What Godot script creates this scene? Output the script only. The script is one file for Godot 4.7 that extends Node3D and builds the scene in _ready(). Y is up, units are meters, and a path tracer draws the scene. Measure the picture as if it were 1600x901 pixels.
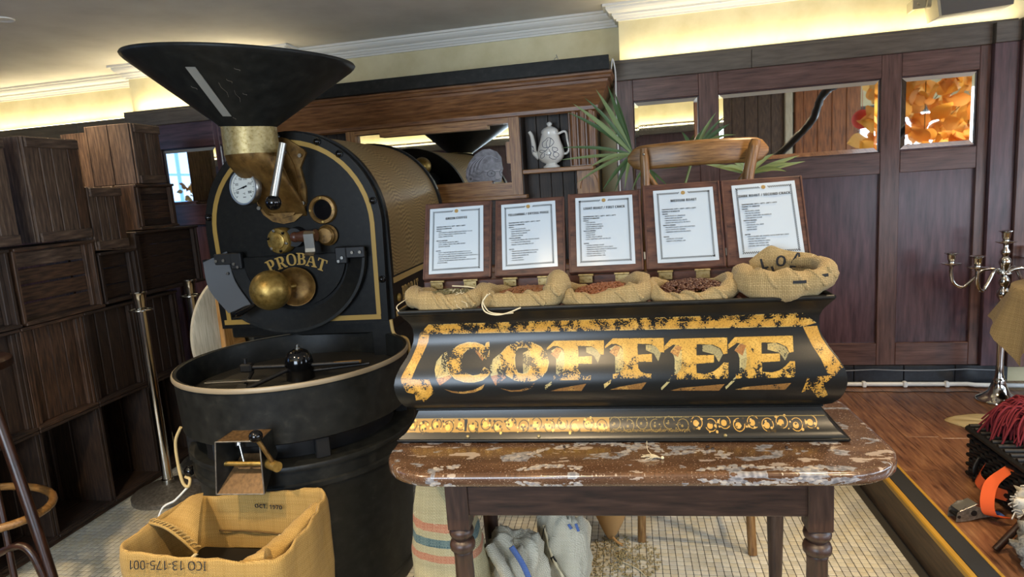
extends Node3D

const FLAT := -1
var used := {}
var M := {}
var group_id := 1
var rng := RandomNumberGenerator.new()
var fn := FastNoiseLite.new()

# ---------------------------------------------------------------- naming
func numbered(called: String) -> String:
	var n: int = used.get(called, 0)
	used[called] = n + 1
	return called if n == 0 else "%s_%03d" % [called, n]

func tag(o: Node, label: String, category: String, group := "") -> Node:
	o.set_meta("label", label)
	o.set_meta("category", category)
	if group: o.set_meta("group", group)
	return o

func thing(called: String, label: String, category: String, at := Vector3.ZERO, turn := 0.0, group := "") -> Node3D:
	var o := Node3D.new()
	o.name = numbered(called)
	add_child(o)
	o.position = at
	o.rotation.y = deg_to_rad(turn)
	tag(o, label, category, group)
	return o

func structure(called: String, at := Vector3.ZERO, turn := 0.0) -> Node3D:
	var o := Node3D.new()
	o.name = called
	add_child(o)
	o.position = at
	o.rotation.y = deg_to_rad(turn)
	o.set_meta("kind", "structure")
	return o

func finish(st: SurfaceTool, m: Material) -> ArrayMesh:
	st.generate_normals()
	var me := st.commit()
	me.surface_set_material(0, m)
	return me

func put(called: String, me: Mesh, parent: Node, at := Vector3.ZERO, basis := Basis()) -> MeshInstance3D:
	var o := MeshInstance3D.new()
	o.mesh = me
	o.name = numbered(called) if parent == self else called
	parent.add_child(o, true)
	o.transform = Transform3D(basis, at)
	return o

func obj(called: String, st: SurfaceTool, m: Material, parent: Node = self) -> MeshInstance3D:
	return put(called, finish(st, m), parent)

# ---------------------------------------------------------------- shapes
func S() -> SurfaceTool:
	var st := SurfaceTool.new()
	st.begin(Mesh.PRIMITIVE_TRIANGLES)
	st.set_smooth_group(FLAT)
	return st

func smooth(st: SurfaceTool) -> void:
	group_id += 1
	st.set_smooth_group(group_id)

func tri(st: SurfaceTool, a: Vector3, b: Vector3, c: Vector3) -> void:   # counter-clockwise from outside
	st.add_vertex(a); st.add_vertex(c); st.add_vertex(b)

func quad(st: SurfaceTool, a: Vector3, b: Vector3, c: Vector3, d: Vector3) -> void:
	tri(st, a, b, c); tri(st, a, c, d)

func outq(st: SurfaceTool, a: Vector3, b: Vector3, c: Vector3, d: Vector3, mid: Vector3) -> void:
	if (b - a).cross(c - a).dot((a + b + c) / 3.0 - mid) < 0.0: quad(st, d, c, b, a)
	else: quad(st, a, b, c, d)

func outt(st: SurfaceTool, a: Vector3, b: Vector3, c: Vector3, mid: Vector3) -> void:
	if (b - a).cross(c - a).dot((a + b + c) / 3.0 - mid) < 0.0: tri(st, c, b, a)
	else: tri(st, a, b, c)

func box(st: SurfaceTool, c: Vector3, s: Vector3, bev := 0.0, b := Basis()) -> void:
	st.set_smooth_group(FLAT)
	var h := s / 2.0
	var v := func(sx: int, sy: int, sz: int, ax: int) -> Vector3:
		var p := Vector3(sx * (h.x - (0.0 if ax == 0 else bev)), sy * (h.y - (0.0 if ax == 1 else bev)), sz * (h.z - (0.0 if ax == 2 else bev)))
		return c + b * p
	for s1 in [-1, 1]:
		outq(st, v.call(s1, -1, -1, 0), v.call(s1, 1, -1, 0), v.call(s1, 1, 1, 0), v.call(s1, -1, 1, 0), c)
		outq(st, v.call(-1, s1, -1, 1), v.call(1, s1, -1, 1), v.call(1, s1, 1, 1), v.call(-1, s1, 1, 1), c)
		outq(st, v.call(-1, -1, s1, 2), v.call(1, -1, s1, 2), v.call(1, 1, s1, 2), v.call(-1, 1, s1, 2), c)
	if bev <= 0.0: return
	for s1 in [-1, 1]:
		for s2 in [-1, 1]:
			outq(st, v.call(-1, s1, s2, 1), v.call(1, s1, s2, 1), v.call(1, s1, s2, 2), v.call(-1, s1, s2, 2), c)
			outq(st, v.call(s1, -1, s2, 0), v.call(s1, 1, s2, 0), v.call(s1, 1, s2, 2), v.call(s1, -1, s2, 2), c)
			outq(st, v.call(s1, s2, -1, 0), v.call(s1, s2, 1, 0), v.call(s1, s2, 1, 1), v.call(s1, s2, -1, 1), c)
			for s3 in [-1, 1]:
				outt(st, v.call(s1, s2, s3, 0), v.call(s1, s2, s3, 1), v.call(s1, s2, s3, 2), c)

func block(called: String, x0: float, x1: float, y0: float, y1: float, z0: float, z1: float, m: Material, parent: Node = self, bev := 0.003) -> MeshInstance3D:
	var st := S()
	var s := Vector3(x1 - x0, y1 - y0, z1 - z0)
	box(st, Vector3.ZERO, s, minf(bev, 0.3 * minf(s.x, minf(s.y, s.z))))
	return put(called, finish(st, m), parent, Vector3(x0 + x1, y0 + y1, z0 + z1) / 2.0)

func loft(st: SurfaceTool, rings: Array, closed := true, cap0 := false, cap1 := false, sharp := 40.0) -> void:
	var n: int = rings[0].size()
	smooth(st)
	for j in rings.size() - 1:
		var a: PackedVector3Array = rings[j]
		var b: PackedVector3Array = rings[j + 1]
		if j > 0 and sharp > 0.0:
			var k := n / 3
			var d0: Vector3 = a[k] - rings[j - 1][k]
			var d1: Vector3 = b[k] - a[k]
			if d0.length() > 1e-7 and d1.length() > 1e-7 and d0.angle_to(d1) > deg_to_rad(sharp): smooth(st)
		for i in (n if closed else n - 1):
			var i2 := (i + 1) % n
			quad(st, a[i], a[i2], b[i2], b[i])
	if cap0: fan(st, rings[0], true)
	if cap1: fan(st, rings[-1], false)

func fan(st: SurfaceTool, ring: PackedVector3Array, flip: bool) -> void:
	st.set_smooth_group(FLAT)
	var c := Vector3.ZERO
	for p in ring: c += p
	c /= ring.size()
	for i in ring.size():
		var q := ring[(i + 1) % ring.size()]
		if flip: tri(st, c, q, ring[i])
		else: tri(st, c, ring[i], q)

func ring(c: Vector3, rx: float, rz: float, n: int, b := Basis()) -> PackedVector3Array:
	var a := PackedVector3Array()
	for i in n:
		var t := TAU * i / n
		a.append(c + b * Vector3(rx * cos(t), 0, -rz * sin(t)))
	return a

func lathe(st: SurfaceTool, prof: Array, n := 32, xf := Transform3D(), cap0 := true, cap1 := true, sharp := 40.0) -> void:
	var rings := []
	for p in prof: rings.append(ring(xf * Vector3(0, p.y, 0), p.x, p.x, n, xf.basis))
	loft(st, rings, true, cap0 and prof[0].x > 1e-4, cap1 and prof[-1].x > 1e-4, sharp)

func V(a: String) -> Array:      # "x,y x,y ..." -> Vector2s
	var r := []
	for s in a.split(" ", false):
		var q := s.split(",")
		r.append(Vector2(float(q[0]), float(q[1])))
	return r

func V3(a: String) -> Array:
	var r := []
	for s in a.split(" ", false):
		var q := s.split(",")
		r.append(Vector3(float(q[0]), float(q[1]), float(q[2])))
	return r

func curve(pts: Array, n: int, closed := false) -> Array:    # Catmull-Rom through the points
	var r := []
	var c := pts.size()
	for i in (c if closed else c - 1):
		for k in n:
			var t := float(k) / n
			var p0 = pts[(i - 1 + c) % c] if closed or i > 0 else pts[0]
			var p3 = pts[(i + 2) % c] if closed or i + 2 < c else pts[c - 1]
			r.append(pts[i].cubic_interpolate(pts[(i + 1) % c], p0, p3, t))
	if not closed: r.append(pts[c - 1])
	return r

func tube(st: SurfaceTool, pts: Array, rad, n := 10, closed := false, squash := 1.0, up := Vector3.ZERO, rough := 0.0, fr := 18.0) -> void:
	var rings := []
	var c := pts.size()
	var nn := Vector3.ZERO
	for j in c:
		var a: Vector3 = pts[(j - 1 + c) % c] if closed or j > 0 else pts[0]
		var b: Vector3 = pts[(j + 1) % c] if closed or j < c - 1 else pts[c - 1]
		var t := (b - a).normalized()
		if up != Vector3.ZERO: nn = (up - t * up.dot(t)).normalized()
		elif j == 0: nn = t.cross(Vector3.UP if absf(t.y) < 0.9 else Vector3.RIGHT).normalized()
		else: nn = (nn - t * nn.dot(t)).normalized()
		var bn := t.cross(nn)
		var r: float = rad[j] if rad is Array else rad
		var q := PackedVector3Array()
		for i in n:
			var g := TAU * i / n
			var p: Vector3 = pts[j] + nn * cos(g) * r * squash + bn * sin(g) * r
			if rough > 0.0: p += Vector3(fn.get_noise_3dv(p * fr * 10.0), fn.get_noise_3dv(p * fr * 10.0 + Vector3(70, 0, 0)), fn.get_noise_3dv(p * fr * 10.0 + Vector3(0, 50, 0))) * rough
			q.append(p)
		rings.append(q)
	if closed: rings.append(rings[0])
	loft(st, rings, true, not closed, not closed, 0.0)

func rod(st: SurfaceTool, a: Vector3, b: Vector3, r0: float, r1 := -1.0, n := 12) -> void:
	tube(st, [a, b], [r0, r0 if r1 < 0.0 else r1], n)

func ball(st: SurfaceTool, c: Vector3, r: float, n := 20, sc := Vector3.ONE) -> void:
	var rings := []
	for j in n / 2 + 1:
		var t := PI * j / (n / 2) - PI / 2
		var q := PackedVector3Array()
		for i in n:
			var g := TAU * i / n
			q.append(c + Vector3(cos(t) * cos(g), sin(t), -cos(t) * sin(g)) * r * sc)
		rings.append(q)
	loft(st, rings, true, false, false, 0.0)

func prism(st: SurfaceTool, poly: Array, z0: float, z1: float, xf := Transform3D(), soft := 0.0) -> void:
	var pp := PackedVector2Array(poly)
	if Geometry2D.is_polygon_clockwise(pp): pp.reverse()
	# Geometry2D calls a polygon clockwise with y up reversed; settle by area
	var ar := 0.0
	for i in pp.size():
		var a := pp[i]; var b := pp[(i + 1) % pp.size()]
		ar += a.x * b.y - b.x * a.y
	if ar < 0.0: pp.reverse()
	st.set_smooth_group(FLAT)
	var ix := Geometry2D.triangulate_polygon(pp)
	for k in range(0, ix.size(), 3):
		var t := [pp[ix[k]], pp[ix[k + 1]], pp[ix[k + 2]]]
		if (t[1] - t[0]).cross(t[2] - t[0]) < 0.0: t = [t[2], t[1], t[0]]
		tri(st, xf * Vector3(t[0].x, t[0].y, z1), xf * Vector3(t[1].x, t[1].y, z1), xf * Vector3(t[2].x, t[2].y, z1))
		tri(st, xf * Vector3(t[2].x, t[2].y, z0), xf * Vector3(t[1].x, t[1].y, z0), xf * Vector3(t[0].x, t[0].y, z0))
	if soft > 0.0: smooth(st)
	var n := pp.size()
	for i in n:
		var a := pp[i]; var b := pp[(i + 1) % n]
		if soft > 0.0:
			var pa := pp[(i - 1 + n) % n]
			if rad_to_deg(absf((a - pa).angle_to(b - a))) > soft: smooth(st)
		quad(st, xf * Vector3(a.x, a.y, z0), xf * Vector3(b.x, b.y, z0), xf * Vector3(b.x, b.y, z1), xf * Vector3(a.x, a.y, z1))

func band(st: SurfaceTool, outer: Array, inner: Array, z0: float, z1: float) -> void:    # strip between two polylines, given thickness
	smooth(st)
	for i in outer.size() - 1:
		var a: Vector2 = outer[i]; var b: Vector2 = outer[i + 1]; var c: Vector2 = inner[i + 1]; var d: Vector2 = inner[i]
		var mid := Vector3((a.x + c.x) / 2, (a.y + c.y) / 2, (z0 + z1) / 2)
		st.set_smooth_group(FLAT)
		outq(st, Vector3(a.x, a.y, z1), Vector3(b.x, b.y, z1), Vector3(c.x, c.y, z1), Vector3(d.x, d.y, z1), mid)
		outq(st, Vector3(a.x, a.y, z0), Vector3(b.x, b.y, z0), Vector3(c.x, c.y, z0), Vector3(d.x, d.y, z0), mid)
		outq(st, Vector3(a.x, a.y, z0), Vector3(b.x, b.y, z0), Vector3(b.x, b.y, z1), Vector3(a.x, a.y, z1), mid)
		outq(st, Vector3(d.x, d.y, z0), Vector3(c.x, c.y, z0), Vector3(c.x, c.y, z1), Vector3(d.x, d.y, z1), mid)

func text(called: String, s: String, size: float, m: Material, parent: Node, at: Vector3, b := Basis(), font := "Droid Sans", weight := 400, width := 0.0, left := false, spacing := 1.0) -> MeshInstance3D:
	var f := SystemFont.new()
	f.font_names = PackedStringArray([font])
	f.font_weight = weight
	var t := TextMesh.new()
	t.font = f
	t.text = s
	t.font_size = 32
	t.pixel_size = size / 32.0
	t.depth = 0.0006 / 1.0
	t.curve_step = 3.0
	t.horizontal_alignment = HORIZONTAL_ALIGNMENT_LEFT if left else HORIZONTAL_ALIGNMENT_CENTER
	if left: t.vertical_alignment = VERTICAL_ALIGNMENT_TOP
	t.line_spacing = (spacing - 1.0) * 32.0
	t.material = m
	var sx := 1.0
	if width > 0.0: sx = width / maxf(t.get_aabb().size.x, 1e-4)
	return put(called, t, parent, at, b * Basis.from_scale(Vector3(sx, 1, 1)))

# ---------------------------------------------------------------- materials
func mat(called: String, c: Color, rough := 0.6, metal := 0.0, spec := 0.5) -> StandardMaterial3D:
	var m := StandardMaterial3D.new()
	m.resource_name = called
	m.albedo_color = c
	m.roughness = rough
	m.metallic = metal
	m.metallic_specular = spec
	M[called] = m
	return m

func noise_tex(cols: Array, freq := 0.02, sd := 1, size := 512, octaves := 5, kind := FastNoiseLite.TYPE_SIMPLEX_SMOOTH, offs: Array = []) -> NoiseTexture2D:
	var f := FastNoiseLite.new()
	f.seed = sd
	f.noise_type = kind
	f.frequency = freq
	f.fractal_octaves = octaves
	f.fractal_gain = 0.6
	var t := NoiseTexture2D.new()
	t.noise = f
	t.width = size
	t.height = size
	t.seamless = true
	if cols.size():
		var g := Gradient.new()
		var o := PackedFloat32Array()
		for i in cols.size(): o.append(offs[i] if offs.size() else float(i) / (cols.size() - 1))
		g.offsets = o
		g.colors = PackedColorArray(cols)
		t.color_ramp = g
	return t

func tri_tex(m: StandardMaterial3D, tex: Texture2D, scale: Vector3, world := false) -> StandardMaterial3D:
	m.albedo_texture = tex
	m.uv1_triplanar = true
	m.uv1_world_triplanar = world
	m.uv1_triplanar_sharpness = 4.0
	m.uv1_scale = scale
	return m

func wood(called: String, cols: Array, rough: float, sd: int, across := 5.0, along := 0.5, bump := 0.02) -> void:
	var tex := noise_tex(cols, 0.018, sd)
	var i := 0
	for s in [Vector3(along, across, across), Vector3(across, along, across), Vector3(across, across, along)]:
		var m := mat(called + "_" + "xyz"[i], Color.WHITE, rough)
		tri_tex(m, tex, s)
		i += 1

func bumpy(m: StandardMaterial3D, tex: Texture2D, cm: float) -> StandardMaterial3D:
	m.heightmap_enabled = true
	m.heightmap_texture = tex
	m.heightmap_scale = cm
	return m

func weave(c0: Color, c1: Color, hole: Color, sd: int, bands: Array = []) -> ImageTexture:   # a woven cloth, 16 threads a side
	var n := 256
	var im := Image.create(n, n, false, Image.FORMAT_RGB8)
	var r := RandomNumberGenerator.new()
	r.seed = sd
	var warp := []; var weft := []
	for i in 16:
		warp.append(r.randf()); weft.append(r.randf())
	for y in n:
		for x in n:
			var u := x / 16.0; var v := y / 16.0
			var iu := int(u); var iv := int(v)
			var fu := absf(u - iu - 0.5) * 2.0; var fv := absf(v - iv - 0.5) * 2.0
			var over := (iu + iv) % 2 == 0
			var d := fu if over else fv
			var along := fv if over else fu
			var k: float = warp[iu] if over else weft[iv]
			var c := c0.lerp(c1, clampf(k * 0.5 + 0.35 - along * 0.25, 0, 1))
			if d > 0.82: c = hole.lerp(c, 0.25)
			c = c.darkened(0.25 * d * d)
			c = c.lerp(c1, r.randf() * 0.2)
			im.set_pixel(x, y, c)
	return ImageTexture.create_from_image(im)

func cloth(called: String, c0: Color, c1: Color, hole: Color, scale: float, sd: int) -> StandardMaterial3D:
	var m := mat(called, Color.WHITE, 0.95, 0.0, 0.2)
	var t := weave(c0, c1, hole, sd)
	tri_tex(m, t, Vector3.ONE * scale)
	bumpy(m, t, 0.12)
	m.rim_enabled = true
	m.rim = 0.15
	return m

func glow(called: String, c: Color, e: float) -> StandardMaterial3D:
	var m := mat(called, c, 0.8)
	m.emission_enabled = true
	m.emission = c
	m.emission_energy_multiplier = e
	return m

func fill(im: Image, poly: Array, c: Color) -> void:     # even-odd scanline fill
	var lo := 1e9; var hi := -1e9
	for p in poly:
		lo = minf(lo, p.y); hi = maxf(hi, p.y)
	for y in range(maxi(0, int(lo)), mini(im.get_height(), int(hi) + 1)):
		var xs := []
		for i in poly.size():
			var a: Vector2 = poly[i]; var b: Vector2 = poly[(i + 1) % poly.size()]
			if (a.y <= y) != (b.y <= y): xs.append(a.x + (y - a.y) / (b.y - a.y) * (b.x - a.x))
		xs.sort()
		for i in range(0, xs.size() - 1, 2):
			var x0 := maxi(0, int(xs[i])); var x1 := mini(im.get_width(), int(xs[i + 1]) + 1)
			if x1 > x0: im.fill_rect(Rect2i(x0, y, x1 - x0, 1), c)

func disc(im: Image, c: Vector2, r: float, col: Color) -> void:
	var p := []
	for i in 24: p.append(c + Vector2.from_angle(TAU * i / 24) * r)
	fill(im, p, col)

func stroke(im: Image, pts: Array, w: float, col: Color) -> void:
	for i in pts.size() - 1:
		var a: Vector2 = pts[i]; var b: Vector2 = pts[i + 1]
		var n := (b - a).normalized().orthogonal() * w / 2.0
		fill(im, [a + n, b + n, b - n, a - n], col)

func make_materials() -> void:
	wood("mahogany", [Color("33221e"), Color("503832"), Color("5e443d"), Color("6f544b")], 0.32, 3, 4.0, 0.35)
	wood("panel_wood", [Color("2b1c1f"), Color("452f34"), Color("533b40"), Color("64494b")], 0.3, 8, 3.0, 0.3)
	wood("rail_wood", [Color("413a32"), Color("554d43"), Color("645b50")], 0.4, 4, 4.0, 0.4)
	wood("oak", [Color("53341b"), Color("855a31"), Color("9c7040"), Color("b08552")], 0.4, 5, 7.0, 0.5)
	wood("cornice_wood", [Color("3d2413"), Color("6a4529"), Color("805735"), Color("966d48")], 0.35, 6, 6.0, 0.5)
	wood("niche_wood", [Color("1b1511"), Color("34281f"), Color("463629")], 0.55, 7, 6.0, 0.6)
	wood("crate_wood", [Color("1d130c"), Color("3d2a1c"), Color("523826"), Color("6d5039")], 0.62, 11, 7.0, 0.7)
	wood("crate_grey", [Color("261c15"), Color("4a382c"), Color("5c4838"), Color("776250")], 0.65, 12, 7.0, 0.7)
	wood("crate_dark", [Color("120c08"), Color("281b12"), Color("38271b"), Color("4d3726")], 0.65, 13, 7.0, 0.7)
	wood("table_wood", [Color("15100d"), Color("302019"), Color("3d2a21"), Color("4d382d")], 0.42, 14, 5.0, 0.5)
	wood("lid_wood", [Color("25150f"), Color("4a2d24"), Color("5b392b"), Color("6d4a38")], 0.45, 15, 4.0, 1.0)
	wood("floor_wood", [Color("3a2418"), Color("68452f"), Color("7c563b"), Color("987250")], 0.28, 16, 4.5, 0.5)
	wood("riser_wood", [Color("2e2014"), Color("4a3624"), Color("5e4730")], 0.5, 17, 4.0, 0.4)
	wood("chair_wood", [Color("3d2812"), Color("6c4b25"), Color("805d33"), Color("957245")], 0.38, 18, 9.0, 0.9)
	wood("bentwood", [Color("0f0805"), Color("27140b"), Color("371d10")], 0.35, 19, 8.0, 0.8)
	wood("pale_wood", [Color("9a8f78"), Color("bdb198"), Color("cfc4ac")], 0.6, 20, 9.0, 0.6)
	wood("pine", [Color("8d5f2c"), Color("b58043"), Color("cc9a5c")], 0.55, 21, 7.0, 0.6)
	wood("plank_warm", [Color("4a2a14"), Color("8a5228"), Color("a8693a")], 0.5, 22, 4.0, 0.4)
	tri_tex(mat("plaster", Color(1, 0.98, 0.93), 0.85), noise_tex([Color("cfc7a4"), Color("d8d1b2"), Color("dfd9bb")], 0.01, 31), Vector3.ONE * 0.8, true)
	tri_tex(mat("ceiling_paint", Color.WHITE, 0.8), noise_tex([Color("c2bdb4"), Color("cdc8bf"), Color("d4d0c7")], 0.008, 32), Vector3.ONE * 0.5, true)
	mat("white_paint", Color("dedbd2"), 0.5)
	tri_tex(mat("black_paint", Color.WHITE, 0.4, 0.0, 0.3), noise_tex([Color("0a0a09"), Color("10100f"), Color("141412"), Color("20201c")], 0.03, 33, 512, 6), Vector3.ONE * 2.0)
	tri_tex(mat("black_satin", Color.WHITE, 0.46, 0.0, 0.35), noise_tex([Color("0d0e0d"), Color("161716"), Color("1d1e1c"), Color("2e2e2a")], 0.02, 34, 512, 6), Vector3.ONE * 1.5)
	mat("black_gloss", Color("0a0a0b"), 0.12)
	mat("black_iron", Color("111112"), 0.5, 0.2)
	tri_tex(mat("black_tile", Color.WHITE, 0.3), noise_tex([Color("101216"), Color("181b20"), Color("242830")], 0.03, 35), Vector3.ONE * 2.0)
	tri_tex(mat("brass", Color.WHITE, 0.4, 0.75), noise_tex([Color("5c4a25"), Color("8c7138"), Color("a5884a"), Color("b89a58")], 0.015, 36), Vector3.ONE * 4.0)
	tri_tex(mat("bronze", Color.WHITE, 0.42, 0.6), noise_tex([Color("3e2c14"), Color("6b4f27"), Color("7d5f32"), Color("94743f")], 0.012, 37), Vector3.ONE * 3.0)
	tri_tex(mat("old_brass", Color.WHITE, 0.45, 0.6), noise_tex([Color("6b5a34"), Color("9c8a5a"), Color("a8966a"), Color("b5a477")], 0.02, 38, 512, 5, FastNoiseLite.TYPE_SIMPLEX_SMOOTH, [0.0, 0.3, 0.6, 1.0]), Vector3.ONE * 5.0)
	mat("gold_paint", Color("9a7a36"), 0.5, 0.25)
	mat("pale_gold", Color("b3955a"), 0.5, 0.15)
	mat("chrome", Color("c9c7c0"), 0.12, 1.0)
	mat("steel", Color("a8a69f"), 0.3, 1.0)
	tri_tex(mat("worn_steel", Color.WHITE, 0.4, 0.6), noise_tex([Color("5b564e"), Color("7a746a"), Color("9a948a")], 0.02, 39), Vector3.ONE * 4.0)
	tri_tex(mat("chute_steel", Color.WHITE, 0.45, 0.4), noise_tex([Color("3c2c1a"), Color("5c4529"), Color("70573a")], 0.03, 40), Vector3.ONE * 4.0)
	mat("grey_tape", Color("8a8880"), 0.6)
	mat("paper", Color("c3ccd1"), 0.25)
	mat("ink", Color("17181a"), 0.5)
	mat("faint_ink", Color("3c4044"), 0.5)
	mat("seal_gold", Color("b59356"), 0.5)
	mat("grout", Color("3a352c"), 0.9)
	mat("mirror_glass", Color("e8ece8"), 0.02, 1.0)
	mat("porcelain", Color("e6e4dc"), 0.12)
	mat("cobalt", Color("1b2350"), 0.25)
	mat("white_plastic", Color("d9dad6"), 0.4)
	mat("cable_grey", Color("73777c"), 0.5)
	mat("speaker_grey", Color("55504a"), 0.5)
	mat("speaker_pale", Color("a09880"), 0.5)
	mat("leaf_green", Color("47623a"), 0.5).backlight_enabled = true
	M.leaf_green.backlight = Color(0.10, 0.16, 0.05)
	mat("leaf_pale", Color("788a58"), 0.5).backlight_enabled = true
	M.leaf_pale.backlight = Color(0.14, 0.2, 0.06)
	mat("stem_brown", Color("4a3a26"), 0.8)
	mat("terracotta", Color("7a4328"), 0.8)
	mat("soil", Color("1d140d"), 1.0)
	for i in 3:
		var c: Color = [Color("f3bb58"), Color("f7cf80"), Color("e3a355")][i]
		mat("autumn_%d" % i, c, 0.6).backlight_enabled = true
		M["autumn_%d" % i].backlight = c.darkened(0.1)
	mat("pompom_pink", Color("d9534a"), 0.9)
	mat("yarn_red", Color("6e2a30"), 0.95, 0.0, 0.2)
	mat("fleece", Color("c9c4b8"), 1.0, 0.0, 0.2)
	tri_tex(mat("denim_rag", Color.WHITE, 0.95), noise_tex([Color("3c4550"), Color("8a8a86"), Color("b4b0a6")], 0.03, 41), Vector3.ONE * 6.0)
	mat("orange_web", Color("c8501a"), 0.75)
	mat("blue_web", Color("355a9a"), 0.7)
	tri_tex(mat("wicker_black", Color("3a3a3c"), 0.6), noise_tex([Color("101012"), Color("2a2a2c")], 0.05, 42), Vector3.ONE * 6.0)
	mat("cream_cloth", Color("b9a578"), 0.95, 0.0, 0.2)
	mat("kraft", Color("a9814e"), 0.8)
	mat("twine", Color("c8bc9c"), 0.9)
	mat("yellow_edge", Color("a8802c"), 0.45)
	mat("tread_black", Color("1c1d1f"), 0.85)
	cloth("burlap", Color("8f7c55"), Color("c0a97c"), Color("3f321c"), 14.0, 51)
	cloth("burlap_gold", Color("96773f"), Color("c09f62"), Color("4a3615"), 16.0, 52)
	cloth("burlap_white", Color("bcb7a2"), Color("dad5c2"), Color("5c5848"), 13.0, 53)
	cloth("burlap_olive", Color("9c9472"), Color("c6bd98"), Color("3c3824"), 14.0, 54)
	cloth("stripe_red", Color("a5654f"), Color("c69a7a"), Color("5a3c2c"), 14.0, 55)
	cloth("stripe_blue", Color("2c4650"), Color("8b9a90"), Color("203038"), 14.0, 56)
	cloth("stripe_cobalt", Color("3f5a9a"), Color("6f86b8"), Color("405080"), 34.0, 57)
	for b in [["bean_green", "6e6a4c"], ["bean_yellow", "7a4f2c"], ["bean_light", "7c4a2a"], ["bean_medium", "4c2b1a"], ["bean_dark", "22130c"], ["bean_raw", "8f8058"]]:
		mat(b[0], Color(b[1]), 0.45)
	glow("cove_glow", Color(1.0, 0.95, 0.78), 6.0)
	glow("lamp_glow", Color(1.0, 0.93, 0.80), 5.0)

# ---------------------------------------------------------------- the place
func _ready() -> void:
	var cam := Camera3D.new()
	cam.name = "camera"
	cam.fov = rad_to_deg(2.0 * atan(450.5 / 1017.0))
	cam.near = 0.02
	cam.basis = Basis(Vector3.UP, deg_to_rad(12.5)) * Basis(Vector3.RIGHT, deg_to_rad(-8.89)) * Basis(Vector3.BACK, deg_to_rad(-3.873))
	cam.position = Vector3(0, 1.5, 0)
	add_child(cam)
	cam.current = true

	var we := WorldEnvironment.new()
	we.name = "world_environment"
	var env := Environment.new()
	env.background_mode = Environment.BG_SKY
	var sky := Sky.new()
	var sm := ProceduralSkyMaterial.new()
	sm.sky_top_color = Color(0.45, 0.63, 0.92)
	sm.sky_horizon_color = Color(0.86, 0.90, 0.95)
	sm.ground_bottom_color = Color(0.45, 0.45, 0.45)
	sm.ground_horizon_color = Color(0.75, 0.77, 0.80)
	sm.sky_energy_multiplier = 1.1
	sm.ground_energy_multiplier = 0.8
	sky.sky_material = sm
	env.sky = sky
	env.tonemap_mode = Environment.TONE_MAPPER_LINEAR
	env.tonemap_exposure = 1.15
	env.sdfgi_enabled = true
	env.ssao_enabled = true
	env.ssil_enabled = true
	we.environment = env
	add_child(we)

	# daylight through the windows: two behind the camera, one in each side wall
	window_light("daylight_rear", Vector3(-1.15, 1.5, 1.49), Vector2(1.6, 1.2), Vector3(0, -0.1, -1), 9.0)
	window_light("daylight_rear_corner", Vector3(3.6, 1.5, 1.49), Vector2(1.6, 1.2), Vector3(-0.2, -0.1, -1), 7.0)
	window_light("daylight_right", Vector3(4.45, 1.5, -1.2), Vector2(3.4, 1.4), Vector3(-1, -0.1, 0), 11.0)
	window_light("daylight_left", Vector3(-5.55, 1.75, -0.9), Vector2(1.8, 1.0), Vector3(1, -0.1, -0.1), 1.0)
	# strip lights in the coves on top of the panelling
	cove_light("cove_strip", -5.6, -3.66, 2.206, -4.40, 0.5)
	cove_light("cove_strip", -3.60, -2.45, 2.19, -4.14, 0.45)
	cove_light("cove_strip", -0.15, 1.95, 2.19, -4.15, 0.45)
	# small downlights in the ceiling
	var spots := [Vector3(-3.25, 2.53, -2.94), Vector3(-1.75, 2.53, -0.75), Vector3(-0.35, 2.53, -0.55), Vector3(1.35, 2.53, -0.75), Vector3(2.6, 2.53, -2.6), Vector3(-3.3, 2.53, -0.9), Vector3(0.9, 2.53, -2.45)]
	for i in spots.size():
		downlight(spots[i], [2.2, 4.2, 4.2, 3.6, 3.0, 2.4, 2.6][i], i)

	make_materials()
	finish_lights()
	room()
	crates()
	cabinet()
	furniture()
	roaster()
	coffee_chest()
	small_things()

var pending := []

func window_light(called: String, at: Vector3, size: Vector2, towards: Vector3, e: float) -> void:
	var l := AreaLight3D.new()
	l.name = called
	l.area_size = size
	l.light_color = Color(0.86, 0.93, 1.0) if called != "daylight_left" else Color(0.45, 0.7, 1.0)
	l.light_energy = e
	l.light_size = 0.5
	l.shadow_enabled = true
	l.area_range = 14.0
	add_child(l)
	l.look_at_from_position(at, at + towards, Vector3.UP)

func cove_light(called: String, x0: float, x1: float, y: float, z: float, e: float) -> void:
	var l := AreaLight3D.new()
	l.name = called + "_lamp"
	l.area_size = Vector2(x1 - x0, 0.015)
	l.light_color = Color(1.0, 0.93, 0.77)
	l.light_energy = e
	l.area_range = 12.0
	l.shadow_enabled = true
	add_child(l, true)
	var at := Vector3((x0 + x1) / 2, y + 0.012, z)
	l.look_at_from_position(at, at + Vector3(0, 1, 0.12), Vector3(0, 0, 1))
	pending.append([called, x0, x1, y, z])

func downlight(at: Vector3, e: float, i: int) -> void:
	var l := SpotLight3D.new()
	l.name = "downlight_lamp"
	l.light_color = Color(1.0, 0.88, 0.70)
	l.light_energy = e
	l.spot_angle = 58.0
	l.spot_angle_attenuation = 0.8
	l.spot_range = 12.0
	l.spot_attenuation = 2.0
	l.light_size = 0.045
	l.shadow_enabled = true
	add_child(l, true)
	l.position = at - Vector3(0, 0.03, 0)
	l.rotation.x = -PI / 2
	pending.append([at, i])

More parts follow.
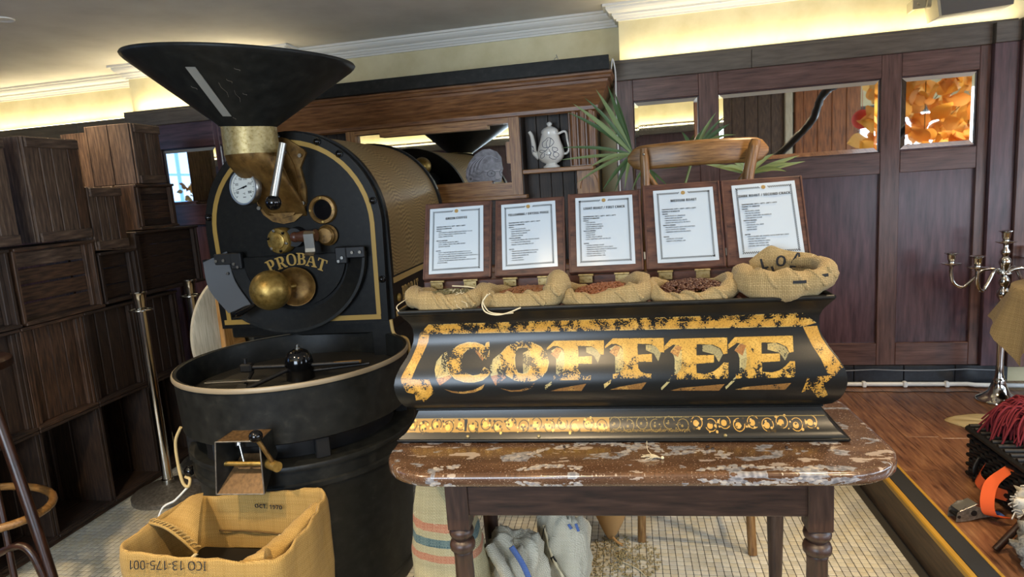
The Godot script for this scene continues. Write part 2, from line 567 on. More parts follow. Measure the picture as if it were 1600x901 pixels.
func finish_lights() -> void:
	for p in pending:
		if p.size() == 5:
			var o := block(p[0], p[1], p[2], p[3], p[3] + 0.008, p[4] - 0.008, p[4] + 0.008, M.cove_glow, self, 0.0)
			tag(o, ["warm strip light in the cove above the stacked crates at far left", "warm strip light in the cove just left of the hopper", "long warm strip light in the cove above the row of mirrors"][0 if p[1] < -5 else 1 if p[1] < -3 else 2], "strip light")
		else:
			var d: Vector3 = p[0]
			var labels := ["small recessed ceiling downlight at the top left corner", "recessed downlight behind and left of the viewer", "recessed downlight just behind the viewer", "recessed downlight behind and right of the viewer", "recessed downlight over the right end of the platform", "recessed downlight over the bar stool", "recessed downlight above the wooden chair and table"]
			var t := thing("downlight", labels[p[1]], "downlight", d)
			var st := S()
			lathe(st, V("0.034,-0.001 0.05,-0.006 0.052,-0.001 0.052,0.004 0.034,0.004"), 24)
			obj("bezel", st, M.white_paint, t)
			st = S()
			lathe(st, V("0.001,0.0 0.034,0.0 0.034,0.002 0.001,0.002"), 24)
			obj("lens", st, M.lamp_glow, t)

func room() -> void:
	# ---- floor of small white tiles, laid at the angle of the step
	var fl := structure("floor", Vector3.ZERO, 2.2)
	block("grout_bed", -6.2, 6.2, -0.12, -0.0015, -5.2, 2.4, M.grout, fl, 0.0)
	var tm := []
	for i in 5:
		tm.append(tri_tex(mat("tile_%d" % i, [Color("d3ceba"), Color("cbc6b3"), Color("dad5c3"), Color("d0c8af"), Color("c6c3b6")][i], 0.34), noise_tex([Color("d9d9d9"), Color.WHITE], 0.02, 60 + i, 128), Vector3.ONE * 6.0))
	var tile := S()
	box(tile, Vector3.ZERO, Vector3(0.0262, 0.006, 0.0262), 0.0012)
	var tiles := []
	for i in 5: tiles.append(null)
	var pitch := 0.0286
	rng.seed = 7
	var near := []
	var far := []
	for i in range(-125, 36):
		for j in range(-160, -36):
			var p := Vector3((i + 0.5) * pitch, -0.003, (j + 0.5) * pitch)
			if p.x > 1.0 or (p.x < -2.9 and p.z < -1.0 and p.x < -3.6): continue
			if p.x > -0.12 and p.x < 0.98 and p.z < -2.36: near.append(p)
			else: far.append(p)
	near.sort_custom(func(a, b): return a.z > b.z if not is_equal_approx(a.z, b.z) else a.x < b.x)
	var mesh_by := []
	for k in 5:
		var st := S()
		box(st, Vector3.ZERO, Vector3(0.0262, 0.006, 0.0262), 0.0012)
		mesh_by.append(finish(st, tm[k]))
	for n in near.size():
		if n < 300:
			put("tile", mesh_by[rng.randi() % 5], fl, near[n] + Vector3(0, rng.randf_range(-0.0004, 0.0004), 0), Basis(Vector3.UP, rng.randf_range(-0.012, 0.012)))
		else: far.append(near[n])
	for k in 5:
		var mm := MultiMesh.new()
		mm.transform_format = MultiMesh.TRANSFORM_3D
		mm.mesh = mesh_by[k]
		var mine := []
		for n in far.size():
			if (n * 7 + n / 13 + n / 5 * 3) % 5 == k: mine.append(far[n])
		mm.instance_count = mine.size()
		for n in mine.size():
			mm.set_instance_transform(n, Transform3D(Basis(Vector3.UP, rng.randf_range(-0.012, 0.012)), mine[n] + Vector3(0, rng.randf_range(-0.0004, 0.0004), 0)))
		var mi := MultiMeshInstance3D.new()
		mi.name = "tile_field"
		mi.multimesh = mm
		mi.set_meta("kind", "stuff")
		fl.add_child(mi, true)

	# ---- raised platform of boards with a nosed step
	var pf := structure("floor_platform", Vector3(0.925, 0, -2.9), 2.2)
	block("core", 0.012, 3.8, -0.1, 0.168, -1.6, 4.6, M.riser_wood_z, pf, 0.0)
	block("riser", 0.0, 0.012, 0.0, 0.176, -1.5, 4.5, M.riser_wood_z, pf, 0.001)
	var widths := 0.152
	rng.seed = 21
	for i in 24:
		var x := 0.098 + i * widths
		var z := -1.6 - rng.randf() * 0.7
		while z < 4.5:
			var ln := rng.randf_range(0.85, 1.35)
			if z + ln > -1.55:
				block("floorboard", x + 0.0006, x + widths - 0.0006, 0.166, 0.18, maxf(z, -1.58) + 0.0006, minf(z + ln, 4.55) - 0.0006, M.floor_wood_z, pf, 0.001)
			z += ln
	block("nosing_edge", -0.006, 0.018, 0.158, 0.183, -1.56, 4.5, M.yellow_edge, pf, 0.004)
	block("tread_strip", 0.018, 0.086, 0.166, 0.182, -1.56, 4.5, M.tread_black, pf, 0.001)
	block("tread_edge", 0.086, 0.098, 0.166, 0.183, -1.56, 4.5, M.yellow_edge, pf, 0.001)

	# ---- ceiling
	var ce := structure("ceiling")
	block("ceiling_slab", -5.9, 4.8, 2.53, 2.66, -4.9, 1.9, M.ceiling_paint, ce, 0.0)

	# ---- back wall: stepped plaster, crown moulding, panelling
	var wb := structure("wall_back")
	block("plaster", -5.9, -3.64, -0.1, 2.53, -4.75, -4.45, M.plaster, wb, 0.0)
	block("plaster", -3.64, -2.41, -0.1, 2.53, -4.75, -4.19, M.plaster, wb, 0.0)
	block("plaster", -2.41, -0.162, -0.1, 2.53, -4.75, -4.35, M.plaster, wb, 0.0)
	block("plaster", -0.162, 4.8, -0.1, 2.53, -4.75, -4.20, M.plaster, wb, 0.0)
	var tr := structure("trim_1")
	crown(tr, V("-5.6,-4.45 -3.64,-4.45 -3.64,-4.19 -2.41,-4.19 -2.41,-4.35 -0.162,-4.35 -0.162,-4.20 4.5,-4.20"))

	# W4 panelling (right), front of the stiles at z -4.11
	var zf := -4.11
	var rows := [["mahogany_x", 0.306, 0.44, 0.0], ["mahogany_x", 1.43, 1.55, 0.0], ["mahogany_x", 1.955, 2.08, 0.0]]
	for r in rows:
		for c in [[-0.09, 0.29], [0.40, 1.272], [1.374, 1.756]]:
			block("rail", c[0], c[1], r[1], r[2], zf - 0.05, zf, M[r[0]], wb, 0.003)
	for c in [[-0.2, -0.09], [0.29, 0.40], [1.272, 1.374], [1.756, 1.81]]:
		block("stile", c[0], c[1], 0.306, 2.08, zf - 0.05, zf, M.mahogany_y, wb, 0.003)
	for c in [[-0.09, 0.29], [0.40, 1.272], [1.374, 1.756]]:
		block("panel", c[0] - 0.005, c[1] + 0.005, 0.435, 1.435, zf - 0.06, zf - 0.022, M.panel_wood_y, wb, 0.0)
		block("backing", c[0] - 0.005, c[1] + 0.005, 1.545, 1.96, zf - 0.06, zf - 0.03, M.panel_wood_y, wb, 0.0)
	block("pilaster", 1.81, 1.93, 0.306, 2.08, zf - 0.05, zf + 0.03, M.panel_wood_y, wb, 0.003)
	block("return_panel", 1.93, 4.5, 0.306, 2.08, zf - 0.05, zf + 0.055, M.mahogany_y, wb, 0.003)
	block("top_rail", -0.2, 0.585, 2.08, 2.185, -4.20, zf + 0.008, M.rail_wood_x, wb, 0.003)
	block("top_rail", 0.586, 1.81, 2.08, 2.185, -4.20, zf + 0.008, M.rail_wood_x, wb, 0.003)
	block("top_rail", 1.81, 1.93, 2.08, 2.185, -4.20, zf + 0.036, M.rail_wood_x, wb, 0.003)
	block("top_rail", 1.93, 4.5, 2.08, 2.195, -4.20, zf + 0.062, M.rail_wood_x, wb, 0.003)
	block("cove_lip", -0.2, 1.93, 2.184, 2.2, -4.122, -4.112, M.rail_wood_x, wb, 0.001)
	for i in 8:
		block("baseboard_tile", -0.2 + i * 0.27, 0.068 + i * 0.27, 0.16, 0.306, -4.18, -4.098, M.black_tile, wb, 0.003)
	# W2 and W1 panelling (left, behind the crates)
	zf = -4.10
	for c in [[-3.64, -3.39], [-2.95, -2.91], [-2.5, -2.41]]:
		block("stile", c[0], c[1], 0.1, 2.09, -4.19, zf, M.panel_wood_y, wb, 0.003)
	for c in [[-3.39, -2.95], [-2.91, -2.5]]:
		block("rail", c[0], c[1], 1.92, 2.09, -4.19, zf, M.panel_wood_x, wb, 0.003)
		block("rail", c[0], c[1], 1.38, 1.52, -4.19, zf, M.panel_wood_x, wb, 0.003)
		block("panel", c[0], c[1], 0.1, 1.38, -4.19, zf - 0.02, M.panel_wood_y, wb, 0.0)
		block("backing", c[0], c[1], 1.52, 1.92, -4.19, zf - 0.03, M.panel_wood_y, wb, 0.0)
	block("top_rail", -3.64, -2.41, 2.09, 2.185, -4.19, zf + 0.008, M.rail_wood_x, wb, 0.003)
	block("cove_lip", -3.64, -2.41, 2.184, 2.2, -4.106, -4.096, M.rail_wood_x, wb, 0.001)
	zf = -4.36
	for c in [[-5.6, -5.3], [-4.86, -4.32], [-3.86, -3.64]]:
		block("stile", c[0], c[1], 0.1, 2.1, -4.45, zf, M.panel_wood_y, wb, 0.003)
	for c in [[-5.3, -4.86], [-4.32, -3.86]]:
		block("rail", c[0], c[1], 1.97, 2.1, -4.45, zf, M.panel_wood_x, wb, 0.003)
		block("rail", c[0], c[1], 1.4, 1.55, -4.45, zf, M.panel_wood_x, wb, 0.003)
		block("panel", c[0], c[1], 0.1, 1.97, -4.45, zf - 0.03, M.panel_wood_y, wb, 0.0)
	block("top_rail", -5.6, -4.3, 2.1, 2.205, -4.45, zf + 0.008, M.rail_wood_x, wb, 0.003)
	block("top_rail", -4.3, -3.64, 2.1, 2.205, -4.45, zf + 0.008, M.rail_wood_x, wb, 0.003)
	# mirrors
	mirror("square mirror with a cut edge behind the palm and wooden chair", -0.085, 0.285, 1.555, 1.95, -4.128)
	mirror("wide mirror in the middle of the red panelling, showing a dark branch", 0.405, 1.267, 1.555, 1.95, -4.128)
	mirror("square mirror at right end of panelling filled with orange leaves", 1.379, 1.751, 1.56, 1.95, -4.128)
	mirror("mirror behind the topmost crate, left of the roaster hopper, with blue light", -3.385, -2.955, 1.525, 1.915, -4.118)
	mirror("narrow mirror beside the hopper neck reflecting pale plaster", -2.905, -2.505, 1.525, 1.915, -4.118)
	mirror("small mirror between the tall planked crate and the topmost crate", -4.315, -3.865, 1.555, 1.965, -4.378)

	# ---- the rest of the room, out of the frame
	var wl := structure("wall_left")
	block("lower_wall", -5.9, -5.6, -0.1, 1.25, -4.75, 1.9, M.panel_wood_z, wl, 0.0)
	block("upper_wall", -5.9, -5.6, 2.25, 2.53, -4.75, 1.9, M.plaster, wl, 0.0)
	block("pier", -5.9, -5.6, 1.25, 2.25, -4.75, -1.8, M.panel_wood_y, wl, 0.0)
	block("pier", -5.9, -5.6, 1.25, 2.25, 0.0, 1.9, M.panel_wood_y, wl, 0.0)
	window("window_1", Vector3(-5.7, 1.75, -0.9), Vector2(1.8, 1.0), 90.0, 5, 3)
	var wr := structure("wall_right")
	block("lower_wall", 4.5, 4.8, -0.1, 0.8, -4.75, 1.9, M.mahogany_z, wr, 0.0)
	block("upper_wall", 4.5, 4.8, 2.2, 2.53, -4.75, 1.9, M.plaster, wr, 0.0)
	block("pier", 4.5, 4.8, 0.8, 2.2, -4.75, -2.9, M.mahogany_y, wr, 0.0)
	block("pier", 4.5, 4.8, 0.8, 2.2, 0.5, 1.9, M.mahogany_y, wr, 0.0)
	window("window_2", Vector3(4.6, 1.5, -1.2), Vector2(3.4, 1.4), 90.0, 4, 2)
	var wf := structure("wall_front")
	block("lower_wall", -5.9, 4.8, -0.1, 0.85, 1.6, 1.9, M.mahogany_x, wf, 0.0)
	block("upper_wall", -5.9, 4.8, 2.25, 2.53, 1.6, 1.9, M.plaster, wf, 0.0)
	for c in [[-5.9, -2.0], [-0.3, 2.75], [4.45, 4.8]]:
		block("pier", c[0], c[1], 0.85, 2.25, 1.6, 1.9, M.panel_wood_y, wf, 0.0)
	block("lintel", -5.9, 4.8, 2.15, 2.25, 1.6, 1.9, M.rail_wood_x, wf, 0.0)
	block("top_rail", -5.6, 4.5, 2.1, 2.2, 1.5, 1.6, M.rail_wood_x, wf, 0.003)
	rng.seed = 5
	for i in 9:
		var warm := i > 4
		var x0 := 0.95 + i * 0.17 if not warm else 2.04 + (i - 5) * 0.18
		block("plank", x0, x0 + (0.165 if not warm else 0.175), 0.0, 2.53, 1.44, 1.49, M.plank_warm_y if warm else M.crate_grey_y, wf, 0.006)
	for x in [1.80, 1.93]:
		block("frame_post", x, x + 0.10, 0.0, 2.53, 1.40, 1.49, M.plank_warm_y if x > 1.9 else M.pale_wood_y, wf, 0.01)
	window("window_3", Vector3(-1.15, 1.5, 1.7), Vector2(1.7, 1.3), 0.0, 3, 2)
	window("window_4", Vector3(3.6, 1.5, 1.7), Vector2(1.7, 1.3), 0.0, 2, 2)
	cove_light_front()

func cove_light_front() -> void:
	var o := block("cove_strip", -5.5, 0.9, 2.205, 2.213, 1.542, 1.558, M.cove_glow, self, 0.0)
	tag(o, "warm strip light in the cove behind the viewer, seen in the mirrors", "strip light")
	var l := AreaLight3D.new()
	l.name = "cove_front_lamp"
	l.area_size = Vector2(6.4, 0.015)
	l.light_color = Color(1.0, 0.93, 0.77)
	l.light_energy = 2.2
	l.area_range = 12.0
	l.shadow_enabled = true
	add_child(l, true)
	l.look_at_from_position(Vector3(-2.3, 2.216, 1.55), Vector3(-2.3, 3.2, 1.45), Vector3(0, 0, 1))

func window(called: String, at: Vector3, size: Vector2, turn: float, nx: int, ny: int) -> void:
	var w := structure(called, at, turn)
	var h := size / 2
	for s in [-1, 1]:
		block("frame", s * h.x - 0.035, s * h.x + 0.035, -h.y - 0.035, h.y + 0.035, -0.04, 0.04, M.mahogany_y, w, 0.004)
		block("frame", -h.x, h.x, s * h.y - 0.035, s * h.y + 0.035, -0.04, 0.04, M.mahogany_x, w, 0.004)
	for i in range(1, nx): block("glazing_bar", -h.x + size.x * i / nx - 0.012, -h.x + size.x * i / nx + 0.012, -h.y, h.y, -0.02, 0.02, M.mahogany_y, w, 0.003)
	for i in range(1, ny): block("glazing_bar", -h.x, h.x, -h.y + size.y * i / ny - 0.012, -h.y + size.y * i / ny + 0.012, -0.02, 0.02, M.mahogany_x, w, 0.003)

func mirror(label: String, x0: float, x1: float, y0: float, y1: float, z: float) -> void:
	var t := thing("mirror", label, "mirror", Vector3((x0 + x1) / 2, y0, z))
	var hx := (x1 - x0) / 2; var h := y1 - y0; var b := 0.024
	var st := S()
	box(st, Vector3(0, h / 2, -0.002), Vector3(2 * hx - 2 * b, h - 2 * b, 0.006))
	obj("glass", st, M.mirror_glass, t)
	st = S()
	var o := [Vector3(-hx, 0, -0.003), Vector3(hx, 0, -0.003), Vector3(hx, h, -0.003), Vector3(-hx, h, -0.003)]
	var n := [Vector3(-hx + b, b, 0.001), Vector3(hx - b, b, 0.001), Vector3(hx - b, h - b, 0.001), Vector3(-hx + b, h - b, 0.001)]
	for i in 4:
		quad(st, o[i], o[(i + 1) % 4], n[(i + 1) % 4], n[i])
		quad(st, o[i] - Vector3(0, 0, 0.002), n[i] - Vector3(0, 0, 0.002), n[(i + 1) % 4] - Vector3(0, 0, 0.002), o[(i + 1) % 4] - Vector3(0, 0, 0.002))
	obj("bevel", st, M.mirror_glass, t)

func crown(parent: Node, line: Array) -> void:
	# stepped plaster cornice: offset from the wall, height
	var prof := V("0.0,2.44 0.012,2.44 0.012,2.452 0.024,2.452 0.03,2.466 0.036,2.470 0.036,2.482 0.05,2.482 0.062,2.492 0.07,2.504 0.07,2.516 0.088,2.516 0.088,2.53 0.0,2.53")
	var n := line.size()
	var dirs := []
	for i in n - 1: dirs.append((line[i + 1] - line[i]).normalized())
	for i in n - 1:
		var st := S()
		var rings := []
		for e in 2:
			var k := i + e
			var q := PackedVector3Array()
			for p in prof:
				var d: Vector2 = dirs[i]
				var nrm := Vector2(-d.y, d.x)          # towards the room
				var at: Vector2 = line[k] + nrm * p.x
				var other := -1
				if e == 0 and i > 0: other = i - 1
				if e == 1 and i < n - 2: other = i + 1
				if other >= 0:
					var od: Vector2 = dirs[other]
					at = line[k] + (nrm + Vector2(-od.y, od.x)) * p.x
				q.append(Vector3(at.x, p.y, at.y))
			rings.append(q)
		var c := Vector3.ZERO
		for j in prof.size():
			var j2 := (j + 1) % prof.size()
			st.set_smooth_group(FLAT)
			quad(st, rings[0][j], rings[0][j2], rings[1][j2], rings[1][j])
		obj("moulding", st, M.white_paint, parent)

# ---------------------------------------------------------------- crates stacked along the left
const CX := Vector3(-2.746, 0, -2.23)
func crate_at(called: String, label: String, z0: float, y0: float, back := 0.0) -> Node3D:
	var ux := Basis(Vector3.UP, deg_to_rad(92.4)).x
	var t := thing(called, label, "crate", CX + ux * (-2.23 - z0) / 0.999 + Vector3(-back, y0, 0), 92.4, "dark wooden crates stacked along the left side")
	return t

func planks(t: Node3D, called: String, n: int, x0: float, x1: float, y0: float, y1: float, z0: float, z1: float, vertical: bool, m: String, gap := 0.004) -> void:
	var a := x0 if vertical else y0
	var b := x1 if vertical else y1
	var cuts := [a]
	for i in range(1, n): cuts.append(a + (b - a) * (i + rng.randf_range(-0.12, 0.12)) / n)
	cuts.append(b)
	for i in n:
		var zz := rng.randf_range(-0.003, 0.003)
		var tone: String = m if rng.randf() < 0.6 else (["crate_wood", "crate_grey", "crate_dark"][rng.randi() % 3] if m != "crate_dark" else "crate_dark")
		if vertical: block(called, cuts[i] + gap / 2, cuts[i + 1] - gap / 2, y0, y1, z0 + zz, z1 + zz, M[tone + "_y"], t, 0.003)
		else: block(called, x0, x1, cuts[i] + gap / 2, cuts[i + 1] - gap / 2, z0 + zz, z1 + zz, M[tone + "_x"], t, 0.003)

# an open box lying on its side: the mouth faces the room (+z)
func open_crate(label: String, z0: float, z1: float, y0: float, y1: float, deep: float, inset: float, m: String, vertical := true, n := 4, gap := 0.004, back := 0.0) -> Node3D:
	var w := z0 - z1; var h := y1 - y0
	var t := crate_at("crate", label, z0, y0, back)
	planks(t, "plank", n, 0.016, w - 0.016, 0.016, h - 0.016, -inset - 0.014, -inset, vertical, m, gap)
	var k := 2 if deep > 0.2 else 1
	for s in 2:
		var x := 0.0 if s == 0 else w - 0.016
		var y := 0.0 if s == 0 else h - 0.016
		for i in k:
			var za := -deep * (i + 1) / k + (0.012 if deep > 0.2 else 0.0); var zb := -deep * i / k
			block("side_board", x, x + 0.016, 0.0, h, za, zb, M[m + "_y"], t, 0.002)
			block("end_board", 0.016, w - 0.016, y, y + 0.016, za, zb, M[m + "_x"], t, 0.002)
		block("corner_batten", x + (0.016 if s == 0 else -0.022), x + (0.038 if s == 0 else 0.0), 0.016, h - 0.016, -inset + 0.004, -inset + 0.026, M[m + "_y"], t, 0.003)
		block("edge_batten", 0.0, w, y + (-0.001 if s == 0 else 0.003), y + 0.013 + (0.0 if s == 0 else 0.004), -0.006, 0.012, M[m + "_x"], t, 0.003)
	return t

# an upright crate showing a closed side of vertical planks between two battens
func shut_crate(label: String, z0: float, z1: float, y0: float, y1: float, deep: float, m: String, n := 4, back := 0.0, vertical := true) -> Node3D:
	var w := z0 - z1; var h := y1 - y0
	var t := crate_at("crate", label, z0, y0, back)
	planks(t, "plank", n, 0.0, w, 0.0, h, -0.014, 0.0, vertical, m)
	planks(t, "plank", n, 0.0, w, 0.0, h, -deep, -deep + 0.014, vertical, m)
	for s in 2:
		var x := 0.0 if s == 0 else w
		var o := (0.007 if s == 0 else -0.007)
		for i in 2: block("side_plank", x + o - 0.007, x + o + 0.007, 0.0, h, -deep + 0.016 + (deep - 0.032) * i / 2 + 0.002, -deep + 0.016 + (deep - 0.032) * (i + 1) / 2 - 0.002, M[m + "_y"], t, 0.002)
		block("batten", 0.008, w - 0.008, (0.0 if s == 0 else h - 0.05), (0.045 if s == 0 else h - 0.005), 0.001, 0.014, M[m + "_x"], t, 0.003)
	block("floor_board", 0.014, w - 0.014, 0.0, 0.014, -deep + 0.015, -0.015, M[m + "_x"], t, 0.0)
	return t

func crates() -> void:
	rng.seed = 101
	var low := ["open crate on the floor behind the dark stool leg", "open crate on the floor, second along from the stool", "open crate on the floor left of the front stanchion base", "open crate on the floor just behind the front stanchion pole", "open crate on the floor behind the rear stanchion"]
	var mid := ["planked crate of the second tier nearest the viewer", "planked crate of the second tier above the stool hoop", "planked crate of the second tier left of the front stanchion", "planked crate of the second tier behind the front stanchion", "planked crate of the second tier beside the pale round board"]
	for i in 5:
		var z := -1.604 - 0.3465 * i
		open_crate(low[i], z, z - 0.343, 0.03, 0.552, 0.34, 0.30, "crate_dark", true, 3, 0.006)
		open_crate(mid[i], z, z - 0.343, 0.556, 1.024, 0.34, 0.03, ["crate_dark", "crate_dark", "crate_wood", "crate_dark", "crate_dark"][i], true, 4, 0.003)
	# runner boards on the floor under the bottom tier, with the tiles showing between them
	for i in 3:
		var ux := Basis(Vector3.UP, deg_to_rad(92.4))
		var p := CX + ux.x * 0.28 + ux.z * (-0.05 - i * 0.115)
		var o := put("runner_board", finish(_slab(Vector3(1.86, 0.024, 0.085)), M.crate_wood_x), self, p + Vector3(0, 0.013, 0), ux)
		tag(o, ["dark runner board on the tiles at the front edge under the crates", "dark runner board in the middle under the bottom tier of crates", "dark runner board at the back under the bottom tier of crates"][i], "board")
	# third tier
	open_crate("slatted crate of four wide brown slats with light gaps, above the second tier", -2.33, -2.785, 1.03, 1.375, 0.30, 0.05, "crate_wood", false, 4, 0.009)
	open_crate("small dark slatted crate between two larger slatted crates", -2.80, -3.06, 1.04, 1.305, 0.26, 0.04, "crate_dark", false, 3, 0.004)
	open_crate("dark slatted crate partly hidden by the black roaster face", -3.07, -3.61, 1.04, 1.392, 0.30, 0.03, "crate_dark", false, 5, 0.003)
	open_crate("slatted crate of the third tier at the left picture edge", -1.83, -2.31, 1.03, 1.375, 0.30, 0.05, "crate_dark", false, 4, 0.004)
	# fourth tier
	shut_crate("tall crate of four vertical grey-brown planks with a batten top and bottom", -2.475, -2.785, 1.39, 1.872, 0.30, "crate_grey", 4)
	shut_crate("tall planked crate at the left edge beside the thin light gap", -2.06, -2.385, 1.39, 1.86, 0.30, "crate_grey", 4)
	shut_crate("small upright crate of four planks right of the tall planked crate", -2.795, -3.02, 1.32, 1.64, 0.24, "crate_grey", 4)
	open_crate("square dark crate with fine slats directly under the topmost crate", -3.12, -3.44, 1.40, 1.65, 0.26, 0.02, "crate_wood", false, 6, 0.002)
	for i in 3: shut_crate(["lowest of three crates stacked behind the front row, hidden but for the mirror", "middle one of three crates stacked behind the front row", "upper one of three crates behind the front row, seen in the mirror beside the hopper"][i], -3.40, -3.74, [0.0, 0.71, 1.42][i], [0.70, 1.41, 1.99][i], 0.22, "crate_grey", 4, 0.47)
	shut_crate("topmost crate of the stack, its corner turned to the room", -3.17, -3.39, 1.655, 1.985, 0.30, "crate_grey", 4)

func _slab(s: Vector3, bev := 0.003) -> SurfaceTool:
	var st := S()
	box(st, Vector3.ZERO, s, bev)
	return st

# ---------------------------------------------------------------- carved back-bar cabinet
func cabinet() -> void:
	var t := thing("bar_cabinet", "carved brown wooden back bar with cornice, framed mirror and open niche", "cabinet", Vector3(-1.327, 0, -4.1))
	var ox := 1.327; var oz := 4.1
	var B := func(called: String, x0: float, x1: float, y0: float, y1: float, z0: float, z1: float, m: Material, bev := 0.003) -> MeshInstance3D:
		return block(called, x0 + ox, x1 + ox, y0, y1, z0 + oz, z1 + oz, m, t, bev)
	B.call("base_cabinet", -2.42, -0.25, 0.0, 0.98, -4.33, -3.92, M.cornice_wood_y)
	B.call("counter_board", -2.44, -0.23, 0.98, 1.02, -4.34, -3.88, M.cornice_wood_x, 0.006)
	B.call("back_board", -2.36, -0.31, 1.02, 2.08, -4.34, -4.12, M.niche_wood_y, 0.0)
	for side in 2:
		var n := 0
		for k in 4:      # planks at the back of the niches
			var xa := (-0.76 if side == 0 else -2.18) + k * 0.074
			B.call("niche_plank", xa + 0.001, xa + 0.073, 1.02, 2.03, -4.125, -4.105 - 0.002 * (k % 2), M.niche_wood_y, 0.002)
	B.call("niche_side", -0.772, -0.756, 1.02, 2.03, -4.12, -3.955, M.niche_wood_y)
	B.call("niche_side", -1.90, -1.884, 1.02, 2.03, -4.12, -3.955, M.niche_wood_y)
	B.call("mirror_back", -1.885, -0.77, 1.44, 1.97, -4.12, -3.992, M.niche_wood_x, 0.0)
	B.call("lower_panel", -1.885, -0.77, 1.02, 1.44, -4.12, -3.98, M.niche_wood_x, 0.0)
	B.call("ledge", -1.92, -0.74, 1.425, 1.447, -4.0, -3.925, M.oak_x)
	B.call("mirror_pane", -1.85, -0.80, 1.50, 1.93, -3.991, -3.985, M.mirror_glass, 0.0)
	B.call("shelf", -0.758, -0.33, 1.568, 1.594, -4.105, -3.925, M.oak_x, 0.004)
	B.call("shelf", -2.30, -1.90, 1.568, 1.594, -4.105, -3.925, M.oak_x, 0.004)
	# stepped mirror frame: four boards cut to the stepped outline
	var xf := Transform3D(Basis(), Vector3(ox, 0, oz))
	var st := S()
	prism(st, V("-1.89,1.957 -1.89,1.447 -1.83,1.447 -1.83,1.957"), -3.982, -3.945, xf); obj("frame_stile", st, M.oak_y, t)
	st = S()
	prism(st, V("-0.83,1.952 -0.83,1.66 -0.83,1.64 -0.852,1.64 -0.852,1.765 -0.83,1.765 -0.83,1.877 -0.764,1.877 -0.764,1.447 -0.83,1.447 -0.83,1.64 -0.764,1.64 -0.764,1.952"), -3.982, -3.945, xf)
	st = S()
	prism(st, V("-0.83,1.447 -0.764,1.447 -0.764,1.952 -0.83,1.952 -0.83,1.768 -0.853,1.768 -0.853,1.64 -0.83,1.64"), -3.982, -3.944, xf); obj("frame_stile", st, M.oak_y, t)
	st = S()
	prism(st, V("-1.83,1.957 -1.83,1.885 -1.662,1.885 -1.662,1.86 -0.964,1.856 -0.964,1.878 -0.83,1.878 -0.83,1.952"), -3.982, -3.946, xf); obj("frame_rail", st, M.oak_x, t)
	st = S()
	prism(st, V("-1.83,1.447 -0.83,1.447 -0.83,1.524 -0.957,1.524 -0.957,1.542 -1.68,1.542 -1.68,1.524 -1.83,1.524"), -3.982, -3.946, xf); obj("frame_rail", st, M.oak_x, t)
	# fluted pilasters with gothic brackets under them
	for side in [0, 1]:
		var px := -0.47 if side == 0 else -2.345
		st = S()
		box(st, Vector3(px + 0.08 + ox, 1.80, -4.03 + oz), Vector3(0.16, 0.42, 0.14), 0.004)
		obj("pilaster", st, M.cornice_wood_y, t)
		for k in 3:
			st = S()
			rod(st, Vector3(px + 0.03 + k * 0.05 + ox, 1.60, -3.962 + oz), Vector3(px + 0.03 + k * 0.05 + ox, 2.01, -3.962 + oz), 0.021, -1.0, 14)
			obj("flute", st, M.cornice_wood_y, t)
		st = S()
		box(st, Vector3(px + 0.095 + ox, 1.30, -4.06 + oz), Vector3(0.13, 0.54, 0.1), 0.003)
		obj("bracket_post", st, M.oak_y, t)
		var arch := []
		for k in 13:
			var a := PI * k / 12
			arch.append(Vector2(px + 0.095 + ox - 0.045 * cos(a), 1.46 + 0.07 * sin(a)))
		var outer := []
		for k in 13:
			var a := PI * k / 12
			outer.append(Vector2(px + 0.095 + ox - 0.064 * cos(a), 1.46 + 0.105 * sin(a)))
		st = S()
		band(st, outer, arch, -4.01 + oz, -3.985 + oz)
		obj("gothic_arch", st, M.oak_y, t)
	B.call("frieze", -2.36, -0.30, 2.01, 2.09, -4.12, -3.965, M.cornice_wood_x)
	B.call("frieze_strip", -1.90, -0.755, 1.953, 2.01, -4.0, -3.97, M.niche_wood_x)
	# projecting cornice: profile swept along the front and round the right end
	var prof := V("0.0,1.905 0.03,1.915 0.034,1.935 0.05,1.95 0.075,1.975 0.105,2.02 0.125,2.055 0.13,2.07 0.15,2.075 0.155,2.088 0.165,2.098 0.165,2.112 0.0,2.112")
	st = S()
	var path := [Vector2(-2.36, -4.3), Vector2(-2.36, -3.955), Vector2(-0.31, -3.955), Vector2(-0.31, -4.3)]
	var mit := [Vector2(-1, 0), Vector2(-1, 1), Vector2(1, 1), Vector2(1, 0)]
	for i in 3:
		for j in prof.size():
			var a: Vector2 = prof[j]; var b: Vector2 = prof[(j + 1) % prof.size()]
			var q := []
			for w in [[i, a], [i, b], [i + 1, b], [i + 1, a]]:
				var e: Vector2 = path[w[0]] + mit[w[0]] * w[1].x * (0.7 if true else 1.0)
				q.append(Vector3(e.x + ox, w[1].y, e.y + oz))
			quad(st, q[0], q[1], q[2], q[3])
	obj("cornice", st, M.cornice_wood_x, t)
	B.call("top_board", -2.475, -0.205, 2.108, 2.186, -4.34, -3.80, M.black_satin, 0.003)
	B.call("cable_hook", -0.236, -0.224, 2.186, 2.2, -3.98, -3.97, M.cable_grey, 0.0)
	# print of a face, a flat cut-out tucked into the mirror frame
	portrait(Vector3(-0.995, 1.532, -3.9835))
	# teapot on the niche shelf
	coffee_pot(Vector3(-0.588, 1.594, -4.0))
	var wire := S()
	tube(wire, curve(V3("-0.52,2.186,-3.86 -0.515,2.205,-3.86 -0.503,2.21,-3.86 -0.505,2.225,-3.86 -0.497,2.2,-3.86 -0.499,2.187,-3.86"), 5), 0.0016, 6)
	tag(obj("wire_end", wire, M.cable_grey), "thin bent wire end sticking up from the black cabinet top", "wire")
	wire = S()
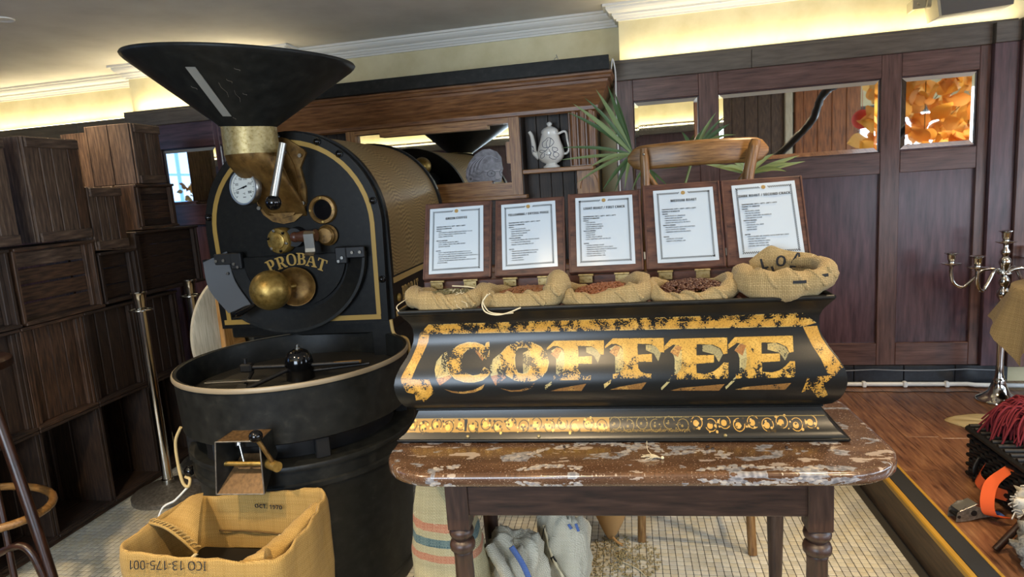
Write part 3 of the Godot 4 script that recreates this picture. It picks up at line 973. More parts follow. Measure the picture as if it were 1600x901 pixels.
	tube(wire, curve(V3("-0.20,2.10,-3.86 -0.19,2.17,-3.87 -0.178,2.10,-3.9 -0.182,1.98,-3.95 -0.188,1.8,-4.04 -0.185,1.5,-4.06 -0.188,1.2,-4.06"), 6), 0.004, 8)
	tag(obj("cable", wire, M.white_plastic), "pale cable hanging down beside the right end of the cabinet", "cable")

func portrait(at: Vector3) -> void:
	var W := 320; var H := 250
	var im := Image.create(W, H, false, Image.FORMAT_RGB8)
	im.fill(Color("6a6468"))
	var f := FastNoiseLite.new()
	f.seed = 5; f.frequency = 0.02; f.fractal_octaves = 4
	for y in H:
		for x in W:
			var d := Vector2(x - 120, (y - 130) * 1.1)
			var s := f.get_noise_2d(d.length() * 1.2 + y * 0.5, d.angle() * 60.0)
			var base := 0.40 + 0.2 * s
			if y > 110 and x > 110: base = 0.44 + 0.08 * f.get_noise_2d(x * 2.0, y * 2.0)
			im.set_pixel(x, y, Color(base, base * 0.97, base * 1.03))
	for k in 7: stroke(im, curve([Vector2(10 + k * 16, 200 - k * 10), Vector2(40 + k * 15, 120 - k * 5), Vector2(110 + k * 12, 70 - k * 2), Vector2(190 + k * 10, 60 + k * 4)], 8), 4, Color(0.25, 0.24, 0.27) if k % 2 else Color(0.55, 0.54, 0.58))
	stroke(im, curve(V("100,190 150,170 190,165 212,172"), 8), 3, Color(0.2, 0.19, 0.2))
	stroke(im, V("150,166 300,166"), 4, Color(0.7, 0.68, 0.68))
	for cx in [195.0, 275.0]:
		var p := []
		for i in 21: p.append(Vector2(cx, 186) + Vector2(cos(TAU * i / 20) * (30 if cx < 200 else 17), sin(TAU * i / 20) * 22))
		stroke(im, p, 4, Color(0.12, 0.11, 0.12))
		disc(im, Vector2(cx + 3, 184), 7, Color(0.15, 0.14, 0.15))
	stroke(im, V("140,165 110,178"), 4, Color(0.15, 0.14, 0.15))
	fill(im, V("232,180 255,180 262,222 250,228 225,226"), Color(0.56, 0.53, 0.54))
	stroke(im, curve(V("225,226 240,232 262,226"), 6), 4, Color(0.2, 0.18, 0.19))
	stroke(im, curve(V("200,246 235,236 268,246"), 6), 8, Color(0.3, 0.28, 0.3))
	disc(im, Vector2(32, 214), 22, Color(0.46, 0.44, 0.46)); disc(im, Vector2(36, 214), 9, Color(0.22, 0.2, 0.22))
	var m := mat("photo_print", Color.WHITE, 0.35)
	m.albedo_texture = ImageTexture.create_from_image(im)
	var w := 0.27; var h := 0.215
	var out := V("0.02,0.0 0.0,0.04 0.006,0.09 0.03,0.135 0.07,0.178 0.12,0.204 0.165,0.205 0.21,0.185 0.235,0.15 0.238,0.1 0.243,0.08 0.236,0.06 0.226,0.0")
	var st := S()
	var pp := PackedVector2Array(out)
	if Geometry2D.triangulate_polygon(pp).size() == 0: pp.reverse()
	var ix := Geometry2D.triangulate_polygon(pp)
	for k in range(0, ix.size(), 3):
		var t := [pp[ix[k]], pp[ix[k + 1]], pp[ix[k + 2]]]
		if (t[1] - t[0]).cross(t[2] - t[0]) < 0.0: t = [t[2], t[1], t[0]]
		for q in [t[0], t[2], t[1]]:
			st.set_uv(Vector2(q.x / w, 1.0 - q.y / h))
			st.add_vertex(Vector3(q.x - w / 2, q.y, 0.0))
	for i in pp.size():
		var a := pp[i]; var b := pp[(i + 1) % pp.size()]
		st.set_uv(Vector2(a.x / w, 1.0 - a.y / h))
		outq(st, Vector3(a.x - w / 2, a.y, 0), Vector3(b.x - w / 2, b.y, 0), Vector3(b.x - w / 2, b.y, -0.0015), Vector3(a.x - w / 2, a.y, -0.0015), Vector3(0, 0.1, 0))
	var o := obj("photo_cutout", st, m)
	o.position = at
	tag(o, "grey photo print cut-out of a head with spectacles in the cabinet mirror", "photo print")

func coffee_pot(at: Vector3) -> void:
	var t := thing("coffee_pot", "white porcelain coffee pot with blue flowers on the cabinet shelf", "coffee pot", at, 0.0)
	var st := S()
	lathe(st, V("0.048,0.0 0.052,0.004 0.05,0.012 0.036,0.02 0.034,0.026 0.06,0.04 0.078,0.062 0.083,0.09 0.076,0.125 0.064,0.16 0.055,0.19 0.05,0.205 0.054,0.212 0.052,0.216"), 40, Transform3D(), true, true, 60.0)
	obj("body", st, M.porcelain, t)
	st = S()
	lathe(st, V("0.053,0.216 0.05,0.226 0.036,0.238 0.016,0.246 0.01,0.25 0.016,0.258 0.017,0.266 0.008,0.274 0.0005,0.276"), 32, Transform3D(), true, true, 60.0)
	obj("lid", st, M.porcelain, t)
	st = S()
	tube(st, curve(V3("-0.07,0.07,0 -0.1,0.1,0 -0.104,0.15,0 -0.112,0.2,0 -0.126,0.226,0"), 6), [0.022, 0.021, 0.02, 0.019, 0.018, 0.0175, 0.017, 0.016, 0.0155, 0.015, 0.0145, 0.014, 0.0138, 0.0135, 0.013, 0.0125, 0.012, 0.0118, 0.0115, 0.011, 0.011, 0.0105, 0.01, 0.01, 0.01], 14)
	obj("spout", st, M.porcelain, t)
	st = S()
	tube(st, curve(V3("0.05,0.2,0 0.085,0.212,0 0.1,0.2,0 0.104,0.16,0 0.112,0.11,0 0.1,0.085,0 0.076,0.08,0"), 5), 0.0075, 10)
	obj("handle", st, M.porcelain, t)
	# blue brushwork lying on the glaze
	var lines := ["-0.02,0.165 -0.04,0.15 -0.035,0.125 -0.01,0.12 0.015,0.128 0.03,0.15 0.015,0.172 -0.005,0.178 -0.02,0.165", "-0.01,0.12 -0.015,0.145 -0.004,0.168", "0.005,0.122 0.008,0.15 0.012,0.172", "0.0,0.12 -0.02,0.1 -0.045,0.09", "-0.02,0.1 -0.05,0.108 -0.06,0.1 -0.045,0.092", "-0.03,0.09 -0.03,0.07 -0.05,0.06 -0.055,0.075 -0.04,0.088", "0.0,0.11 0.01,0.085 0.0,0.062", "0.03,0.09 0.05,0.085 0.055,0.07 0.04,0.06 0.025,0.07 0.03,0.09", "0.022,0.12 0.045,0.115 0.05,0.1 0.035,0.092 0.022,0.102 0.022,0.12", "0.0,0.062 0.02,0.05 0.04,0.052", "-0.02,0.08 0.0,0.075 0.015,0.088"]
	st = S()
	for s in lines:
		var pts := []
		for q in curve(V(s), 5):
			var yy: float = q.y
			var r := 0.05
			var prof := V("0.034,0.026 0.06,0.04 0.078,0.062 0.083,0.09 0.076,0.125 0.064,0.16 0.055,0.19 0.05,0.205")
			for i in prof.size() - 1:
				if yy >= prof[i].y and yy <= prof[i + 1].y: r = lerpf(prof[i].x, prof[i + 1].x, (yy - prof[i].y) / (prof[i + 1].y - prof[i].y))
			pts.append(Vector3(q.x, yy, sqrt(maxf(r * r - q.x * q.x, 0.0001)) + 0.0004))
		tube(st, pts, 0.0016, 5)
	obj("flower_painting", st, M.cobalt, t)
	st = S()
	tube(st, curve(V3("-0.108,0.1,0.02 -0.1,0.12,0.021 -0.112,0.14,0.02 -0.1,0.13,0.02"), 5), 0.0014, 5)
	tube(st, curve(V3("-0.09,0.1,0.022 -0.11,0.115,0.021"), 5), 0.0014, 5)
	obj("spout_painting", st, M.cobalt, t)

# ---------------------------------------------------------------- table, chairs, stands, plants
func paint_top() -> ImageTexture:
	var W := 1024; var H := 512
	var im := Image.create(W, H, false, Image.FORMAT_RGB8)
	var a := FastNoiseLite.new(); a.seed = 3; a.frequency = 0.012; a.fractal_octaves = 5
	var b := FastNoiseLite.new(); b.seed = 9; b.frequency = 0.013; b.fractal_octaves = 5
	var c := FastNoiseLite.new(); c.seed = 14; c.frequency = 0.15; c.fractal_octaves = 2
	for y in H:
		for x in W:
			var g := a.get_noise_2d(x * 0.4, y * 2.2)
			var col := Color("4a3527").lerp(Color("614936"), clampf(0.5 + g * 1.2, 0, 1))
			col = col.lerp(Color("35251a"), clampf(c.get_noise_2d(x, y) * 0.8, 0, 0.5))
			var s := b.get_noise_2d(x * 0.55 + y * 0.15, y * 1.4)
			var t := a.get_noise_2d(x * 0.9 + 400, y * 0.9)
			if s > 0.26 and t > -0.08: col = Color("8d8d90").lerp(Color("5f6066"), clampf(c.get_noise_2d(x * 0.5, y * 0.5) + 0.5, 0, 1))
			elif s < -0.36 and t < 0.05: col = Color("a9a198").lerp(col, 0.25)
			elif c.get_noise_2d(x * 1.3 + 90, y * 1.3) > 0.62: col = Color("b5ada2")
			im.set_pixel(x, y, col)
	# long smears of pale paint
	var smears := ["150,330 210,318 300,322", "270,420 330,380 400,352 470,345 520,370 500,400", "500,300 540,330 520,380", "545,430 600,400 680,392 700,420", "720,318 790,322 850,335", "300,470 360,455 420,466", "640,480 720,462 800,475 860,466", "880,360 930,352", "120,470 170,455", "560,345 575,390"]
	for s in smears:
		for p in curve(V(s), 24):
			for k in 5:
				var q: Vector2 = p + Vector2(c.get_noise_2d(p.x * 3.0 + k * 40.0, p.y) * 16.0, c.get_noise_2d(p.y * 3.0, p.x + k * 60.0) * 12.0)
				if b.get_noise_2d(q.x * 5.0, q.y * 5.0) > -0.02: disc(im, q, 2.0 + 4.0 * absf(c.get_noise_2d(q.x, q.y)), Color("75757a").lerp(Color("aba59c"), clampf(0.5 + c.get_noise_2d(q.x * 0.7, q.y * 0.7), 0, 1)))
	return ImageTexture.create_from_image(im)

func table() -> void:
	var t := thing("table", "old wooden table with paint-splashed rounded top and turned legs under the chest", "table", Vector3(-0.10, 0, -1.925), 4.4)
	var m := mat("painted_top", Color.WHITE, 0.2)
	m.albedo_texture = paint_top()
	m.clearcoat_enabled = true
	m.clearcoat = 0.5
	m.clearcoat_roughness = 0.15
	var st := S()
	var hx := 0.695; var hz := 0.33
	var prof := V("-0.02,0.716 -0.005,0.716 0.0,0.72 0.0,0.73 0.0,0.7425 -0.0025,0.747 -0.008,0.7495 -0.016,0.75")
	var rr := func(o: float, y: float) -> PackedVector3Array:
		var q := PackedVector3Array()
		var r := 0.17 + o
		for k in 4:
			var cx: float = [hx - 0.17, -hx + 0.17, -hx + 0.17, hx - 0.17][k]
			var cz: float = [-hz + 0.17, -hz + 0.17, hz - 0.17, hz - 0.17][k]
			for i in 9:
				var g := PI / 2 * (k + i / 8.0)
				q.append(Vector3(cx + r * cos(g), y, cz - r * sin(g)))
		return q
	var uvp := func(p: Vector3) -> void:
		st.set_uv(Vector2(p.x / 1.4 + 0.5, p.z / 0.7 + 0.5 + (p.y - 0.75) * 2.5))
		st.add_vertex(p)
	smooth(st)
	var rings := []
	for p in prof: rings.append(rr.call(p.x, p.y))
	for j in rings.size() - 1:
		for i in 36:
			var i2 := (i + 1) % 36
			var a: Vector3 = rings[j][i]; var b: Vector3 = rings[j][i2]; var c: Vector3 = rings[j + 1][i2]; var d: Vector3 = rings[j + 1][i]
			for p in [a, c, b, a, d, c]: uvp.call(p)
	st.set_smooth_group(FLAT)
	for i in 36:
		for p in [Vector3(0, 0.75, 0), rings[-1][(i + 1) % 36], rings[-1][i]]: uvp.call(p)
		for p in [Vector3(0, 0.716, 0), rings[0][i], rings[0][(i + 1) % 36]]: uvp.call(p)
	obj("tabletop", st, m, t)
	block("apron", -0.46, 0.465, 0.586, 0.716, 0.215, 0.239, M.table_wood_x, t)
	block("apron", -0.46, 0.465, 0.586, 0.716, -0.239, -0.215, M.table_wood_x, t)
	block("apron", -0.505, -0.483, 0.586, 0.716, -0.2, 0.2, M.table_wood_z, t)
	block("apron", 0.485, 0.507, 0.586, 0.716, -0.2, 0.2, M.table_wood_z, t)
	for sx in [-0.4865, 0.4905]:
		for sz in [0.215, -0.215]:
			var leg := S()
			box(leg, Vector3(sx, 0.6305, sz), Vector3(0.064, 0.171, 0.064), 0.002)
			var pr := "0.022,0.55 0.025,0.545 0.034,0.538 0.0365,0.528 0.034,0.518 0.026,0.512 0.025,0.506 0.034,0.5 0.0375,0.489 0.036,0.476 0.0265,0.468 0.0285,0.462 0.0265,0.456 0.0275,0.40 0.026,0.3 0.022,0.15 0.019,0.07 0.026,0.055 0.026,0.04 0.018,0.02 0.016,0.0"
			var pp := V(pr)
			pp.reverse()
			lathe(leg, pp, 28, Transform3D(Basis(), Vector3(sx, 0, sz)), true, true, 50.0)
			obj("leg", leg, M.table_wood_y, t)

func chair() -> void:
	var t := thing("bar_chair", "tall honey-coloured wooden chair with a curved back rail behind the chest", "chair", Vector3(0.16, 0, -2.64), 3.0)
	var o := Vector3(0.16, 0, -2.64)
	# back rail: a slab bent across, with rounded ends
	var st := S()
	var rings := []
	for i in 25:
		var u := i / 24.0
		var x := lerpf(-0.245, 0.29, u)
		var bow := 0.055 * (1.0 - pow(2.0 * u - 1.0, 2.0))
		var e := minf(u, 1.0 - u)
		var hh := 0.048 * sqrt(clampf(1.0 - pow(maxf(0.0, 1.0 - e * 9.0), 2.0), 0.05, 1.0))
		var y := 1.575 + 0.006 * sin(u * PI)
		var q := PackedVector3Array()
		for k in 12:
			var g := TAU * k / 12
			var c := cos(g); var s := sin(g)
			q.append(Vector3(x, y + signf(c) * pow(absf(c), 0.5) * hh, -0.065 + bow - 0.011 * signf(s) * pow(absf(s), 0.6)))
		rings.append(q)
	loft(st, rings, true, true, true, 0.0)
	obj("back_rail", st, M.chair_wood_x, t)
	var posts := [["-0.185,1.61,0.0 -0.182,1.50,0.005 -0.19,1.3,0.01 -0.2,1.05,0.0 -0.215,0.9,0.0 -0.25,0.0,0.06"], ["0.232,1.612,0.0 0.218,1.56,0.004 0.2,1.47,0.008 0.185,1.3,0.01 0.17,1.05,0.0 0.165,0.9,0.0 0.178,0.0,0.14"]]
	for p in posts:
		st = S()
		var pts := curve(V3(p[0]), 5)
		var rad := []
		for i in pts.size(): rad.append((0.0175 if i > 1 else 0.014) + (0.004 if p[0].begins_with("0.232") and i < 12 else 0.0))
		tube(st, pts, rad, 14)
		obj("back_post", st, M.chair_wood_y, t)
	st = S()
	for x in [-0.185, 0.229]: ball(st, Vector3(x, 1.588, 0.018), 0.005, 10)
	obj("rivet", st, M.steel, t)
	for s in [[-1, "-0.18,1.52,-0.01 -0.06,1.35,-0.03 0.08,1.2,-0.03 0.17,1.08,-0.01"], [1, "0.2,1.5,-0.01 0.08,1.33,-0.025 -0.08,1.2,-0.025 -0.19,1.08,-0.01"]]:
		st = S()
		tube(st, curve(V3(s[1]), 6), 0.011, 10)
		obj("cross_brace", st, M.chair_wood_y, t)
	st = S()
	lathe(st, V("0.19,1.03 0.205,1.035 0.205,1.05 0.195,1.056 0.12,1.05 0.0005,1.048"), 36, Transform3D(Basis(), Vector3(-0.01, 0, -0.17)))
	obj("seat", st, M.chair_wood_x, t)
	for x in [-0.16, 0.14]:
		st = S()
		tube(st, [Vector3(x, 1.04, -0.3), Vector3(x * 1.35, 0.0, -0.36)], [0.018, 0.015], 12)
		obj("front_leg", st, M.chair_wood_y, t)
	st = S()
	for p in [["-0.235,0.35,0.04 0.17,0.35,0.09"], ["-0.235,0.33,0.04 -0.205,0.33,-0.34"], ["0.172,0.33,0.09 0.178,0.33,-0.34"]]:
		tube(st, V3(p[0]), 0.011, 10)
	obj("stretcher", st, M.chair_wood_x, t)

func bar_stool() -> void:
	var t := thing("bar_stool", "dark bentwood stool with a foot hoop at the lower left picture edge", "stool", Vector3(-2.42, 0, -1.72), 0.0)
	var o := Vector3(-2.42, 0, -1.72)
	var legs := ["0.16,1.0,0.01 0.215,0.87,0.015 0.34,0.44,0.05 0.46,0.0,0.09", "0.16,1.0,0.03 0.236,0.55,0.075 0.275,0.31,0.105 0.325,0.0,0.143", "-0.13,1.0,-0.12 -0.2,0.5,-0.16 -0.27,0.0,-0.2", "-0.08,1.0,0.14 -0.12,0.5,0.2 -0.18,0.0,0.26"]
	for i in 4:
		var st := S()
		var pts := curve(V3(legs[i]), 6)
		var rad := []
		for k in pts.size(): rad.append(lerpf(0.02, 0.016, float(k) / pts.size()) if i != 1 else 0.0105)
		tube(st, pts, rad, 12)
		obj("leg", st, M.bentwood_y, t)
	var st := S()
	var hoop := []
	for i in 32: hoop.append(Vector3(0.01 + 0.285 * cos(TAU * i / 32), 0.485, 0.0 + 0.19 * sin(TAU * i / 32)))
	tube(st, hoop, 0.014, 10, true)
	obj("foot_hoop", st, M.chair_wood_x, t)
	st = S()
	tube(st, curve(V3("0.19,0.37,0.12 0.24,0.40,0.1 0.30,0.415,0.085 0.34,0.385,0.082 0.37,0.30,0.082"), 8), 0.0125, 10)
	obj("bent_brace", st, M.bentwood_x, t)
	st = S()
	lathe(st, V("0.18,0.985 0.2,0.99 0.2,1.015 0.19,1.022 0.1,1.016 0.0005,1.014"), 36)
	obj("seat", st, M.bentwood_x, t)

func stanchion(label: String, at: Vector3, h: float) -> void:
	var t := thing("stanchion", label, "stanchion", at, 0.0, "chrome rope stanchions")
	var st := S()
	lathe(st, V("0.0005,0.0 0.178,0.0 0.182,0.004 0.182,0.024 0.176,0.03 0.10,0.048 0.05,0.06 0.034,0.066 0.0005,0.067"), 56)
	obj("base", st, M.worn_steel, t)
	st = S()
	lathe(st, V("0.0255,0.06 0.0255,%s 0.0005,%s" % [h - 0.1, h - 0.099]), 28)
	obj("pole", st, M.chrome, t)
	st = S()
	lathe(st, V("0.031,0.062 0.031,0.09 0.026,0.095"), 28, Transform3D(), false, false)
	obj("collar", st, M.chrome, t)
	st = S()
	var c := []
	for i in 36: c.append(Vector3(0.054 * cos(TAU * i / 36), h - 0.095, 0.054 * sin(TAU * i / 36)))
	tube(st, c, 0.0045, 8, true)
	for i in 4: rod(st, Vector3(0.024 * cos(TAU * i / 4), h - 0.095, 0.024 * sin(TAU * i / 4)), Vector3(0.054 * cos(TAU * i / 4), h - 0.095, 0.054 * sin(TAU * i / 4)), 0.004, -1.0, 6)
	obj("rope_ring", st, M.chrome, t)
	st = S()
	lathe(st, V("0.024,%s 0.026,%s 0.029,%s 0.033,%s 0.039,%s 0.041,%s 0.038,%s 0.0005,%s" % [h - 0.1, h - 0.08, h - 0.05, h - 0.02, h - 0.01, h - 0.006, h, h + 0.001]), 32)
	obj("cap", st, M.chrome, t)

func round_board() -> void:
	var t := thing("tilt_table", "pale round tabletop tipped upright with a pine bracket behind the roaster", "table", Vector3(-2.105, 0, -2.96), 80.0)
	var st := S()
	var xf := Transform3D(Basis(Vector3.RIGHT, PI / 2), Vector3(0, 0.85, 0))
	lathe(st, V("0.0005,-0.014 0.322,-0.014 0.33,-0.008 0.33,0.008 0.322,0.014 0.0005,0.014"), 64, xf)
	obj("round_top", st, M.pale_wood_y, t)
	st = S()
	box(st, Vector3(0.215 - 0.36, 0.74, 0.03), Vector3(0.06, 0.62, 0.03), 0.004)
	obj("batten", st, M.pine_y, t)
	st = S()
	prism(st, V("-0.115,1.0 -0.115,0.44 0.12,0.44 0.12,0.68 0.09,0.69 0.04,0.71 -0.02,0.76 -0.05,0.83 -0.06,0.92 -0.06,1.0"), 0.015, 0.045)
	obj("bracket", st, M.pine_x, t)
	st = S()
	rod(st, Vector3(0.0, 0.0, -0.02), Vector3(0.0, 0.72, -0.02), 0.028, 0.022, 16)
	obj("post", st, M.pine_y, t)
	st = S()
	lathe(st, V("0.0005,0.0 0.2,0.0 0.2,0.016 0.06,0.03 0.0005,0.032"), 32, Transform3D(Basis(), Vector3(0, 0, -0.02)))
	obj("base", st, M.pine_x, t)

func blade(st: SurfaceTool, a: Vector3, b: Vector3, w: float, droop: float, up := Vector3(0, 0.3, 1)) -> void:
	# a folded leaf blade from a to b
	var n := 9
	var side := (b - a).cross(up).normalized()
	var nr := side.cross(b - a).normalized()
	smooth(st)
	var pa := PackedVector3Array(); var pb := PackedVector3Array(); var pc := PackedVector3Array()
	for i in n + 1:
		var u := float(i) / n
		var p := a.lerp(b, u) + Vector3(0, droop * u * (1.0 - u) * 4.0, 0)
		var ww := w * sin(PI * clampf(0.12 + u * 0.88, 0, 1)) * (1.0 if u < 0.95 else 0.4)
		pa.append(p + side * ww + nr * ww * 0.5); pb.append(p); pc.append(p - side * ww + nr * ww * 0.5)
	for i in n:
		quad(st, pa[i], pb[i], pb[i + 1], pa[i + 1])
		quad(st, pb[i], pc[i], pc[i + 1], pb[i + 1])

func palm() -> void:
	var at := Vector3(-0.06, 0, -3.34)
	var t := thing("potted_palm", "green fan palm with long pointed leaves between the cabinet and wooden chair", "plant", at)
	var st := S()
	lathe(st, V("0.0005,0.0 0.13,0.0 0.175,0.3 0.185,0.3 0.185,0.33 0.17,0.33 0.165,0.3 0.0005,0.29"), 32)
	obj("pot", st, M.terracotta, t)
	st = S()
	lathe(st, V("0.164,0.301 0.0005,0.312"), 24, Transform3D(), false, false)
	obj("soil", st, M.soil, t)
	var k := 0.00315
	var tip := func(px: float, py: float, dz: float) -> Vector3: return Vector3((px - 988) * k - 0.025, 1.616 - (py - 241) * k - (px - 988) * k * 0.068, dz)
	var fans := [
		[Vector3(988, 241, 0), ["890,176,.06", "916,152,.0", "934,138,-.05", "952,130,-.1", "902,165,.1", "876,250,.1", "882,232,.16", "902,286,.12", "940,298,.1", "925,262,.2", "962,140,-.12", "975,296,.12", "958,300,.05"]],
		[Vector3(1082, 240, -.06), ["1119,175,-.12", "1130,183,-.06", "1135,196,.0", "1108,190,-.15", "1142,214,.05", "1100,205,-.18", "1065,205,-.1"]],
		[Vector3(1165, 272, -.08), ["1096,257,.02", "1110,245,.0", "1130,236,-.05", "1240,243,-.1", "1228,256,-.02", "1212,268,.05", "1180,235,-.15", "1250,252,-.12", "1150,236,-.1", "1118,262,.06", "1205,240,-.14"]],
		[Vector3(1010, 262, .02), ["1040,290,.1", "1028,300,.12", "1055,262,.1", "985,300,.14"]]]
	var stems := ["0,0.3,0 0.0,1.0,0.0 -0.02,1.62,0.0", "0.02,0.3,0 0.1,1.0,-0.05 0.27,1.6,-0.06", "0.03,0.3,0.02 0.2,0.9,-0.06 0.52,1.47,-0.08", "0.0,0.3,0.03 0.02,1.0,0.03 0.05,1.55,0.02"]
	rng.seed = 3
	for f in fans.size():
		var c: Vector3 = tip.call(fans[f][0].x, fans[f][0].y, fans[f][0].z)
		st = S()
		var pts := V3(stems[f])
		pts[2] = c
		tube(st, curve(pts, 6), 0.006, 8)
		var fr := obj("frond_stem", st, M.stem_brown if f != 1 else M.leaf_pale, t)
		for s in fans[f][1]:
			var q: Vector3 = V3(s)[0]
			var e: Vector3 = tip.call(q.x, q.y, q.z)
			st = S()
			blade(st, c, e, rng.randf_range(0.008, 0.0125) if f != 3 else 0.006, rng.randf_range(0.0, 0.03))
			obj("leaf", st, M.leaf_green if rng.randf() < 0.65 and f != 2 else M.leaf_pale, fr)

func candelabra() -> void:
	var t := thing("candelabra", "tall silver candelabra with curved arms in front of the pilaster", "candelabra", Vector3(1.80, 0.18, -3.85))
	var st := S()
	lathe(st, V("0.0005,0.0 0.103,0.0 0.106,0.006 0.1,0.014 0.075,0.026 0.05,0.05 0.037,0.085 0.03,0.11 0.031,0.118 0.024,0.124 0.024,0.135 0.02,0.145 0.017,0.2 0.018,0.3 0.022,0.36 0.034,0.46 0.037,0.5 0.033,0.53 0.018,0.55 0.03,0.575 0.033,0.59 0.026,0.61 0.015,0.622 0.024,0.64 0.027,0.655 0.02,0.675 0.013,0.685 0.032,0.694 0.032,0.70 0.013,0.708 0.022,0.735 0.029,0.755 0.024,0.775 0.012,0.787 0.02,0.80 0.024,0.812 0.012,0.83 0.013,0.85"), 32, Transform3D(), true, true, 70.0)
	obj("stem", st, M.chrome, t)
	var cup := func(st2: SurfaceTool, at: Vector3) -> void:
		lathe(st2, V("0.008,-0.02 0.014,-0.012 0.03,-0.006 0.046,0.0 0.047,0.004 0.03,0.002 0.016,0.006 0.014,0.014 0.019,0.022 0.02,0.045 0.024,0.052 0.034,0.056 0.034,0.06 0.0005,0.056"), 24, Transform3D(Basis(), at), true, true, 60.0)
	st = S(); cup.call(st, Vector3(0, 0.862, 0)); obj("candle_cup", st, M.chrome, t)
	for a in [176.0, 218.0, -4.0, 38.0]:
		var d := Vector3(cos(deg_to_rad(a)), 0, -sin(deg_to_rad(a)))
		st = S()
		var pts := []
		for q in curve(V("0.01,0.697 0.05,0.72 0.10,0.715 0.15,0.66 0.19,0.628 0.23,0.65 0.245,0.70 0.245,0.74"), 6): pts.append(d * q.x + Vector3(0, q.y, 0))
		tube(st, pts, 0.0095, 12)
		var arm := obj("arm", st, M.chrome, t)
		st = S(); cup.call(st, d * 0.245 + Vector3(0, 0.755, 0)); obj("candle_cup", st, M.chrome, arm)

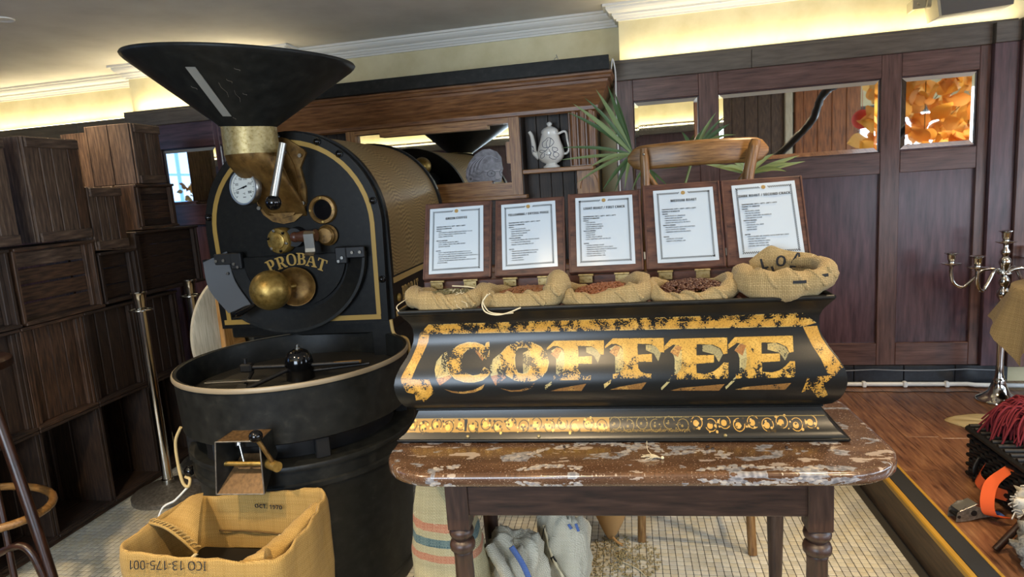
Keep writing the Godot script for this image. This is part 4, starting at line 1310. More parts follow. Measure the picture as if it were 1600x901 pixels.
func clutter_right() -> void:
	# burlap over a small black table with cabriole feet
	var t := thing("side_table", "small black table with cabriole feet at the right picture edge", "table", Vector3(1.98, 0.18, -3.42))
	var st := S()
	lathe(st, V("0.0005,0.66 0.30,0.66 0.31,0.668 0.31,0.68 0.0005,0.685"), 40)
	obj("tabletop", st, M.black_iron, t)
	for a in [205.0, 85.0, -35.0]:
		var d := Vector3(cos(deg_to_rad(a)), 0, -sin(deg_to_rad(a)))
		st = S()
		var pts := []
		for q in curve(V("0.05,0.66 0.09,0.5 0.12,0.3 0.16,0.19 0.21,0.165 0.245,0.13 0.25,0.07 0.28,0.03 0.35,0.018"), 6): pts.append(d * q.x + Vector3(0, q.y, 0))
		var rad := []
		for i in pts.size(): rad.append(lerpf(0.022, 0.019, float(i) / pts.size()))
		tube(st, pts, rad, 12)
		obj("leg", st, M.black_iron, t)
	st = S()
	fn.seed = 8; fn.frequency = 0.6
	var rings := []
	for j in 9:
		var q := PackedVector3Array()
		for i in 64:
			var g := TAU * i / 64
			var fold := pow(absf(sin(g * 2.0 - 0.35)), 0.7)
			var r := 0.318
			var y := 0.69
			if j == 0: r = 0.01
			elif j > 1:
				var u := (j - 1) / 7.0
				r = 0.318 + u * 0.06 * (0.4 + fold) + u * 0.018 * sin(g * 11.0)
				y = 0.69 - u * (0.16 + 0.20 * (1.0 - fold)) - (0.02 if u > 0 else 0.0)
			q.append(Vector3(r * cos(g), y, -r * sin(g)))
		rings.append(q)
	rings.reverse()
	loft(st, rings, true, false, false, 0.0)
	var o := obj("burlap_cloth", st, M.burlap)
	o.position = Vector3(1.98, 0.18, -3.42)
	tag(o, "brown burlap cloth draped over the small black table", "cloth")

	st = S()
	var pts := V("-0.2,0.02 -0.13,0.09 0.0,0.12 0.2,0.10 0.28,-0.02 0.24,-0.16 0.05,-0.2 -0.06,-0.16")
	var top := []
	rings = []
	for k in [[1.0, 0.0], [1.0, 0.006], [0.9, 0.010], [0.5, 0.012], [0.02, 0.011]]:
		var q := PackedVector3Array()
		for p in curve(pts, 6, true):
			var w := 0.004 * sin(p.x * 40.0) * sin(p.y * 31.0)
			q.append(Vector3(p.x * k[0], maxf(k[1] + w, 0.001) if k[1] > 0 else 0.001, -p.y * k[0]))
		q.reverse()
		rings.append(q)
	loft(st, rings, true, false, false, 0.0)
	o = obj("cream_cloth", st, M.cream_cloth)
	o.position = Vector3(1.62, 0.18, -3.50)
	tag(o, "flat cream cloth lying on the platform boards near the candelabra", "cloth")

	# black wicker basket
	t = thing("wicker_basket", "black wicker hamper with a flat lid under the red yarn mop", "basket", Vector3(1.50, 0.18, -2.70), 2.0)
	var hx := 0.235; var hz := 0.20
	block("inner_body", -hx + 0.012, hx - 0.012, 0.0, 0.19, -hz + 0.012, hz - 0.012, M.black_iron, t)
	for r in 9:
		st = S()
		var loop := []
		for k in 4:
			var a := [Vector3(-hx, 0, hz), Vector3(hx, 0, hz), Vector3(hx, 0, -hz), Vector3(-hx, 0, -hz)]
			for i in 14:
				var p: Vector3 = a[k].lerp(a[(k + 1) % 4], i / 14.0)
				var nrm: Vector3 = [Vector3(0, 0, 1), Vector3(1, 0, 0), Vector3(0, 0, -1), Vector3(-1, 0, 0)][k]
				loop.append(p + nrm * 0.006 * (1 if (i + r) % 2 == 0 else -1) + Vector3(0, 0.014 + r * 0.02, 0))
		tube(st, loop, 0.0095, 6, true)
		obj("wicker_row", st, M.wicker_black, t)
	st = S()
	box(st, Vector3(0, 0.205, 0), Vector3(2 * hx + 0.035, 0.026, 2 * hz + 0.035), 0.008)
	var lid := obj("lid", st, M.wicker_black, t)
	for r in 10:
		st = S()
		tube(st, [Vector3(-hx - 0.01, 0.219, -hz + 0.01 + r * 0.042), Vector3(hx + 0.01, 0.219, -hz + 0.01 + r * 0.042)], 0.011, 6)
		obj("lid_strand", st, M.wicker_black, lid)
	st = S()
	tube(st, curve(V3("-0.247,0.12,-0.1 -0.265,0.09,-0.09 -0.27,0.06,-0.085"), 5), [0.01, 0.011, 0.012, 0.012, 0.013, 0.013, 0.014, 0.013, 0.012, 0.011, 0.006], 8, false, 0.5)
	obj("leather_tab", st, M.black_iron, t)

	# red yarn mop on the hamper
	st = S()
	rng.seed = 77
	for i in 420:
		var a := rng.randf() * TAU
		var r := sqrt(rng.randf()) * 0.10
		var p := Vector3(r * cos(a), 0.07 + rng.randf() * 0.05 + 0.03 * (1 - r / 0.14), r * sin(a))
		var d := Vector3(cos(a + rng.randf_range(-0.6, 0.6)), 0, sin(a + rng.randf_range(-0.6, 0.6)))
		var ln := rng.randf_range(0.06, 0.10)
		tube(st, curve([p, p + d * ln * 0.4 + Vector3(0, 0.012, 0), p + d * ln * 0.8 + Vector3(0, -0.03, 0), p + d * ln + Vector3(rng.randf_range(-0.02, 0.02), -rng.randf_range(0.05, 0.12), 0)], 3), rng.randf_range(0.0028, 0.0045), 5)
	ball(st, Vector3(0, 0.05, 0), 0.11, 16, Vector3(1, 0.45, 1))
	o = obj("yarn_mop", st, M.yarn_red)
	o.position = Vector3(1.45, 0.385, -2.79)
	tag(o, "heap of dark red yarn like a mop head on the hamper", "yarn")

	# pale fleece and mottled rag in front of the hamper
	st = S()
	fn.seed = 12; fn.frequency = 1.0
	var bl := func(st: SurfaceTool, c: Vector3, rx: float, ry: float, rz: float, amp: float, fq: float) -> void:
		var rg := []
		for j in 15:
			var th := PI * j / 14 - PI / 2
			var q := PackedVector3Array()
			for i in 28:
				var g := TAU * i / 28
				var v := Vector3(cos(th) * cos(g), sin(th), -cos(th) * sin(g))
				var k := 1.0 + amp * fn.get_noise_3dv(v * fq)
				var p := Vector3(v.x * rx, v.y * ry, v.z * rz) * k
				p.y = maxf(p.y, -ry * 0.94)
				q.append(c + p)
			rg.append(q)
		loft(st, rg, true, false, false, 0.0)
	bl.call(st, Vector3(0, 0.09, 0), 0.10, 0.11, 0.07, 0.9, 2.2)
	for i in 200:
		var a := rng.randf() * TAU; var b := rng.randf() * PI / 2
		var v := Vector3(cos(a) * cos(b), sin(b), sin(a) * cos(b))
		var p := Vector3(v.x * 0.098, 0.09 + v.y * 0.105, v.z * 0.07)
		tube(st, [p, p + v * 0.014 + Vector3(rng.randf_range(-0.01, 0.01), rng.randf_range(-0.008, 0.004), rng.randf_range(-0.01, 0.01)), p + v * 0.02 + Vector3(rng.randf_range(-0.015, 0.015), -0.012, rng.randf_range(-0.015, 0.015))], 0.003, 4)
	o = obj("fleece", st, M.fleece)
	o.position = Vector3(1.30, 0.18, -2.40)
	tag(o, "shaggy off-white fleece in front of the black hamper", "fleece")
	st = S()
	bl.call(st, Vector3(0, 0.055, 0), 0.09, 0.062, 0.09, 0.8, 1.6)
	o = obj("rag", st, M.denim_rag)
	o.position = Vector3(1.20, 0.18, -2.22)
	tag(o, "mottled grey-blue rag at the lower right picture edge", "rag")

	# orange webbing of a ratchet strap, and its buckle
	st = S()
	var web := func(a: String, w: float, side: Vector3) -> void:
		var c := curve(V3(a), 6)
		smooth(st)
		for i in c.size() - 1:
			quad(st, c[i] - side * w, c[i] + side * w, c[i + 1] + side * w, c[i + 1] - side * w)
			quad(st, c[i] - side * w + Vector3(0, -0.002, 0.001), c[i + 1] - side * w + Vector3(0, -0.002, 0.001), c[i + 1] + side * w + Vector3(0, -0.002, 0.001), c[i] + side * w + Vector3(0, -0.002, 0.001))
	var sd := Vector3(0.75, 0.1, 0.6).normalized()
	web.call("0.02,0.02,0.02 -0.03,0.03,0.03 -0.035,0.07,0.01 0.0,0.12,-0.04 0.06,0.155,-0.07 0.1,0.17,-0.08 0.12,0.15,-0.06", 0.022, sd)
	web.call("0.09,0.006,0.12 0.07,0.03,0.12 0.08,0.09,0.07 0.11,0.15,0.02 0.13,0.17,-0.02", 0.022, sd)
	web.call("-0.0,0.16,-0.1 -0.01,0.1,-0.12 0.03,0.06,-0.11 0.09,0.05,-0.08 0.12,0.09,-0.05", 0.022, Vector3(0.3, 0.9, 0.2).normalized())
	o = obj("ratchet_strap", st, M.orange_web)
	o.position = Vector3(1.19, 0.185, -2.52)
	tag(o, "orange webbing strap in loops beside the black hamper", "strap")
	t = thing("ratchet_buckle", "metal ratchet buckle lying on the platform edge at the end of the orange strap", "buckle", Vector3(1.105, 0.183, -2.525), 14.0)
	st = S()
	for z in [-0.022, 0.022]: prism(st, V("-0.065,0.0 -0.06,0.035 -0.03,0.058 0.0,0.06 0.03,0.045 0.075,0.03 0.075,0.012 0.02,0.008 -0.02,0.0"), z - 0.0015, z + 0.0015)
	obj("side_plate", st, M.worn_steel, t)
	st = S()
	box(st, Vector3(-0.02, 0.052, 0), Vector3(0.07, 0.004, 0.05), 0.001, Basis(Vector3.BACK, 0.35))
	box(st, Vector3(0.04, 0.043, 0), Vector3(0.07, 0.004, 0.046), 0.001, Basis(Vector3.BACK, -0.25))
	obj("handle_plate", st, M.steel, t)
	st = S()
	rod(st, Vector3(0, 0.03, -0.026), Vector3(0, 0.03, 0.026), 0.011, -1.0, 14)
	rod(st, Vector3(-0.055, 0.02, -0.026), Vector3(-0.055, 0.02, 0.026), 0.006, -1.0, 10)
	rod(st, Vector3(0.065, 0.02, -0.026), Vector3(0.065, 0.02, 0.026), 0.006, -1.0, 10)
	obj("spindle", st, M.black_iron, t)
	st = S()
	box(st, Vector3(0.07, 0.008, 0.0), Vector3(0.10, 0.003, 0.036), 0.001, Basis(Vector3.UP, -0.1))
	obj("blue_webbing", st, M.blue_web, t)
	st = S()
	rod(st, Vector3(1.09, 0.188, -2.30), Vector3(1.40, 0.47, -2.42), 0.0115, 0.0125, 10)
	tag(obj("wooden_stick", st, M.bentwood_x), "dark wooden stick leaning over the rag at the right edge", "stick")

	# loudspeaker on the wall
	t = thing("loudspeaker", "grey wall loudspeaker on a bracket above the orange mirror", "loudspeaker", Vector3(1.66, 2.22, -4.02), -4.0)
	st = S()
	prism(st, V("-0.155,0.005 0.165,0.02 0.185,0.2 0.18,0.28 -0.14,0.28 -0.175,0.16"), -0.085, 0.075)
	obj("cabinet", st, M.speaker_grey, t)
	st = S()
	prism(st, V("-0.168,0.0 -0.156,0.0 -0.176,0.16 -0.142,0.285 -0.158,0.285 -0.192,0.16"), -0.1, 0.09)
	obj("side_cheek", st, M.speaker_pale, t)
	st = S()
	box(st, Vector3(-0.225, 0.1, -0.03), Vector3(0.07, 0.055, 0.012), 0.002)
	box(st, Vector3(-0.25, 0.1, -0.09), Vector3(0.012, 0.055, 0.12), 0.002)
	rod(st, Vector3(-0.2, 0.1, -0.02), Vector3(-0.175, 0.1, -0.02), 0.032, -1.0, 18)
	rod(st, Vector3(-0.23, 0.1, -0.024), Vector3(-0.23, 0.1, -0.012), 0.009, -1.0, 10)
	obj("bracket", st, M.speaker_pale, t)

func foliage() -> void:
	# autumn garland hung off to the right, seen in the mirrors
	rng.seed = 404
	var t := thing("autumn_garland", "orange autumn leaf garland, visible as the reflection in the right-hand mirror", "garland", Vector3(2.3, 1.9, -1.95))
	var st := S()
	for k in 12:
		var p := Vector3(rng.randf_range(-0.45, 0.45), rng.randf_range(-0.45, 0.45), rng.randf_range(-0.1, 0.15))
		var q := p + Vector3(rng.randf_range(-0.3, 0.3), rng.randf_range(-0.35, 0.2), 0)
		tube(st, curve([p, p.lerp(q, 0.5) + Vector3(0.05, 0.03, 0), q], 5), 0.003, 5)
	tube(st, V3("-0.5,0.66,0.02 0.5,0.66,0.02"), 0.005, 6)
	for x in [-0.4, 0.0, 0.4]: tube(st, [Vector3(x, 0.63, 0.02), Vector3(x * 0.9, 0.3, 0.02), Vector3(x * 0.8, -0.3, 0.02)], 0.0035, 5)
	obj("twigs", st, M.stem_brown, t)
	var leaf := []
	for k in 3:
		st = S()
		smooth(st)
		var n := 10
		for s in [-1.0, 1.0]:
			for i in n:
				var u0 := float(i) / n; var u1 := float(i + 1) / n
				var w0: float = s * 0.034 * sin(PI * pow(u0, 0.8)); var w1: float = s * 0.034 * sin(PI * pow(u1, 0.8))
				var a := Vector3(0, u0 * 0.095, -0.012 * u0 * u0); var b := Vector3(0, u1 * 0.095, -0.012 * u1 * u1)
				quad(st, a, Vector3(w0, u0 * 0.095, 0.008), Vector3(w1, u1 * 0.095, 0.008), b) if s > 0 else quad(st, Vector3(w0, u0 * 0.095, 0.008), a, b, Vector3(w1, u1 * 0.095, 0.008))
		leaf.append(finish(st, M["autumn_%d" % k]))
	for i in 300:
		var p := Vector3(rng.randf_range(-0.42, 0.62), rng.randf_range(-0.5, 0.45), rng.randf_range(-0.15, 0.3))
		var b := Basis.from_euler(Vector3(rng.randf_range(-0.8, 0.8), rng.randf_range(-0.9, 0.9), rng.randf() * TAU)).scaled(Vector3.ONE * rng.randf_range(1.3, 2.3))
		put("leaf", leaf[rng.randi() % 3], t, p, b)
	t = thing("leaf_spray", "orange leaf spray by the left window, seen in the mirror beside the hopper", "garland", Vector3(-4.72, 1.62, -2.1))
	st = S()
	tube(st, V3("0,0.91,0 0,0.2,0 0.02,-0.15,0"), 0.004, 5)
	obj("twig", st, M.stem_brown, t)
	for i in 70:
		put("leaf", leaf[rng.randi() % 3], t, Vector3(rng.randf_range(-0.14, 0.14), rng.randf_range(-0.2, 0.14), rng.randf_range(-0.1, 0.1)), Basis.from_euler(Vector3(rng.randf_range(-0.8, 0.8), rng.randf_range(-0.9, 0.9), rng.randf() * TAU)).scaled(Vector3.ONE * rng.randf_range(0.5, 0.9)))
	# branch with pompoms, seen in the middle mirror
	t = thing("hanging_branch", "dark bare branch behind the viewer, seen in the middle mirror", "branch", Vector3(1.75, 1.9, -1.3))
	st = S()
	tube(st, curve(V3("-0.55,-0.3,0 -0.35,-0.12,0 -0.2,0.05,0 -0.12,0.25,0 0.02,0.35,0 0.3,0.36,0 0.5,0.4,0"), 6), 0.035, 12, false, 1.0, Vector3.ZERO, 0.01)
	rod(st, Vector3(0.02, 0.36, 0), Vector3(0.02, 0.63, 0), 0.003)
	rod(st, Vector3(0.42, 0.38, 0), Vector3(0.42, 0.63, 0), 0.003)
	obj("branch", st, M.black_iron, t)
	for q in [["0.2,0.0,-0.14", "lower"], ["0.12,0.5,-0.12", "upper"]]:
		st = S()
		ball(st, Vector3.ZERO, 0.09, 18)
		rod(st, Vector3(0, 0.08, 0), Vector3(0, 0.63 - V3(q[0])[0].y, 0), 0.002)
		var o := obj("pompom", st, M.pompom_pink)
		o.position = Vector3(1.75, 1.9, -1.3) + V3(q[0])[0]
		tag(o, "%s red paper pompom hanging by the branch, seen in the middle mirror" % q[1], "pompom")

func wires() -> void:
	var st := S()
	tube(st, V3("-0.2,0.198,-4.083 1.75,0.198,-4.083 1.78,0.2,-4.06 2.3,0.2,-4.03"), 0.0125, 12)
	var p := put("conduit", finish(st, M.white_plastic), self)
	tag(p, "white plastic conduit running along the foot of the panelled wall", "pipe")
	for x in [0.2, 0.75, 1.2, 1.42, 1.64]:
		st = S()
		box(st, Vector3(x, 0.199, -4.078), Vector3(0.022, 0.034, 0.03), 0.004)
		obj("clip", st, M.white_plastic, p)
	st = S()
	var pts := []
	for i in 40: pts.append(Vector3(-0.2 + i * 0.054, 0.285 - 0.008 * absf(sin(i * 0.35)), -4.092))
	tube(st, pts, 0.004, 6)
	tag(obj("cable", st, M.cable_grey), "grey cable tacked along the top of the black skirting tiles", "cable")
	st = S()
	pts = []
	for i in 30: pts.append(Vector3(0.9 + i * 0.03, 0.182, -3.99 + 0.006 * sin(i * 0.9)))
	tube(st, pts, 0.0022, 5)
	tag(obj("dark_string", st, M.black_iron), "thin dark string lying on the boards along the wall", "string")

func furniture() -> void:
	table()
	chair()
	bar_stool()
	stanchion("chrome rope stanchion in front of the crates, the nearer and taller looking one", Vector3(-2.565, 0, -2.80), 1.10)
	stanchion("chrome rope stanchion further back beside the pale round tabletop", Vector3(-2.60, 0, -3.22), 1.10)
	round_board()
	palm()
	candelabra()
	clutter_right()
	foliage()
	wires()

# ---------------------------------------------------------------- the coffee roaster
func arch(cx: float, r: float, rb: float, y0: float, yc: float, n := 28) -> Array:   # open polyline: left foot, round the arch, right foot
	var p := [Vector2(cx - rb, y0)]
	for i in n + 1:
		var a := PI - PI * i / n
		p.append(Vector2(cx + r * cos(a), yc + r * sin(a)))
	p.append(Vector2(cx + rb, y0))
	return p

func half_disc(cx: float, y: float, rx: float, ry: float, n := 32) -> Array:
	var p := []
	for i in n + 1:
		var a := PI + PI * i / n
		p.append(Vector2(cx + rx * cos(a), y + ry * sin(a)))
	return p

func jacket_texture() -> ImageTexture:
	# perforated brass over a second sheet: rows of fine holes that beat against each other
	var n := 1024
	var im := Image.create(n, n, false, Image.FORMAT_RGB8)
	for y in n:
		for x in n:
			var u := x / float(n); var v := y / float(n)
			var w := 0.9 * sin(TAU * (v * 1.0 + u)) + 0.35 * sin(TAU * (v * 3.0 - u * 2.0)) + 0.12 * sin(TAU * (v * 11.0 + u))
			var a := sin(TAU * u * 150.0) * sin(TAU * v * 150.0)
			var b := sin(TAU * (u * 34.0 + w))
			var k := clampf(0.5 + 0.30 * b * (0.6 + 0.4 * sin(TAU * (v * 2.0 + u))) + 0.15 * a, 0, 1)
			im.set_pixel(x, y, Color("6a5230").lerp(Color("c6ab74"), k))
	return ImageTexture.create_from_image(im)

func stencil(s: String, size: float, m: Material, parent: Node, at: Vector3, b: Basis, cut: Material = null) -> MeshInstance3D:
	return text("letter", s, size, m, parent, at, b, "Droid Serif", 700)

func roaster() -> void:
	var t := thing("coffee_roaster", "large antique black and brass drum coffee roaster with hopper and round cooling tray", "coffee roaster", Vector3(-1.40, 0, -2.27), 4.0)
	var st: SurfaceTool
	var cx := -0.12
	# ---- pedestal under the cooling tray
	st = S()
	lathe(st, V("0.0005,0.0 0.385,0.0 0.39,0.01 0.39,0.05 0.384,0.055 0.396,0.3 0.415,0.52 0.426,0.525 0.426,0.54 0.418,0.545 0.42,0.59 0.43,0.594 0.432,0.604 0.428,0.612 0.38,0.616 0.0005,0.617"), 72, Transform3D(Basis(), Vector3(0.015, 0, 0)))
	obj("pedestal", st, M.black_satin, t)
	st = S()
	lathe(st, V("0.35,0.61 0.35,0.70"), 48, Transform3D(Basis(), Vector3(0.01, 0, 0)), false, false)
	obj("neck_ring", st, M.black_iron, t)
	for a in [0.4, 1.5, 2.9, 4.2, 5.3]:
		st = S()
		box(st, Vector3(0.015 + 0.375 * cos(a), 0.65, -0.375 * sin(a)), Vector3(0.05, 0.075, 0.05), 0.004, Basis(Vector3.UP, a))
		obj("support_lug", st, M.black_iron, t)
	# ---- cooling tray
	st = S()
	lathe(st, V("0.0005,0.69 0.42,0.69 0.428,0.695 0.436,0.88 0.44,0.884 0.441,0.893 0.436,0.899 0.425,0.898 0.422,0.89 0.42,0.80 0.0005,0.80"), 96)
	var tray := obj("cooling_tray", st, M.black_satin, t)
	st = S()
	lathe(st, V("0.4425,0.884 0.4435,0.886 0.4435,0.895 0.441,0.9 0.4375,0.9015"), 96, Transform3D(), false, false)
	obj("rim_band", st, mat("tray_rim", Color("8d8069"), 0.45, 0.2), tray)
	st = S()
	lathe(st, V("0.415,0.8015 0.0005,0.8025"), 64, Transform3D(), false, false)
	var sieve := mat("sieve", Color.WHITE, 0.5, 0.4)
	var im := Image.create(64, 64, false, Image.FORMAT_RGB8)
	im.fill(Color("3a3833"))
	for q in [Vector2(16, 16), Vector2(48, 48)]: disc(im, q, 9, Color("090909"))
	tri_tex(sieve, ImageTexture.create_from_image(im), Vector3.ONE * 70.0)
	obj("sieve_floor", st, sieve, tray)
	# ---- stirrer
	var hub_at := Vector3(0.012, 0, 0)
	st = S()
	lathe(st, V("0.055,0.80 0.055,0.87 0.05,0.895 0.038,0.913 0.02,0.922 0.0005,0.925"), 32, Transform3D(Basis(), hub_at))
	var hub := obj("stirrer_hub", st, M.black_gloss, t)
	st = S()
	lathe(st, V("0.011,0.92 0.011,0.93 0.006,0.931 0.006,0.942 0.0005,0.943"), 12, Transform3D(Basis(), hub_at))
	obj("hub_nut", st, M.steel, hub)
	st = S()
	rod(st, Vector3(-0.03, 0.856, 0.0), Vector3(-0.205, 0.858, 0.02), 0.009)
	box(st, Vector3(-0.2, 0.858, 0.02), Vector3(0.05, 0.034, 0.034), 0.006)
	rod(st, Vector3(-0.205, 0.84, 0.02), Vector3(-0.205, 0.895, 0.02), 0.007)
	rod(st, Vector3(-0.18, 0.84, 0.02), Vector3(-0.165, 0.815, 0.10), 0.008)
	rod(st, Vector3(-0.02, 0.85, 0.04), Vector3(-0.14, 0.81, 0.19), 0.009)
	obj("stirrer_arm", st, M.black_iron, t)
	st = S()
	rod(st, Vector3(0.05, 0.856, 0.0), Vector3(0.25, 0.856, -0.03), 0.009)
	rod(st, Vector3(0.06, 0.83, -0.01), Vector3(0.28, 0.84, -0.06), 0.007)
	obj("stirrer_arm", st, M.black_iron, t)
	st = S()
	box(st, Vector3(-0.24, 0.828, 0.105), Vector3(0.17, 0.006, 0.03), 0.002, Basis(Vector3.UP, 0.1))
	rod(st, Vector3(-0.16, 0.826, 0.1), Vector3(-0.08, 0.826, 0.1), 0.006)
	obj("stirrer_paddle", st, M.steel, t)
	st = S()
	box(st, Vector3(0.205, 0.858, -0.022), Vector3(0.11, 0.012, 0.012), 0.002, Basis(Vector3.UP, 0.15))
	obj("stirrer_paddle", st, M.bronze, t)
	st = S()
	prism(st, V("-0.175,0.805 -0.12,0.825 -0.12,0.836 -0.15,0.836"), 0.17, 0.174)
	obj("scraper", st, M.steel, t)
	# ---- stand behind, under the drum
	st = S()
	box(st, Vector3(cx, 0.47, -0.90), Vector3(0.62, 0.94, 0.94), 0.01)
	obj("stand", st, M.black_satin, t)
	st = S()
	box(st, Vector3(cx, 0.925, -0.935), Vector3(0.76, 0.07, 1.1), 0.006)
	obj("bed_frame", st, M.black_paint, t)
	# ---- drum jacket
	var jk := mat("jacket", Color.WHITE, 0.45, 0.3)
	jk.albedo_texture = jacket_texture()
	var yc := 1.385
	var prof := arch(cx, 0.405, 0.405, 1.14, yc, 40)
	st = S()
	smooth(st)
	var run := 0.0
	for i in prof.size() - 1:
		var a: Vector2 = prof[i]; var b: Vector2 = prof[i + 1]
		var l := (b - a).length()
		var uv := func(p: Vector3, u: float) -> void:
			st.set_uv(Vector2(u / 0.6, p.z / 0.6)); st.add_vertex(p)
		for k in 1:
			var q := [Vector3(a.x, a.y, -0.385), Vector3(b.x, b.y, -0.385), Vector3(b.x, b.y, -1.40), Vector3(a.x, a.y, -1.40)]
			var u := [run, run + l, run + l, run]
			for w in [0, 1, 2, 0, 2, 3]: uv.call(q[w], u[w])
		run += l
	obj("drum_jacket", st, jk, t)
	for z in [-0.40, -1.40]:
		st = S()
		var o := arch(cx, 0.418, 0.415, 0.955, yc); var n := arch(cx, 0.392, 0.39, 0.955, yc)
		band(st, o, n, z - 0.012, z + 0.022)
		obj("edge_band", st, M.black_paint, t)
	st = S()
	var back := arch(cx, 0.40, 0.40, 0.955, yc)
	prism(st, back, -1.405, -1.385)
	var bp := obj("back_plate", st, M.black_paint, t)
	st = S(); ball(st, Vector3(0.03, 1.67, -1.53), 0.06); obj("rear_weight", st, M.brass, t)
	st = S(); rod(st, Vector3(0.03, 1.56, -1.40), Vector3(0.03, 1.56, -1.50), 0.07, -1.0, 28); obj("rear_bearing", st, M.black_iron, t)
	for sx in [1, -1]:
		var x: float = cx + 0.409 * sx
		st = S()
		box(st, Vector3(x, 1.045, -0.90), Vector3(0.012, 0.19, 1.0), 0.001)
		var sp := obj("side_strip", st, M.black_paint, t)
		for y in [1.123, 0.972]:
			st = S()
			box(st, Vector3(x + sx * 0.006, y, -0.90), Vector3(0.004, 0.026, 1.0), 0.001)
			obj("gold_line", st, M.pale_gold, sp)
		if sx == 1:
			st = S()
			ball(st, Vector3(x + 0.012, 1.04, -0.44), 0.02, 14, Vector3(0.6, 1, 1))
			obj("brass_knob", st, M.brass, t)
			text("lettering", "PROBAT", 0.085, M.pale_gold, t, Vector3(x + 0.0075, 1.045, -0.64), Basis(Vector3.UP, PI / 2), "Droid Serif", 700, 0.27)
	# ---- face plate, gold lines, bolts
	st = S()
	prism(st, arch(cx, 0.41, 0.395, 0.945, yc), -0.375, -0.34, Transform3D(), 20.0)
	obj("face_plate", st, M.black_paint, t)
	st = S()
	band(st, arch(cx, 0.377, 0.366, 0.985, yc), arch(cx, 0.357, 0.346, 0.985, yc), -0.342, -0.3375)
	band(st, V("-0.5,0.985 0.245,0.985"), V("-0.5,0.963 0.245,0.963"), -0.342, -0.3375)
	obj("gold_line", st, M.gold_paint, t)
	for a in [92.0, 122.0, 50.0, 14.0, -9.0, 170.0, 193.0, 66.0]:
		var p := Vector3(cx + 0.392 * cos(deg_to_rad(a)), yc + 0.392 * sin(deg_to_rad(a)), -0.332)
		if a < 0.0: p = Vector3(cx + 0.388, 1.14, -0.332)
		if a > 190.0: p = Vector3(cx - 0.395, 1.17, -0.332)
		st = S()
		ball(st, p, 0.0135, 14)
		rod(st, p + Vector3(0, 0, -0.015), p, 0.016, -1.0, 14)
		obj("dome_nut", st, M.black_gloss, t)
	# gold-edged bracket low on the right
	st = S()
	prism(st, V("0.20,0.955 0.29,0.955 0.296,0.90 0.315,0.88 0.345,0.876 0.358,0.84 0.352,0.69 0.20,0.69"), -0.36, -0.335)
	var br := obj("side_bracket", st, M.black_paint, t)
	st = S()
	tube(st, curve(V3("0.29,0.96,-0.333 0.295,0.905,-0.333 0.314,0.881,-0.333 0.345,0.876,-0.333 0.360,0.84,-0.333 0.353,0.69,-0.333"), 6), 0.008, 8)
	obj("gold_line", st, M.pale_gold, br)
	# ---- hopper
	var hx := Transform3D(Basis(Vector3.BACK, deg_to_rad(-5.0)) * Basis(Vector3.RIGHT, deg_to_rad(2.0)), Vector3(-0.19, 1.81, -0.20))
	st = S()
	lathe(st, V("0.11,0.0 0.114,0.006 0.42,0.236 0.432,0.248 0.436,0.256 0.432,0.262 0.424,0.26 0.41,0.244 0.104,0.012"), 96, hx, false, false, 70.0)
	var hop := obj("hopper", st, M.black_satin, t)
	st = S()
	var wedge := []
	var strip_a := 262.0
	for k in 2:
		var q := []
		for e in 2:
			var ang := deg_to_rad([267.5, 273.5][e] if k == 0 else [265.5, 278.5][e])
			var rr: float = 0.36 if k == 0 else 0.155
			var y: float = 0.006 + (rr - 0.114) * 0.23 / 0.306
			q.append(hx * Vector3((rr + 0.002) * cos(ang), y - 0.002, -(rr + 0.002) * sin(ang)))
		wedge.append(q)
	quad(st, wedge[1][0], wedge[1][1], wedge[0][1], wedge[0][0])
	quad(st, wedge[0][0] + Vector3(0, 0.0015, -0.001), wedge[0][1] + Vector3(0, 0.0015, -0.001), wedge[1][1] + Vector3(0, 0.0015, -0.001), wedge[1][0] + Vector3(0, 0.0015, -0.001))
	obj("grey_tape", st, M.grey_tape, hop)
	for q in [[285.0, 0.24, 0.30], [291.0, 0.30, 0.315], [294.0, 0.22, 0.27], [282.0, 0.14, 0.15], [262.0, 0.27, 0.285], [297.0, 0.35, 0.36], [300.0, 0.25, 0.258]]:
		st = S()
		var pr := []
		for e in 4:
			var rr: float = lerpf(q[1], q[2], e / 3.0)
			var ang := deg_to_rad(q[0] + 1.2 * sin(e * 2.0) - e * 0.8)
			pr.append(hx * Vector3(rr * cos(ang), 0.006 + (rr - 0.114) * 0.23 / 0.306 - 0.0008, -rr * sin(ang)))
		tube(st, pr, 0.0009, 5)
		obj("scuff", st, M.worn_steel, hop)
	st = S()
	lathe(st, V("0.108,1.70 0.108,1.812 0.112,1.816"), 48, Transform3D(Basis(), Vector3(-0.185, 0, -0.20)), false, false)
	obj("hopper_neck", st, M.old_brass, t)
	# inlet housing: neck bending into the face
	st = S()
	var rings := []
	for k in [[Vector3(-0.185, 1.70, -0.20), 0.107, 0.107, 0.0], [Vector3(-0.18, 1.66, -0.205), 0.106, 0.104, -0.1], [Vector3(-0.165, 1.60, -0.235), 0.102, 0.095, -0.35], [Vector3(-0.15, 1.54, -0.275), 0.1, 0.085, -0.5], [Vector3(-0.14, 1.48, -0.315), 0.098, 0.07, -0.6], [Vector3(-0.135, 1.43, -0.345), 0.09, 0.05, -0.6]]:
		rings.append(ring(k[0], k[1], k[2], 40, Basis(Vector3.RIGHT, k[3])))
	rings.reverse()
	loft(st, rings, true, true, false, 0.0)
	obj("inlet_housing", st, M.bronze, t)
	st = S()
	prism(st, V("-0.27,1.74 -0.262,1.50 -0.24,1.45 -0.20,1.418 -0.15,1.405 -0.10,1.412 -0.06,1.44 -0.035,1.49 -0.03,1.55 -0.045,1.64 -0.012,1.70 -0.02,1.715 -0.09,1.765 -0.16,1.785 -0.22,1.775"), -0.342, -0.325, Transform3D(), 30.0)
